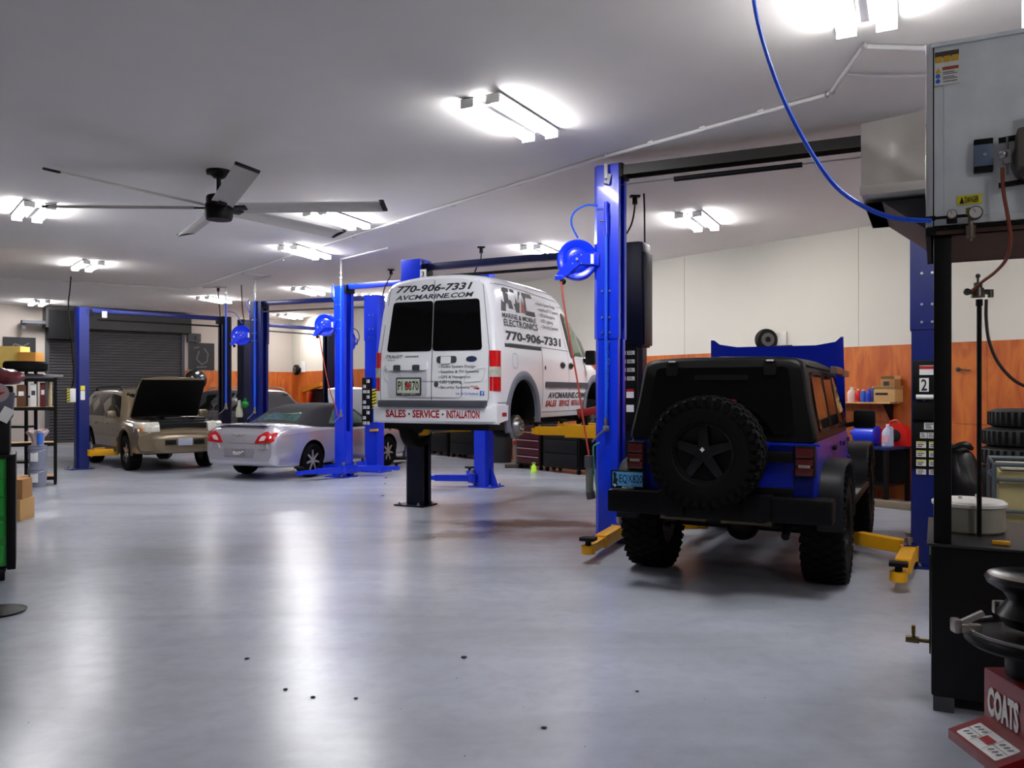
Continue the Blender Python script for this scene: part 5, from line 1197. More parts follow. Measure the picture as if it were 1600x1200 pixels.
def tp(y, z, w0, w1, zz=0.96): return [(0, y, zz), (w0*0.9, y, zz), (w0, y, zz+0.02), ((w0+w1)/2+0.02, y, (zz+z)/2), (w1+0.01, y, z-0.06), (w1-0.08, y, z-0.01), (w1*0.5, y, z+0.015), (0, y, z+0.02)]
b = B(); loft_body(b, [tp(0.95, 1.06, 0.74, 0.70), tp(1.15, 1.15, 0.77, 0.66), tp(1.55, 1.34, 0.79, 0.60), tp(1.95, 1.43, 0.80, 0.58), tp(2.5, 1.44, 0.80, 0.58), tp(2.95, 1.36, 0.80, 0.58), tp(3.2, 1.22, 0.79, 0.64), tp(3.5, 1.02, 0.78, 0.72)], 4, 3)
tpo = obj('soft_top', b, SOFT, car, 35); bvs = bvh_of(tpo)
CR = lambda off, bv: Surf((0, 0, 0), (0, 1, 0), (0, 0, 1), d=(-1, 0, 0), bvh=bv, off=off)
CL = lambda off, bv: Surf((0, 0, 0), (0, -1, 0), (0, 0, 1), d=(1, 0, 0), bvh=bv, off=off)
CB = lambda off, bv: Surf((0, 0, 0), (1, 0, 0), (0, 0, 1), d=(0, 1, 0), bvh=bv, off=off)
CF = lambda off, bv: Surf((0, 0, 0), (-1, 0, 0), (0, 0, 1), d=(0, -1, 0), bvh=bv, off=off)
GRN = mat('green_tint_glass', rgb(60, 82, 76), 0.08, spec=0.9, var=0.3, scale=5)
b = B(); patch(b, rpoly([(-0.52, 1.11), (0.52, 1.11), (0.42, 1.27), (-0.42, 1.27)], 0.05, 4), CB(0.012, bvs), 0.015, 4); obj('rear_window', b, GRN, car, 40)
for S_, n in ((CR, 1), (CL, -1)):
    b = B(); patch(b, rpoly([(n*p[0], p[1]) for p in ((1.75, 1.04), (3.15, 1.02), (2.85, 1.30), (2.1, 1.33))][::n], 0.05, 4), S_(0.012, bvs), 0.015, 4); obj('side_window', b, GRN, car, 40)
    b = B(); ribbon(b, [(n*1.95, 0.32), (n*1.95, 0.94)], S_(0.003, bvc), 0.01, 0.06); ribbon(b, [(n*3.30, 0.32), (n*3.35, 0.90)], S_(0.003, bvc), 0.01, 0.06); ribbon(b, [(n*1.5, 0.30), (n*3.45, 0.30)], S_(0.003, bvc), 0.01, 0.08)
    ribbon(b, [(n*0.3, 0.86), (n*1.2, 0.90), (n*3.3, 0.86)], S_(0.003, bvc), 0.006, 0.08)
    obj('door_gap', b, mat('car_gap', rgb(90, 88, 96), .8), car, 0)
    b = B(); b.box((n*0.92, 2.15, 0.80), (0.03, 0.17, 0.035), bev=0.01); obj('door_handle', b, SIL, car)
    b = B(); b.box((n*0.99, 3.08, 1.02), (0.20, 0.11, 0.13), bev=0.035); b.bar((n*0.84, 3.1, 0.96), (n*0.95, 3.08, 1.0), 0.04, 0.04); obj('door_mirror', b, BLK, car)
    # tail lamps
    b = B(); q = [(n*0.38, 0.71), (n*0.78, 0.735), (n*0.895, 0.86), (n*0.885, 0.955), (n*0.62, 0.945), (n*0.47, 0.86)]
    patch(b, rpoly(q[::n], 0.04, 4), CB(0.012, bvc), 0.05, 4); tl = obj('tail_light', b, mat('deep_red_lens', rgb(170, 18, 24), .15, coat=1, var=.2, scale=20), car, 40)
    b = B(); q = [(n*0.50, 0.765), (n*0.62, 0.775), (n*0.66, 0.85), (n*0.60, 0.87), (n*0.54, 0.84)]; patch(b, rpoly(q[::n], 0.02), CB(0.020, bvc), 0.01, 2); obj('reversing_lens', b, mat('pink_lens', rgb(225, 190, 190), .2, coat=1, var=.2, scale=30), tl, 40)
b = B(); sfc = CB(0.003, bvc)
ribbon(b, [(-0.50, 0.98), (-0.48, 0.75), (-0.40, 0.715), (0.36, 0.715), (0.44, 0.74), (0.47, 0.80)], sfc, 0.010, 0.05)
obj('boot_gap', b, mat('car_gap', rgb(90, 88, 96), .8), car, 0)
b = B(); ribbon(b, [(-0.66, 1.0), (-0.2, 1.015), (0.66, 1.0)], sfc, 0.012, 0.05); obj('spoiler_line', b, mat('car_gap', rgb(90, 88, 96), .8), car, 0)
b = B(); b.box((0, 0.10, 1.065), (1.2, 0.14, 0.02), bev=0.008); obj('boot_spoiler', b, SIL, car)
b = B(); patch(b, rpoly([(-0.34, 0.44), (0.34, 0.44), (0.40, 0.62), (-0.40, 0.62)], 0.04), CB(0.004, bvc), 0.006, 2); pr = obj('plate_recess', b, mat('silver_recess', rgb(150, 146, 155), .35, metal=.4), car)
b = B(); patch(b, rpoly(rect(-0.155, 0.47, 0.155, 0.60), 0.02), CB(0.018, bvc), 0.012, 1); pl = obj('dealer_plate', b, mat('plate_silver', rgb(120, 118, 120), .4), pr)
b = B(); sfq = CB(0.020, bvc)
ribbon(b, [(-0.13, 0.51), (-0.10, 0.57), (-0.08, 0.51), (-0.05, 0.55), (-0.02, 0.51), (0.02, 0.56), (0.05, 0.52), (0.09, 0.56), (0.14, 0.56)], sfq, 0.018, 0.02); ribbon(b, [(-0.12, 0.495), (0.05, 0.505)], sfq, 0.01, 0.03)
obj('script_lettering', b, KWHITE, pl, 0)
b = B()
sfe = CB(0.006, bvc)
for n in (-1, 1):
    poly(b, [(0, 0.865), (n*0.20, 0.888), (n*0.15, 0.868), (n*0.10, 0.862), (n*0.06, 0.85), (0, 0.852)][::n], sfe)
patch(b, [(0.025*math.cos(k*PI/6), 0.864+0.022*math.sin(k*PI/6)) for k in range(12)], sfe, 0.004, 1, 0.002)
obj('winged_emblem', b, mat('gold_chrome', rgb(205, 195, 160), .2, metal=.8), car, 0)
b = B(); text(b, 'CHRYSLER', sfe, -0.16, 0.79, 0.14, 0.81, bold=0.02); obj('lettering', b, mat('badge_grey', rgb(150, 150, 158), .3, metal=.5), car, 0)
b = B(); patch(b, rpoly([(-0.72, 0.97), (0.72, 0.97), (0.56, 1.34), (-0.56, 1.34)], 0.05, 4), CF(0.012, bvs), 0.015, 4); obj('windscreen', b, CARGL, car, 40)
for n in (-1, 1):
    b = B(); patch(b, rpoly([(n*0.45, 0.60), (n*0.70, 0.62), (n*0.68, 0.72), (n*0.5, 0.70)][::-n], 0.03), CF(0.02, bvc), 0.04, 3); obj('headlight', b, CLRLENS, car, 40)
b = B(); b.cyl((-.7, 1.1, .32), (.7, 1.1, .32), .05); b.box((0, 2.3, 0.30), (1.2, 3.4, 0.10), bev=.03); b.box((0.0, 0.55, 0.33), (0.9, 0.5, 0.16), bev=0.04); obj('underbody', b, BLKM, car)
for (x, y) in ((-0.80, 1.10), (0.80, 1.10), (-0.80, 3.86), (0.80, 3.86)):
    wheel(car, x, y, 0.335, 0.335, 0.22, 0.68, 'road', mat('silver_rim', rgb(195, 190, 180), 0.3, metal=0.6), 'wheel', 7, 1 if x > 0 else -1)
# ================================================================ waste oil heater on its stand, right foreground
HA = math.radians(27); HU, HV = V(math.cos(HA), -math.sin(HA), 0), V(math.sin(HA), math.cos(HA), 0)
TO = V(2.236, 4.44, 0)
BROWN = mat('brown_board', rgb(70, 50, 38), 0.7, var=0.2)
tk = thing('storage_tank', 'black steel tank on the floor carrying the heater stand, right foreground', 'tank', TO, -HA)
b = B(); b.box((0.65, 0.50, 0.48), (1.30, 1.0, 0.80), bev=0.012); obj('body', b, mat('tank_black', (0.004, 0.004, 0.0045, 1), 0.4, spec=0.3, var=0.4, scale=8), tk)
b = B(); b.box((0.65, 0.50, 0.885), (1.34, 1.04, 0.014), bev=0.003); obj('top_plate', b, mat('tank_top', (0.02, 0.02, 0.022, 1), 0.35), tk)
for x in (0.06, 1.24):
    b = B(); b.box((x, 0.5, 0.04), (0.10, 1.0, 0.08), bev=0.004); obj('skid', b, DGREY, tk)
b = B(); b.box((-0.006, 0.45, 0.52), (0.008, 0.5, 0.55)); obj('side_placard', b, mat('olive_placard', rgb(70, 78, 50), .6, var=.5, scale=12), tk)
b = B(); b.cyl((-0.10, 0.25, 0.30), (0.0, 0.25, 0.30), 0.012); b.cyl((-0.13, 0.25, 0.30), (-0.06, 0.25, 0.30), 0.020); b.cyl((-0.09, 0.25, 0.30), (-0.09, 0.25, 0.345), 0.008)
vl = obj('drain_valve', b, mat('brass', rgb(120, 105, 75), 0.4, metal=0.8), tk)
b = B(); b.box((-0.09, 0.25, 0.355), (0.02, 0.035, 0.05), bev=0.004); obj('valve_lever', b, mat('old_yellow', rgb(150, 115, 30), 0.5), vl)
b = B(); b.box((0.33, 0.10, 0.905), (0.085, 0.03, 0.022), bev=0.008); one('marker', b, YEL, 'small yellow marker lying on the black tank top', 'marker', loc=None).matrix_world = Matrix.Translation(TO) @ Matrix.Rotation(-HA, 4, 'Z')
st = thing('heater_stand', 'black steel stand holding the sheet metal heater over the tank', 'stand', TO+V(0, 0, 0.893), -HA)
for x, y in ((0.055, 0.05), (1.25, 0.05), (0.055, 0.98), (1.25, 0.98)):
    b = B(); b.box((x, y, 0.82), (0.085, 0.085, 1.64), bev=0.006); obj('post', b, BLK, st)
b = B(); b.box((0.65, 0.52, 1.645), (1.30, 1.10, 0.02)); obj('platform', b, BROWN, st)
b = B(); b.box((0.65, 0.0, 1.655), (1.34, 0.05, 0.04), bev=0.004); b.box((0.65, 1.05, 1.655), (1.34, 0.05, 0.04)); b.box((0.0, 0.52, 1.655), (0.05, 1.1, 0.04)); obj('frame', b, BLK, st)
HZ = 2.573
ht_ = thing('waste_oil_heater', 'large galvanised sheet metal shop heater on the black stand, top right', 'heater', TO+V(0, 0, HZ), -HA)
b = B(); b.box((0.64, 0.5, 0.49), (1.26, 1.0, 0.965), bev=0.008); b.box((0.66, 0.0, 0.50), (1.20, 0.012, 0.90), bev=0.004); obj('casing', b, GALV, ht_)
b = B(); b.box((0.012, 0.0, 0.49), (0.006, 0.022, 0.97)); obj('panel_gap', b, BLK, ht_)
b = B(); b.box((-0.004, 0.06, 0.49), (0.040, 0.14, 0.97), bev=0.004); obj('corner_flange', b, mat('bright_galvanised', rgb(200, 202, 205), 0.4, metal=0.5, var=0.1), ht_)
b = B(); b.box((0.64, 0.0, 0.968), (1.28, 0.03, 0.02)); obj('top_edge', b, GALV, ht_)
hs = Surf((0, -0.008, 0), (1, 0, 0), (0, 0, 1), off=0.0)
def fz(px, py):     # frame position -> heater front plane
    k = (px-800)/F; s = (k*4.44-2.236)/(math.cos(HA)+math.sin(HA)*k); Y = 4.44-math.sin(HA)*s; return s, EYE+(HOR-py)*Y/F-HZ
x0, z1 = fz(1460, 83); x1, z0 = fz(1499, 130)
b = B(); patch(b, rect(x0, z0, x1, z1), hs, 0.003, 1, 0.003); lb = obj('warning_sheet', b, KWHITE, ht_)
def hp(name, q, m_, par, e=0.005, poly_=False):
    b = B(); patch(b, q, hs, 0.001, 1, e); return obj(name, b, m_, par)
w_, h_ = x1-x0, z1-z0
def rr(u0, v0, u1, v1): return rect(x0+w_*u0, z0+h_*v0, x0+w_*u1, z0+h_*v1)
hp('sheet_header', rr(0.02, .80, .98, .98), mat('ink_brown', rgb(70, 60, 50), .6), lb); 
for u in (0.03, 0.36, 0.69): hp('hazard_symbol', rr(u, .66, u+.28, .84), mat('ink_amber', rgb(215, 170, 40), .5), lb, 0.006)
hp('caution_bar', rr(.32, .43, .97, .52), mat('ink_rust', rgb(170, 80, 45), .5), lb)
for v in (.20, .05): hp('notice_symbol', [(x0+w_*(.14+.10*math.cos(k*PI/6)), z0+h_*(v+.07)+w_*.10*math.sin(k*PI/6)) for k in range(12)], KBLUE, lb)
hp('caution_triangle', [(x0+w_*.03, z0+h_*.36), (x0+w_*.28, z0+h_*.36), (x0+w_*.155, z0+h_*.52)], mat('ink_amber', rgb(215, 170, 40), .5), lb)
b = B()
for v in (.36, .31, .22, .17, .09): ribbon(b, [(x0+w_*.34, z0+h_*v), (x0+w_*(.80+.12*((v*100) % 2)), z0+h_*v)], hs, h_*.02, .1, extra=.005)
obj('fine_print', b, KGREY, lb, 0)
x0, z1 = fz(1495, 307); x1, z0 = fz(1534, 318)
b = B(); patch(b, rect(x0, z0, x1, z1), hs, 0.003, 1, 0.003); dl = obj('danger_label', b, KYEL, ht_)
b = B(); text(b, 'DANGER', hs, x0+(x1-x0)*.32, z0+.008, x1-(x1-x0)*.12, z1-.008, bold=.02, extra=.005); poly(b, [(x0+.012, z0+.006), (x0+.034, z0+.006), (x0+.023, z1-.006)], hs, .005); obj('danger_print', b, KBLACK, dl, 0)
x0, z1 = fz(1521, 232); x1, z0 = fz(1551, 262); cx = (x0+x1)/2; cz = (z0+z1)/2
b = B(); b.box((cx, -0.035, cz), (x1-x0, 0.06, z1-z0), bev=0.004); jb = obj('junction_box', b, mat('box_blue_grey', rgb(105, 120, 140), .45, metal=.3), ht_)
for dz_ in (.073, -.067): b = B(); b.box((cx, -0.03, cz+dz_), (x1-x0, 0.05, 0.028), bev=.004); obj('box_end', b, BLK, jb)
b = B(); b.cyl((cx+.005, -0.075, cz), (cx+.005, -0.06, cz), 0.008, seg=10); obj('box_screw', b, STEEL, jb)
# burner
x, z = fz(1600, 250); x += .055
b = B(); b.cyl((x+.02, -0.10, z-.01), (x+.02, 0.0, z-.01), 0.135, seg=28); b.box((x-.02, -0.12, z+0.02), (0.16, 0.16, 0.20), bev=.02); br = obj('burner', b, mat('burner_grey', rgb(105, 100, 92), .5, metal=.4, var=.3), ht_)
b = B(); b.cyl((x+.14, -0.20, z-.12), (x+.14, -0.0, z-.12), 0.12, seg=28); b.bar((x-.17, -.05, z+.10), (x+.1, -.05, z+.12), .02, .025); b.bar((x-.17, -.05, z-.13), (x-.05, -.05, z-.12), .02, .025); b.cyl((x, -0.15, z+.10), (x+.02, -.15, z+.24), .03); obj('burner_motor', b, BLKM, br)
b = B(); b.cyl((x-.135, -.10, z-.09), (x-.135, -.10, z+.10), .006, seg=8); b.box((x-.135, -.10, z), (.04, .04, .07), bev=.006); b.sph((x-.155, -.12, z+.01), .022); obj('fuel_valve', b, STEEL, br)
b = B(); b.box((x+.01, -.205, z+.085), (.09, .01, .04)); obj('red_label', b, RED, br)
b = B(); b.box((x+.01, -.205, z+.045), (.09, .01, .04)); rl = obj('white_label', b, KWHITE, br)
b = B(); poly(b, [(x-.01, z+.035), (x+.0, z+.055), (x+.02, z+.058), (x+.018, z+.048), (x+.035, z+.035), (x+.02, z+.035), (x+.01, z+.045), (x+.002, z+.035)], Surf((0, -.211, 0), (1, 0, 0), (0, 0, 1)), 0); obj('label_mark', b, KRED, rl, 0)
# gauges and fittings
xa, za = fz(1452, 345); xg, zg = fz(1487, 341); xh, zh = fz(1523, 338); xv, zv = fz(1516, 362)
b = B(); b.cyl((xa-.01, -.06, za), (xh, -.06, zg-.003), .008, seg=10); b.cyl((xa-.02, -.06, za), (xa+.03, -.06, za), .013, seg=10); b.box((xg, -.055, zg-.022), (.05, .03, .03), bev=.004); obj('air_manifold', b, BLKM, ht_)
for (gx, gz, gr, l_) in ((xg, zg+.003, .024, 'small'), (xh, zh+.002, .034, 'large')):
    b = B(); b.cyl((gx, -.10, gz), (gx, -.065, gz), gr, seg=24); gg = obj('gauge', b, mat('gauge_body', rgb(90, 80, 75), .4, metal=.5), ht_)
    b = B(); b.cyl((gx, -.103, gz), (gx, -.099, gz), gr*.84, seg=24); gf = obj('gauge_face', b, mat('gauge_white', rgb(205, 200, 195), .4), gg)
    b = B(); b.bar((gx, -.105, gz), (gx-gr*.3, -.105, gz+gr*.6), .003, .002); obj('needle', b, KBLACK, gf)
b = B(); b.cyl((xv, -.07, zv-.045), (xv, -.07, zv+.02), .020, r2=.024, seg=16); b.cyl((xv, -.07, zv-.06), (xv, -.07, zv-.045), .008, seg=10); b.cyl((xv, -.07, zv+.02), (xv, -.07, zv+.07), .012, seg=10); obj('air_filter', b, mat('filter_grey', rgb(120, 110, 95), .35, metal=.5), ht_)
b = B(); b.cyl((xv-.004, -.07, zv+.075), (xv-.004, -.07, zv+.11), .020, seg=14); obj('regulator_knob', b, mat('dull_yellow', rgb(135, 125, 40), .5), ht_)
b = B(); b.cyl((0.62, 0.45, 0.95), (0.62, 0.45, CEIL-HZ-0.005), .17, seg=36); b.cyl((0.62, 0.45, 1.10), (0.62, 0.45, 1.12), .176, seg=36); obj('flue', b, mat('flue_white', rgb(215, 215, 222), .35, var=.03), ht_)
# outlet hood on the left side
hd_ = thing('outlet_hood', 'bright folded sheet metal air outlet hood on the left side of the heater', 'duct', TO+V(0, 0, HZ), -HA)
zt0, zt1, zb0, zb1 = 0.635, 0.605, 0.215, 0.215
b = B(); L0, L1 = -0.345, -0.028
q = [V(L0, 0, zt1), V(L1, 0, zt0), V(L1, 0, zb0), V(L0, 0, zb1)]; bk = [p+V(0, 0.95, 0) for p in q]; bk[2].z -= .02; bk[3].z -= .02
n = 10; rows = []
for i in range(n+1):
    r_ = []
    for j_ in range(n+1):
        u, v = i/n, j_/n; p = (q[0].lerp(q[1], u)).lerp(q[3].lerp(q[2], u), v); d = 0.014*math.sin(5*u+2*v)*math.sin(PI*u)*math.sin(PI*v)+0.022*max(0, 1-abs(v-0.25-0.65*u)*7); r_.append(p+V(0, -d, 0))
    rows.append(r_)
b.grid(rows)
for i0, i1 in ((0, 1), (0, 3), (3, 2)): b.grid([[q[i0], q[i1]], [bk[i0], bk[i1]]])
b.bm.faces.new([b.bm.verts.new(p) for p in bk]); obj('duct_body', b, FOIL, hd_, 60)
b = B(); b.box(((L0+L1)/2, -.01, zb0+.018), (L1-L0+.01, .02, .05), bev=.004); obj('lower_flange', b, FOIL, hd_)
b = B(); b.prism([(L0+.005, .19), (L1, .19), (L1, .02), (L0+.10, .19)], 'Y', 0.12, 0.92); obj('lower_scoop', b, mat('dull_sheet', rgb(70, 70, 72), .45, metal=.6, var=.2), hd_)
# regulator on its thin pipe, hoses
pp = thing('regulator_pipe', 'thin dark pipe standing on the tank with an air regulator on top', 'pipe', P(1530, 838, 4.62), 0)
o = pp.location
b = B(); b.cyl((0, 0, 0), P(1530, 470, 4.62)-o, 0.0125, seg=12); b.cyl(P(1530, 478, 4.62)-o, P(1530, 468, 4.62)-o, .018); obj('pipe', b, BLK, pp)
b = B(); q = P(1528, 456, 4.62)-o; b.cyl(q+V(0, 0, -.03), q+V(0, 0, .02), .036, r2=.03, seg=18); b.cyl(q+V(0, 0, .02), q+V(0, 0, .05), .022, seg=14); b.cyl(q+V(0, 0, .05), q+V(0, 0, .085), .006, seg=8); b.sph(q+V(0, 0, .088), .013); b.cyl(q+V(-.06, 0, 0), q+V(.07, 0, 0), .014, seg=10); b.sph(q+V(-.06, 0, 0), .020); b.cyl(q+V(.07, 0, -.03), q+V(.07, 0, .012), .016, seg=10); obj('regulator', b, mat('regulator_grey', rgb(100, 95, 88), .35, metal=.7), pp)
hose([P(1541, 468, 4.62), P(1541, 500, 4.62), P(1546, 535, 4.6), P(1562, 570, 4.58), P(1590, 598, 4.55), P(1630, 612, 4.5)], .009, mat('brown_hose', rgb(62, 38, 30), .5), 'dark brown hose curving right from the regulator pipe')
hose([P(1566, 262, 4.20), P(1568, 300, 4.19), P(1575, 340, 4.18), P(1579, 375, 4.2), P(1572, 405, 4.3), P(1555, 425, 4.45), P(1535, 440, 4.55), P(1518, 455, 4.60)], .009, mat('rust_hose', rgb(135, 62, 40), .5), 'rust red fuel hose running from the burner down to the regulator')
# pot with white lid
cp = G(1514, 828, 0.893); pot = thing('round_pot', 'round grey metal pot with a white lid standing on the black tank', 'pot', (cp.x, cp.y+.0, 0.893))
b = B(); b.lathe([(0, 0), (.175, 0), (.185, .01), (.185, .15), (0, .15)], seg=40); obj('body', b, mat('pot_grey', rgb(138, 134, 122), .5, var=.25, scale=8), pot)
b = B(); b.lathe([(0, .15), (.195, .148), (.197, .165), (.18, .178), (0, .185)], seg=40); b.cyl((-.05, 0, .18), (-.05, 0, .20), .012); b.cyl((.06, 0.02, .18), (.06, .02, .205), .012); obj('lid', b, mat('lid_white', rgb(225, 222, 215), .5, var=.08), pot)
# ================================================================ tyre changer, bottom right corner
tc = thing('tyre_changer', 'red tyre changing machine with black turntable and slanted control plate', 'machine', (1.87, 3.3, 0), 0)
b = B(); b.box((0.35, -0.45, 0.31), (0.70, 0.90, 0.60), bev=.01); obj('cabinet', b, DKRED, tc)
cs_f = Surf((-0.001, 0, 0), (0, -1, 0), (0, 0, 1), off=.002)
b = B(); text(b, 'COATS', cs_f, 0.035, 0.435, 0.235, 0.55, bold=.05); obj('lettering', b, KWHITE, tc, 0)
b = B(); b.prism([(-.150, .335), (-.150, .372), (0.0, .425), (0.0, .35)], 'Y', -0.36, -0.02); cpn = obj('control_box', b, DKRED, tc)
n_ = V(-.135, 0, .165).cross(V(0, 1, 0)).normalized()
ct = Surf((-.135, -.06, .3773), (0, -1, 0), (.150, 0, .053), off=.003)
b = B(); patch(b, rpoly(rect(0, -0.005, .26, .095), .008), ct, .004, 1); lbp = obj('instruction_plate', b, KWHITE, cpn)
b = B(); patch(b, rect(.10, .03, .16, .065), ct, .001, 1, .003); obj('plate_print', b, KRED, lbp)
b = B()
for u in (.02, .045, .07, .185, .21, .235):
    for v in (.015, .06): ribbon(b, [(u, v), (u+.012, v+.018)], ct, .006, .1, .003)
ribbon(b, [(.09, -.0), (.09, .09)], ct, .002, .1, .003); ribbon(b, [(.17, -.0), (.17, .09)], ct, .002, .1, .003); ribbon(b, [(0.0, .045), (.26, .045)], ct, .002, .1, .003)
obj('plate_print', b, KBLACK, lbp, 0)
b = B(); b.bar((-.24, -.12, .10), (.05, -.12, .16), .07, .03, bev=.006); obj('pedal', b, BLK, tc)
b = B(); b.bar((-.24, -.28, .10), (.05, -.28, .16), .07, .03, bev=.006); obj('pedal', b, BLK, tc)
b = B(); b.cyl((0.14, -.12, .60), (.14, -.12, .72), .11, seg=28); b.lathe([(0, .72), (.23, .72), (.25, .735), (.25, .75), (.20, .765), (0, .765)], (0.14, -.12, 0), seg=40); tt = obj('turntable', b, BLKM, tc)
b = B(); b.lathe([(.05, .78), (.11, .80), (.14, .84), (.10, .90), (.12, .93), (.17, .96), (.18, .98), (.17, .995), (.15, .98), (0, .97)], (0.14, -.12, 0), seg=40); obj('clamping_cone', b, mat('oily_black', (0.004, .004, .005, 1), .28, spec=.35), tt)
b = B(); b.tube([(0.14+.24*math.cos(a), -.12+.24*math.sin(a), .775) for a in [math.radians(100+16*k) for k in range(12)]], .008, 6); obj('steel_ring', b, STEEL, tt)
for a in (175, 265, 85, 355):
    c_, s_ = math.cos(math.radians(a)), math.sin(math.radians(a))
    b = B(); b.box((0.14+.255*c_, -.12+.255*s_, .79), (.09, .035, .035), bev=.008, rz=math.radians(a)); b.box((0.14+.30*c_, -.12+.30*s_, .80), (.03, .05, .055), bev=.01, rz=math.radians(a)); b.bar((.14+.20*c_, -.12+.20*s_, .85), (.14+.30*c_, -.12+.30*s_, .80), .02, .02); obj('clamp_jaw', b, mat('worn_chrome', rgb(150, 145, 140), .3, metal=.9), tt)
# ================================================================ along the right wall
def WP(px, z, off=0.0):
    k = (px-800)/F; Y = (BW-off)/(k*math.cos(TH)+math.sin(TH)); return V(k*Y, Y, z)
def wz(px, py, off=0.0): p = WP(px, 0, off); return EYE-(py-HOR)*p.y/F
RW = TH-PI/2+PI/2      # local x along b, local y along a
def bottle(px, py, off, h, r, m_, capm, label, surf='s', cat='bottle', group=None, z=None, handle=False):
    z_ = z; p = WP(px, z_, off); t = thing('bottle', label, cat, p, TH, group)
    b = B(); b.lathe([(0, 0), (r*.95, 0), (r, .01), (r, h*.62), (r*.85, h*.72), (r*.35, h*.86), (r*.33, h*.92), (0, h*.92)], seg=20); obj('body', b, m_, t)
    if handle:
        b = B(); b.tube(smoothpts([(r*.3, 0, h*.84), (r*.8, 0, h*.88), (r*.95, 0, h*.7), (r*.85, 0, h*.5)], 4), .012, 8); obj('handle', b, m_, t)
    b = B(); b.cyl((0, 0, h*.90), (0, 0, h), r*.42, seg=14); obj('cap', b, capm, t); return t
SHZ = 1.535
def wbox(name, label, cat, m_, px0, px1, z0, z1, d0, d1, group=None, bev=.01):
    """box against the right wall, between two frame columns, d0..d1 from the wall"""
    p0, p1 = WP(px0, 0, d0), WP(px1, 0, d0); a0, a1 = sorted((toR(p0)[0], toR(p1)[0])); c = R((a0+a1)/2, BW-(d0+d1)/2, z0)
    t = thing(name, label, cat, c, TH, group); b = B(); b.box((0, 0, (z1-z0)/2), (abs(d1-d0), a1-a0, z1-z0), bev=bev); obj('body', b, m_, t)
    return t, a1-a0, abs(d1-d0)
c = R((toR(WP(1408, 0))[0]+toR(WP(1285, 0))[0])/2, BW-.19, SHZ); Ls = toR(WP(1285, 0))[0]-toR(WP(1408, 0))[0]
sh = thing('wall_shelf', 'wooden wall shelf with bottles and boxes right of the raised hood', 'shelf', c, TH)
b = B(); b.box((0, 0, -.012), (.34, Ls, .024), bev=.003); obj('board', b, PINE, sh)
for y in (-Ls/2+.12, Ls/2-.1):
    b = B(); b.prism([(.15, -.024), (.15, -.30), (.12, -.30), (-.12, -.04), (-.12, -.024)], 'Y', y-.015, y+.015); obj('bracket', b, BLK, sh)
bot = [(1331, .24, .07, mat('pink_white_plastic', rgb(222, 190, 180), .4), WHITE, 'pale pink jug at the left end of the wall shelf'),
       (1341, .21, .045, RED, WHITE, 'red bottle on the wall shelf'), (1349, .20, .05, mat('blue_bottle', rgb(50, 90, 180), .35), WHITE, 'medium blue bottle just right of the red bottle on the shelf'),
       (1358, .22, .055, mat('deep_blue_bottle', rgb(30, 60, 190), .35), KBLUE, 'deep blue bottle in the middle of the wall shelf'), (1365, .25, .045, mat('navy_bottle', rgb(30, 45, 110), .35), mat('green_white_cap', rgb(150, 190, 150), .4), 'tall dark blue bottle with pale cap on the wall shelf'),
       (1373, .10, .04, WHITE, WHITE, 'small white jar in front of the cardboard boxes on the shelf')]
for px, h, r, m_, cm, lab in bot: bottle(px, 0, .20, h, r, m_, cm, lab, z=SHZ, group='containers on the wall shelf')
def crate(name, label, p, dims, m_, rz, flaps=True, group=None):
    t = thing(name, label, 'box', p, rz, group); w, d, h = dims
    b = B(); b.box((0, 0, h/2), (w, d, h), bev=.004); obj('box_body', b, m_, t)
    if flaps:
        b = B(); b.box((-w*.5, 0, h+.02), (.006, d*.95, .08), ry=-.6); obj('flap', b, m_, t)
        b = B(); b.box((w*.5, 0, h+.02), (.006, d*.95, .08), ry=.5); obj('flap', b, m_, t)
        b = B(); b.box((0, 0, h+.001), (w*.95, .05, .002)); obj('tape', b, mat('packing_tape', rgb(200, 180, 140), .3), t)
    return t
bx = crate('cardboard_box', 'long open cardboard box at the right end of the wall shelf', WP(1388, SHZ, .19), (.26, .34, .20), CARD, TH)
b = B(); b.box((-.134, .04, .13), (.004, .20, .035)); obj('dark_slot', b, KBLACK, bx)
bx = crate('cardboard_box', 'small cardboard box with dark label stacked on the longer shelf box', WP(1392, SHZ+.20, .19), (.20, .22, .16), mat('cardboard_dark', rgb(165, 120, 72), .8), TH)
b = B(); b.box((-.104, .02, .08), (.004, .09, .09)); obj('label', b, KGREY, bx)
# workbench under the shelf
BZ = 0.86; pb = R((toR(WP(1425, 0))[0]+toR(WP(1290, 0))[0])/2, BW-.42, 0); Lb = toR(WP(1290, 0))[0]-toR(WP(1432, 0))[0]
wb_ = thing('workbench', 'dark workbench with blue top under the wall shelf', 'workbench', pb, TH)
b = B(); b.box((0, 0, BZ-.02), (.74, Lb, .04), bev=.006); obj('top', b, mat('bench_blue', (0.003, .02, .12, 1), .35), wb_)
for x in (-.33, .33):
    for y in (-Lb/2+.06, Lb/2-.06):
        b = B(); b.box((x, y, (BZ-.04)/2), (.06, .06, BZ-.04)); obj('leg', b, BLK, wb_)
b = B(); b.box((0, 0, .28), (.68, Lb-.1, .03)); obj('lower_shelf', b, BLK, wb_)
b = B(); b.box((.30, 0, .56), (.02, Lb-.1, .5)); obj('back_panel', b, BLK, wb_)
c_ = WP(1402, 0.0, 1.05); b = B(); b.box((0, 0, .05), (.16, 1.0, .10), bev=.006); one('timber_beam', b, mat('grey_timber', rgb(130, 118, 98), .7, var=.2), 'grey timber lying on the floor before the workbench', 'timber', loc=c_, rz=TH)
t = thing('fuel_can', 'bright blue plastic can lying on its side on the workbench', 'can', WP(1354, BZ, .40), TH)
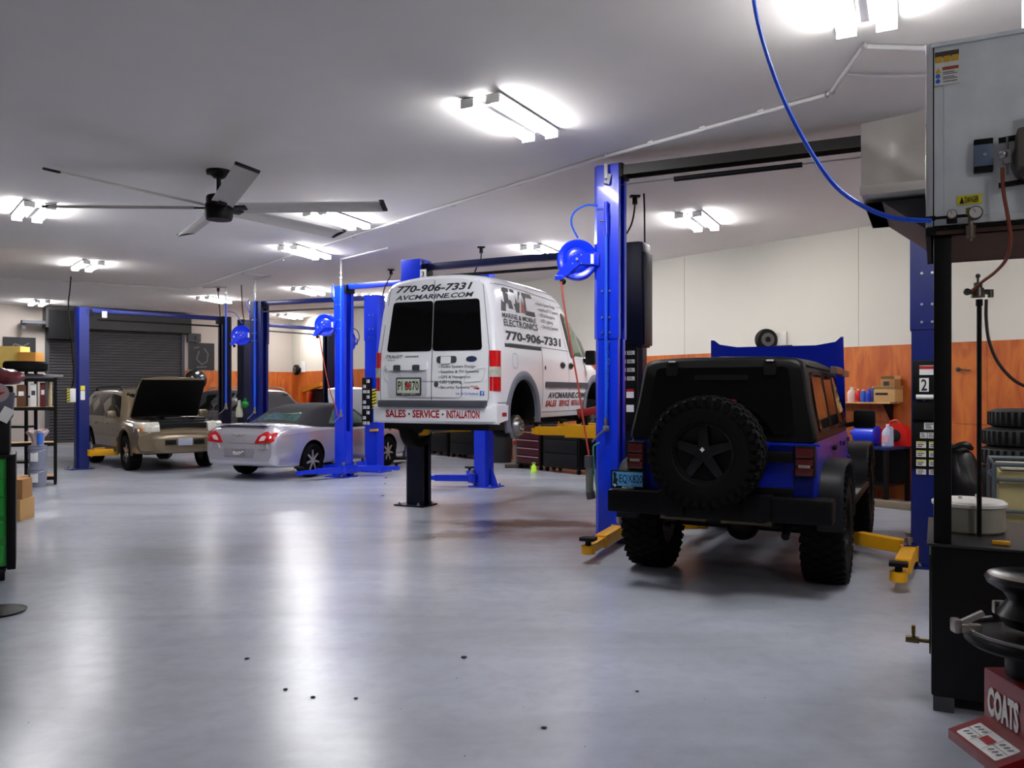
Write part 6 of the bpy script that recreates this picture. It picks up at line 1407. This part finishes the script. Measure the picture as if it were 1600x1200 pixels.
b = B(); b.lathe([(0, -.19), (.14, -.19), (.155, -.17), (.155, .15), (.12, .18), (.05, .19), (0, .19)], (0, 0, .155), 'Y', 28); obj('body', b, mat('can_blue', rgb(15, 55, 215), .25, coat=.4), t)
b = B(); b.cyl((0, .18, .19), (0, .26, .19), .035); obj('spout', b, mat('can_blue2', rgb(40, 95, 230), .3), t)
t = thing('fuel_can', 'red plastic fuel can on the workbench behind the milky jug', 'can', WP(1399, BZ, .25), TH)
b = B(); b.prism([(-.22, 0), (.22, 0), (.22, .22), (.10, .32), (-.12, .34), (-.22, .24)], 'X', -.09, .09); obj('body', b, RED, t, 40)
b = B(); b.cyl((-.098, -.03, .16), (-.092, -.03, .16), .10, seg=28); obj('dark_disc', b, KBLACK, t)
b = B(); b.tube(smoothpts([(0, -.08, .33), (0, -.03, .39), (0, .06, .38), (0, .10, .32)], 4), .016, 8); obj('handle', b, RED, t)
JUG = mat('milky_plastic', rgb(180, 190, 215), .4)
t = thing('jug', 'milky translucent jug standing on the workbench', 'jug', WP(1387, BZ, .50), TH)
b = B(); b.lathe([(0, 0), (.08, 0), (.088, .01), (.088, .20), (.07, .25), (.025, .30), (.022, .32), (0, .32)], seg=8); obj('body', b, JUG, t)
b = B(); b.tube(smoothpts([(0, -.025, .29), (0, -.065, .29), (0, -.08, .24), (0, -.07, .19)], 4), .012, 8); obj('handle', b, JUG, t)
b = B(); b.cyl((0, 0, .315), (0, 0, .34), .026, seg=12); obj('cap', b, WHITE, t)
b = B(); b.box((-.086, 0, .12), (.006, .10, .11)); obj('label', b, mat('pink_label', rgb(215, 160, 170), .5), t)
# wall reels
def wreel(pxx, pyy, label, edge, name='wall_reel', off=.16, wall='right'):
    p = WP(pxx, wz(pxx, pyy, off), off); t = thing(name, label, 'hose reel', p, TH+edge)
    b = B(); b.lathe([(0, -.09), (.05, -.09), (.06, -.07), (.17, -.07), (.19, -.055), (.20, 0), (.19, .055), (.17, .07), (0, .07)], (0, 0, 0), 'X', 32); obj('drum', b, BLKM, t)
    b = B(); b.cyl((-.088, 0, 0), (-.075, 0, 0), .12, seg=24); obj('hub', b, mat('hub_grey', rgb(90, 86, 82), .4), t)
    b = B(); b.box((.12, 0, -.0), (.10, .10, .16)); obj('bracket', b, BLK, t); return t
wreel(1197, 531, 'black and grey hose reel on the white wall above the raised hood', 1.0)
wreel(463, 578, 'small round black reel on the far wall near the room corner', 0.0)
b = B(); b.box((0, 0, 0), (.012, .42, .30)); one('wall_panel', b, mat('panel_white', rgb(222, 218, 208), .6), 'small pale panel on the wall behind the black and grey reel', 'panel', loc=WP(1213, wz(1213, 532), .02), rz=TH)
b = B(); b.box((0, 0, 0), (.10, .5, .015)); one('wall_ledge', b, DGREY, 'narrow dark ledge just under the pale wall panel', 'ledge', loc=WP(1216, wz(1216, 541), .06), rz=TH)
b = B(); b.box((0, 0, 0), (.02, .35, .40)); one('wall_panel', b, KWHITE, 'white sheet beside the far round reel by the corner', 'panel', loc=WP(474, wz(474, 573), .03), rz=TH)
# cabinets and chests along the wall
def chest(px0, px1, z1, label, m_, drawers=5, dm=DKRED, off=.1, depth=.5, edge=True, casters=True):
    t, L, D = wbox('tool_chest', label, 'tool chest', m_, px0, px1, .10, z1, off, off+depth)
    for k in range(drawers):
        hh = (z1-.10-.06)/drawers; z = .03+hh*k+hh/2
        b = B(); b.box((-D/2-.01, 0, z), (.02, L-.06, hh-.02), bev=.004); d = obj('drawer', b, dm, t)
        if edge: b = B(); b.box((-D/2-.026, 0, z+hh*.34), (.014, L-.10, .018), bev=.003); obj('drawer_pull', b, mat('pull_pink_chrome', rgb(205, 170, 180), .3, metal=.6), d)
    for x in (-D/2+.06, D/2-.06):
        for y in (-L/2+.06, L/2-.06):
            b = B(); b.cyl((x, y-.02, -.05), (x, y+.02, -.05), .05, seg=16); obj('caster', b, BLK, t)
    return t
chest(834, 872, 1.05, 'black tool chest with dark red drawers and bright pulls beyond the van', BLK, 5, mat('drawer_maroon', rgb(60, 6, 14), .35), off=.9)
chest(876, 932, 1.0, 'black tool cabinet right of the maroon drawer chest', BLK, 3, BLKM, off=.9, edge=False)
chest(964, 1016, 1.25, 'tall black chest with dark red drawers between near post and off-roader', BLK, 6, mat('drawer_maroon', rgb(60, 6, 14), .35), off=1.0)
chest(1022, 1250, 1.75, 'tall wide black cabinet added behind the blue off-roader, blocking the orange wall reflection', BLK, 4, BLKM, off=.1, edge=False)  # mostly unseen; height made up to keep the orange plywood reflection off the floor
chest(728, 768, 1.2, 'black cabinet under the middle of the raised van', BLK, 4, BLKM, off=.3, edge=False)
chest(690, 724, 1.1, 'black cabinet right of the dark van lift column', BLK, 2, BLKM, off=.3, edge=False)
chest(640, 684, 1.2, 'farthest black cabinet behind the dark van lift column', BLK, 2, BLKM, off=.3, edge=False)
t = thing('small_light', 'green topped round tin on the maroon drawer chest', 'tin', WP(848, 1.05, 1.15), 0)
b = B(); b.lathe([(0, 0), (.16, 0), (.17, .03), (0, .04)], seg=24); obj('pan', b, STEEL, t)
b = B(); b.cyl((0, 0, .04), (0, 0, .10), .07); obj('lid', b, mat('green_lid', rgb(60, 150, 70), .5), t); t.name = 'round_tin'
g = G(816, 729); t = thing('waste_bin', 'pale grey bin with a red lid beside the broom', 'bin', (g.x, g.y, 0))
b = B(); b.lathe([(0, 0), (.18, 0), (.22, .50), (0, .50)], seg=24); obj('body', b, mat('bin_grey', rgb(105, 100, 88), .6), t)
b = B(); b.lathe([(0, .50), (.23, .50), (.23, .60), (.17, .66), (0, .66)], seg=24); obj('lid', b, mat('bin_red', rgb(120, 28, 16), .5), t)
g = G(783, 722); t = thing('waste_bin', 'dark grey round bin under the rear of the van', 'bin', (g.x, g.y, 0))
b = B(); b.lathe([(0, 0), (.25, 0), (.29, .70), (.31, .72), (0, .72)], seg=24); obj('body', b, mat('bin_dark', rgb(30, 34, 38), .6), t)
g = G(808, 731); t = thing('broom', 'push broom with orange tool hooked on its handle, left of the drawer chest', 'broom', (g.x, g.y, 0))
b = B(); b.box((0, 0, .05), (.55, .08, .06), bev=.01); obj('head', b, mat('broom_brown', rgb(70, 60, 50), .8), t)
b = B(); b.box((0, 0, .02), (.54, .07, .04)); obj('bristles', b, KBLACK, t)
b = B(); b.cyl((0.02, 0, .07), P(828, 678, g.y)-V(g.x, g.y, 0), .013, seg=10); obj('handle', b, mat('handle_orange', rgb(190, 110, 60), .5), t)
b = B(); q = P(828, 684, g.y)-V(g.x, g.y, 0); b.prism([(q.x-.12, q.z-.22), (q.x+.06, q.z-.15), (q.x+.04, q.z+.12), (q.x-.02, q.z+.12)], 'Y', -.03, .03); obj('orange_scoop', b, ORG, t)
g = G(834, 738); t = thing('spray_bottle', 'fluorescent yellow green spray bottle on the floor by the drawer chest', 'bottle', (g.x, g.y, 0))
b = B(); b.lathe([(0, 0), (.06, 0), (.065, .02), (.055, .12), (.02, .17), (0, .17)], seg=16); obj('body', b, mat('fluo_green', rgb(190, 240, 60), .4), t)
b = B(); b.box((0, 0, .19), (.08, .03, .04), bev=.006); b.cyl((0, 0, .16), (0, 0, .19), .015); obj('trigger_head', b, mat('trigger_green', rgb(90, 160, 60), .4), t)
g = G(622, 722); t = thing('floor_dolly', 'dark low dolly with a hook and casters beyond the van lift column', 'dolly', (g.x, g.y, 0))
b = B(); b.box((0, 0, .10), (.8, .45, .06), bev=.01); obj('deck', b, BLKM, t)
b = B(); b.tube(smoothpts([(-.05, 0, .13), (-.15, 0, .3), (-.05, 0, .42), (.05, 0, .36), (0, 0, .28)], 5), .02); b.cyl((.15, 0, .13), (.15, 0, .45), .04); obj('hook', b, DGREY, t)
for x in (-.33, .33):
    for y in (-.17, .17): b = B(); b.cyl((x, y-.015, .035), (x, y+.015, .035), .035, seg=12); obj('caster', b, BLK, t)
# hand lamp and red adapter
q0 = P(924, 775, 9.2); t = thing('hand_lamp', 'grey green tubular hand lamp hanging beside the tall near post', 'hand lamp', q0)
b = B(); b.cyl((-.02, 0, .03), P(921, 728, 9.2)-q0, .042, seg=16); obj('tube_body', b, mat('lamp_grey_green', rgb(92, 100, 92), .5), t)
b = B(); q = P(920, 722, 9.2)-q0; b.cyl(q+V(0, 0, -.06), q+V(0, 0, .07), .050, seg=16); b.cyl((0, 0, -.03), (-.015, 0, .05), .05, seg=14); obj('end_grips', b, DGREY, t)
b = B(); b.tube(smoothpts([P(*p)-q0 for p in ((937, 692, 9.2), (930, 695, 9.2), (927, 700, 9.2), (928, 725, 9.2), (931, 755, 9.2), (934, 775, 9.2))], 4), .009, 8); obj('teal_hose', b, mat('teal_hose', rgb(70, 150, 140), .5), t)
q0 = P(914, 664, 11.25); t = thing('lift_adapter', 'red handled tool standing on the yellow arm by the van sill', 'tool', q0)
b = B(); b.cyl((0, 0, -.03), (0, 0, .12), .045, seg=14); b.cyl((0, 0, -.05), (0, 0, -.02), .075, seg=18); obj('stem', b, BLK, t)
b = B(); b.bar((-.06, 0, .16), (.20, -.02, .21), .10, .10, bev=.02); b.cyl((-.10, 0, .15), (.0, 0, .17), .065, seg=16); obj('red_head', b, mat('tool_red', rgb(150, 22, 28), .4), t)
b = B(); b.cyl((.20, -.02, .21), (.40, -.03, .25), .022, seg=12); obj('nozzle', b, BLK, t)
q0 = P(374, 652, 18.5); t = thing('pendant_bottle', 'pale dispenser hanging on the dark cord between left middle posts', 'bottle', q0)
b = B(); b.lathe([(0, 0), (.07, 0), (.08, .05), (.07, .20), (.04, .26), (.03, .38), (0, .38)], seg=18); obj('body', b, mat('pale_dispenser', rgb(165, 165, 145), .5), t)
q0 = P(383, 632, 18.45); b = B(); b.sph((0, 0, 0), .085, (1, .8, 1)); b.cyl((0, 0, .07), (0, 0, .14), .03); one('green_bottle', b, mat('bottle_green', rgb(15, 120, 40), .3), 'round green bottle just right of the pale hanging dispenser', 'bottle', loc=q0)
# ================================================================ right background: bag, tyre stack, caged tank
def pole_tyre(loc, label, r, w_, group):
    t = thing('tyre', label, 'tyre', loc, random.random()*3, group)
    b = B(); b.lathe([(r*.60, 0), (r*.80, -.004), (r*.96, .02), (r, .05), (r, w_-.05), (r*.96, w_-.02), (r*.80, w_+.004), (r*.60, w_)], (0, 0, 0), 'Z', 44, closed=True); obj('carcass', b, mat('tyre_grey', (0.013, .013, .013, 1), .6, bump=.2, scale=40), t, 40)
    b = B(); 
    for k in range(36):
        a = 2*PI*k/36; b.box((r*math.cos(a), r*math.sin(a), w_/2), (.006, .035, w_*.7), rz=a)
    obj('tread', b, RUB, t); return t
tp_ = P(1600, 700, 9.3); tl = ['bottom tyre of the right edge stack, beneath two others', 'second tyre of the right edge stack, under the top one', 'top tyre of the stack at the right edge']
for k, (dx, z) in enumerate(((0, .88), (0.0, 1.09), (.04, 1.30))):
    pole_tyre((tp_.x+dx, tp_.y, z), tl[k], .45-.03*k, .205, 'tyres stacked at the right edge')
b = B(); b.box((0, 0, .43), (1.1, .9, .86), bev=.02)
t = thing('tyre_bench', 'black bench carrying the tyre stack at the right edge', 'bench', (tp_.x+.1, tp_.y, 0), 0); obj('body', b, BLK, t)
g = P(1497, 800, 8.9); t = thing('rubbish_bag', 'bulging black rubbish bag behind the round pot', 'bag', (g.x, g.y, 0))
b = B(); b.sph((0, 0, .55), .30, (.85, .85, 1.9), 24)
for v in b.bm.verts: v.co.x *= 1+.10*math.sin(v.co.z*14+v.co.y*9); v.co.y *= 1+.10*math.sin(v.co.z*11+v.co.x*12); v.co.z = max(0, v.co.z)
obj('bag', b, mat('bag_black', (.004, .004, .005, 1), .35, spec=.4), t, 60)
b = B(); b.tube([(.12*math.cos(a), .12*math.sin(a), 1.12+.02*math.sin(a*3)) for a in [2*PI*k/14 for k in range(14)]], .03, 6, closed=True); obj('tied_neck', b, BLK, t)
ct_ = thing('caged_tank', 'plastic liquid tank in a grey tube cage behind the thin pipe', 'tank', (4.25, 6.55, 0), -HA)
b = B(); b.box((0.25, .3, .60), (1.25, .75, .94), bev=.05); obj('bladder', b, mat('tank_yellowed', rgb(150, 138, 96), .5, var=.25, scale=4), ct_)
b = B()
for z in (.15, .45, .75, 1.0, 1.12): 
    b.tube([(-.40, -.10, z), (.90, -.10, z), (.90, .70, z), (-.40, .70, z)], .014 if z < 1.1 else .018, 8, closed=True)
for x in (-.40, -.08, .25, .58, .90): b.cyl((x, -.10, .1), (x, -.10, 1.12), .018 if x in (-.4, .9) else .014, seg=8); b.cyl((x, .70, .1), (x, .70, 1.12), .014, seg=8)
obj('cage', b, mat('cage_grey', rgb(88, 98, 104), .4, metal=.6), ct_)
b = B(); b.box((0.25, .3, .06), (1.35, .85, .12), bev=.01); obj('pallet', b, DGREY, ct_)
b = B(); b.box((.25, .3, 1.085), (1.2, .7, .02), bev=.004); obj('top_sheet', b, mat('dusty_top', rgb(170, 162, 145), .6), ct_)
b = B(); b.sph((0, 0, 0), .035); b.cyl((0, 0, 0), (-.02, -.18, -.02), .01); one('wall_hook', b, DGREY, 'small dark hook on the plywood left of the regulator pipe', 'hook', loc=WP(1497, wz(1497, 577, .05), .05), rz=TH)
# ================================================================ left side
rk = thing('storage_rack', 'black storage rack with wooden shelves standing left of the roll-up door', 'rack', (-8.65, 15.09, 0), math.radians(28))
for x in (-.75, .32):
    for y in (0, .5): b = B(); b.box((x, y, .98), (.05, .05, 1.96)); obj('post', b, BLK, rk)
for z in (.14, .76, 1.41, 1.93):
    b = B(); b.box((-.215, .25, z), (1.10, .52, .03)); sf_ = obj('shelf', b, PINE if z < 1.9 else BLK, rk)
    b = B(); b.box((-.215, -.02, z-.02), (1.10, .02, .06)); obj('shelf_rail', b, BLK, sf_)
def rp_(x, y, z): return rk.matrix_basis @ V(x, y, z)
for nm, lab, x, w_, h_, m_ in (('ring_binder', 'white folder standing on the upper rack shelf', -.03, .10, .42, WHITE), ('carton', 'dark red carton beside the white folder on the rack', .12, .09, .44, mat('carton_red', rgb(95, 32, 28), .6)),
                             ('carton', 'brown carton at the left of the upper rack shelf', -.22, .14, .40, mat('carton_brown', rgb(95, 62, 35), .7)), ('roll', 'pale cream roll at the right end of the upper rack shelf', .235, .07, .46, mat('cream', rgb(205, 190, 150), .6))):
    t = thing(nm, lab, 'box' if nm != 'roll' else 'roll', rp_(x, .2, 1.425), math.radians(28)); b = B()
    if nm == 'roll': b.cyl((0, 0, 0), (0, 0, h_), w_/2)
    else: b.box((0, 0, h_/2), (w_, .30, h_), bev=.004)
    obj('body', b, m_, t)
    if nm != 'roll': b = B(); b.box((0, -.152, h_*.6), (w_*.6, .004, h_*.2)); obj('label', b, KGREY if nm == 'ring_binder' else KWHITE, t)
t = thing('car_tyre', 'car tyre lying on top of the storage rack', 'tyre', rp_(-.16, .25, 2.07)); b = B(); b.lathe([(.20, 0), (.33, 0), (.36, .04), (.36, .14), (.33, .18), (.20, .18)], seg=40, closed=True); obj('carcass', b, RUB, t)
b = B(); b.lathe([(.0, .06), (.19, .06), (.205, .02), (.205, .16), (.19, .12), (0, .12)], seg=30); obj('rim', b, DGREY, t)
b = B(); rows = []
for i in range(8):
    u = i/7; rows.append([V(-.55+1.0*u, -.05+.6*v, 1.955+.09*(1-abs(2*v-1)**2)*(1-.5*u)-0.0+.02*u) for v in [k/5 for k in range(6)]])
A_ = b.grid(rows); D_ = b.grid([[p-V(0, 0, .02) for p in r] for r in rows])
lA = A_[0]+[A_[i][5] for i in range(1, 8)]+A_[7][4::-1]+[A_[i][0] for i in range(6, 0, -1)]; lD = D_[0]+[D_[i][5] for i in range(1, 8)]+D_[7][4::-1]+[D_[i][0] for i in range(6, 0, -1)]
for k in range(len(lA)): b.bm.faces.new((lA[k], lA[(k+1) % len(lA)], lD[(k+1) % len(lA)], lD[k]))
pn = one('body_panel', b, mat('panel_grey', rgb(88, 84, 90), .3, coat=.4), 'grey curved car body panel lying under the tyre on the rack', 'car part'); pn.matrix_world = rk.matrix_basis
gb = G(60, 758); gb.x += .13; bl = ['lower grey bucket of the two stacked beside the rack', 'upper grey bucket of the two stacked beside the rack']
BUCK = mat('bucket_grey_blue', rgb(120, 124, 142), .5)
for k in range(2):
    t = thing('bucket', bl[k], 'bucket', (gb.x, gb.y-.25, k*.37), 0, 'stacked grey buckets'); b = B(); b.lathe([(0, 0), (.135, 0), (.15, .30), (.158, .31), (.158, .33), (.15, .335), (.15, .37), (0, .37)], seg=28); obj('body', b, BUCK, t)
    b = B(); b.tube([(.155*math.cos(a), .155*math.sin(a)-.0, .30-.06*math.sin(a)**2) for a in [PI+PI*q/10 for q in range(11)]], .005, 6); obj('bail_handle', b, STEEL, t)
    b = B(); b.box((.02, -.146, .17), (.13, .01, .16), bev=.002); obj('label', b, KWHITE, t)
t = thing('plastic_bag', 'clear plastic bag with pinkish contents on the upper bucket', 'bag', (gb.x, gb.y-.25, .74)); b = B(); b.lathe([(0, 0), (.10, 0), (.09, .06), (.10, .13), (.14, .20), (.17, .25), (.15, .28), (.08, .26), (0, .27)], seg=36)
for v in b.bm.verts:
    a_ = math.atan2(v.co.y, v.co.x); q_ = 1+(.05+.5*max(0, v.co.z-.08))*math.sin(7*a_+9*v.co.z); v.co.x *= q_; v.co.y *= q_; v.co.z += .02*math.sin(5*a_) if v.co.z > .15 else 0
obj('bag', b, mat('bag_pinkish', rgb(190, 170, 168), .3, var=.35, scale=14), t, 50)
b = B(); b.cyl((.11, -.12, .02), (.11, -.12, .22), .05); obj('blue_tin', b, KBLUE, t)
g = G(30, 815); w1 = .42
crate('cardboard_box', 'lower cardboard box on the floor beyond the green cart', V(g.x-.26, g.y+.2, 0), (.48, .40, .28), CARD, .1, False); crate('cardboard_box', 'upper cardboard box of the floor stack beyond the green cart', V(g.x-.25, g.y+.2, .28), (.44, .36, .26), mat('cardboard_dark', rgb(165, 120, 72), .8), .2, False)
# second tall rack with yellow boxes on top
g = P(10, 757, 16.6); t = thing('tall_rack', 'tall black rack behind the tool cart at the left edge', 'rack', (g.x-.35, g.y, 0), .1)
for x in (-.8, .8):
    for y in (-.2, .2): b = B(); b.box((x, y, 1.07), (.05, .05, 2.14)); obj('post', b, BLK, t)
for z in (.3, 1.0, 1.6, 2.12): b = B(); b.box((0, 0, z), (1.62, .46, .04)); obj('shelf', b, BLK, t)
YC = mat('yellow_cardboard', rgb(252, 214, 118), .7, var=.1)
q = P(0, 568, 16.6); crate('cardboard_box', 'large bright yellowish box on the tall rack at the left edge', V(q.x-.05, g.y, 2.14), (1.05, .40, .46), YC, .1, False); q = P(49, 568, 16.6)
crate('cardboard_box', 'smaller orange brown box right of the large yellowish box', V(q.x, g.y-.02, 2.14), (.34, .36, .34), mat('orange_cardboard', rgb(222, 158, 70), .7), .1, False)
# green tool cart
GRNP = mat('green_paint', (0.003, .30, .02, 1), .35, coat=.4)
cg = thing('tool_cart', 'bright green tool cart with black frame on casters at the left edge', 'tool cart', (-4.86, 7.30, 0), math.radians(30))
b = B(); b.box((0, .25, .62), (.74, .50, .98), bev=.012); obj('body', b, GRNP, cg)
for x in (-.40, .40): b = B(); b.box((x, .25, .62), (.07, .56, 1.04), bev=.01); obj('side_frame', b, BLK, cg)
for k, z in enumerate((.24, .46, .66, .84, 1.01)):
    b = B(); b.box((0, -.006, z), (.68, .02, .155), bev=.006); d_ = obj('drawer', b, GRNP, cg); b = B(); b.box((0, -.022, z+.05), (.60, .02, .025), bev=.004); obj('drawer_pull', b, BLK if k % 2 == 0 else GRNP, d_)
for x in (-.33, .33):
    for y in (.04, .46): b = B(); b.cyl((x-.02, y, .065), (x+.02, y, .065), .065, seg=20); b.box((x, y, .13), (.07, .06, .04)); obj('caster', b, BLK, cg)
b = B(); b.box((0, .25, 1.12), (.84, .58, .03), bev=.006); obj('top', b, BLK, cg)
def cl(x, y, z): return cg.matrix_basis @ V(x, y, z)
t = thing('tool_box', 'black top tool box standing on the green cart', 'tool box', cl(0, .25, 1.135), math.radians(30)); b = B(); b.box((0, 0, .16), (.78, .50, .32), bev=.02); obj('body', b, BLK, t); b = B(); b.box((.0, -.256, .2), (.5, .02, .03)); obj('latch', b, DGREY, t)
t = thing('storage_case', 'black case standing behind the grey bin on the tool box', 'case', cl(.10, .38, 1.455), math.radians(30)); b = B(); b.box((0, 0, .15), (.62, .22, .30), bev=.02); obj('body', b, BLK, t); b = B(); b.tube([(-.08, 0, .30), (-.07, 0, .33), (.07, 0, .33), (.08, 0, .30)], .010, 6); obj('handle', b, BLK, t)
t = thing('storage_bin', 'grey plastic bin standing on the black tool box', 'bin', cl(.24, .06, 1.455), math.radians(30)); b = B(); b.box((0, 0, .12), (.34, .26, .24), bev=.02, taper=1.12); obj('body', b, mat('bin_grey_blue', rgb(88, 90, 104), .5), t)
b = B(); b.cyl((.06, -.165, .235), (.06, -.145, .235), .085, seg=24); dk = obj('round_sticker', b, mat('sticker_pale', rgb(170, 150, 150), .4), t); b = B(); b.prism([(.0, .22), (.03, .25), (.05, .235), (.075, .27), (.08, .24), (.12, .245), (.09, .22), (.06, .205)], 'Y', -.170, -.164); obj('sticker_mark', b, KRED, dk)
b = B(); b.box((.12, -.16, .04), (.09, .006, .13), ry=.5); obj('paper', b, KWHITE, t)
t = thing('plastic_bag', 'crumpled red and clear plastic bag above the grey bin at the left edge', 'bag', cl(.30, .30, 1.765)); b = B(); b.sph((0, 0, .06), .16, (1.3, 1, .55), 20)
for v in b.bm.verts: v.co *= 1+.10*math.sin(v.co.x*45)*math.cos(v.co.y*38+v.co.z*50); v.co.z = max(0, v.co.z)
obj('bag', b, mat('bag_red_clear', rgb(120, 55, 60), .25, var=.7, scale=22), t, 50)
b = B(); b.lathe([(0, 0), (.20, 0), (.21, .015), (.10, .04), (0, .04)], (0, 0, 0), seg=28); fb_ = G(-6, 957); one('stand_base', b, BLK, 'flat round black stand base on the floor at the left edge', 'stand', loc=(fb_.x, fb_.y, 0))
# posters, boxes on the back wall
def BWp(px, py, off=.03):
    k = (px-800)/F; Y = (AW-off)/(math.cos(TH)-k*math.sin(TH)); return V(k*Y, Y, EYE-(py-HOR)*Y/F)
def poster(px0, px1, py0, py1, label, art):
    c = BWp((px0+px1)/2, (py0+py1)/2); w_ = (BWp(px1, py0)-BWp(px0, py0)).length; h_ = (py1-py0)*c.y/F
    t = thing('poster', label, 'poster', c, TH); b = B(); b.box((0, 0, 0), (w_, .02, h_)); obj('sheet', b, mat('poster_black', rgb(24, 24, 28), .4, var=.3, scale=3), t)
    s_ = Surf((0, -.012, 0), (1, 0, 0), (0, 0, 1)); b = B()
    for q in art: ribbon(b, [(x*w_, y*h_) for x, y in q], s_, .045, .05)
    obj('artwork', b, mat('poster_grey', rgb(84, 82, 86), .5), t, 0)
poster(5, 56, 527, 562, 'wide dark poster on the back wall above the yellowish boxes', [[(-.3, -.1), (-.15, .2), (.1, .1), (.3, .25)], [(.1, -.2), (.3, -.05), (.4, -.3)]])
poster(295, 335, 536, 578, 'square dark poster on the back wall right of the roll-up door', [[(.1, .3), (.25, .1), (.2, -.2), (0, -.3), (-.2, -.1), (-.1, .2)], [(-.3, .3), (-.1, .35)], [(-.2, -.4), (.2, -.38)]])
b = B(); b.box((0, 0, 0), (.45, .12, .30), bev=.01); b.cyl((.1, -.1, 0), (.1, -.05, 0), .07); one('wall_sensor', b, DGREY, 'small dark box on the back wall above the square poster', 'sensor', loc=BWp(303, 528, .1), rz=TH)
p = BWp(306, 594, .8); t = thing('wall_reel', 'shiny round black reel behind the hood of the tan vehicle', 'hose reel', p, TH-.3); b = B(); b.lathe([(0, -.12), (.15, -.12), (.32, -.08), (.36, 0), (.32, .08), (0, .10)], axis='Y', seg=32); obj('drum', b, mat('shiny_black', (.01, .01, .012, 1), .12, spec=.8), t); b = B(); b.cyl((0, 0, 0), (0, .79, 0), .04); obj('bracket', b, BLK, t)
p = BWp(318, 690, .9); t = thing('tool_chest', 'red tool chest against the back wall behind the tan vehicle', 'tool chest', (p.x, p.y, 0), TH); b = B(); b.box((0, 0, .78), (1.1, .6, 1.44), bev=.01); obj('body', b, mat('chest_red', rgb(150, 20, 15), .35), t)
for k in range(5): b = B(); b.box((0, -.31, .25+.27*k), (1.0, .02, .24)); d_ = obj('drawer', b, DKRED, t); b = B(); b.box((0, -.33, .33+.27*k), (.9, .02, .02)); obj('drawer_pull', b, STEEL, d_)
for x in (-.45, .45): b = B(); b.cyl((x-.02, 0, .035), (x+.02, 0, .035), .035); obj('caster', b, BLK, t)
p = WP(484, 0, 1.0); t = thing('engine_hoist', 'orange steel hoist near the far corner behind the parked vehicles', 'hoist', (p.x, p.y, 0), TH)
b = B(); b.bar((0, -.9, .1), (0, .9, .1), .12, .12); b.box((0, .5, .9), (.14, .14, 1.7)); obj('frame', b, ORG, t); b = B(); b.bar((0, .6, 1.72), (0, -.9, 1.95), .14, .14); obj('boom', b, mat('hoist_orange', rgb(235, 140, 25), .45), t); b = B(); b.cyl((0, .4, .5), (0, -.1, 1.7), .05); obj('ram', b, RED, t)
p = WP(508, 0, .6); t = thing('tool_cabinet', 'black peaked cabinet right of the orange hoist', 'cabinet', (p.x, p.y, 0), TH); b = B(); b.box((0, 0, .9), (.6, 1.0, 1.8), bev=.02); obj('body', b, BLK, t); b = B(); b.box((-.31, 0, .9), (.02, .9, 1.6)); obj('door', b, BLKM, t)
# outlet boxes, floor litter
for i, (px, py, r) in enumerate(((725, 1028, .016), (850, 1138, .012), (591*.5+700, 1081, .009), (603, 747, .018), (602, 756, .016), (598, 775, .016), (386, 1030, .013), (446, 1078, .011), (489, 1090, .011), (556, 1092, .010))):
    g = G(px, py); b = B(); b.sph((0, 0, r*.4), r, (1.3, 1, .45), 8)
    one('floor_debris', b, KBLACK, 'tiny dark bit of debris on the painted floor', 'debris', loc=(g.x, g.y, 0), group='bits of debris scattered on the floor')
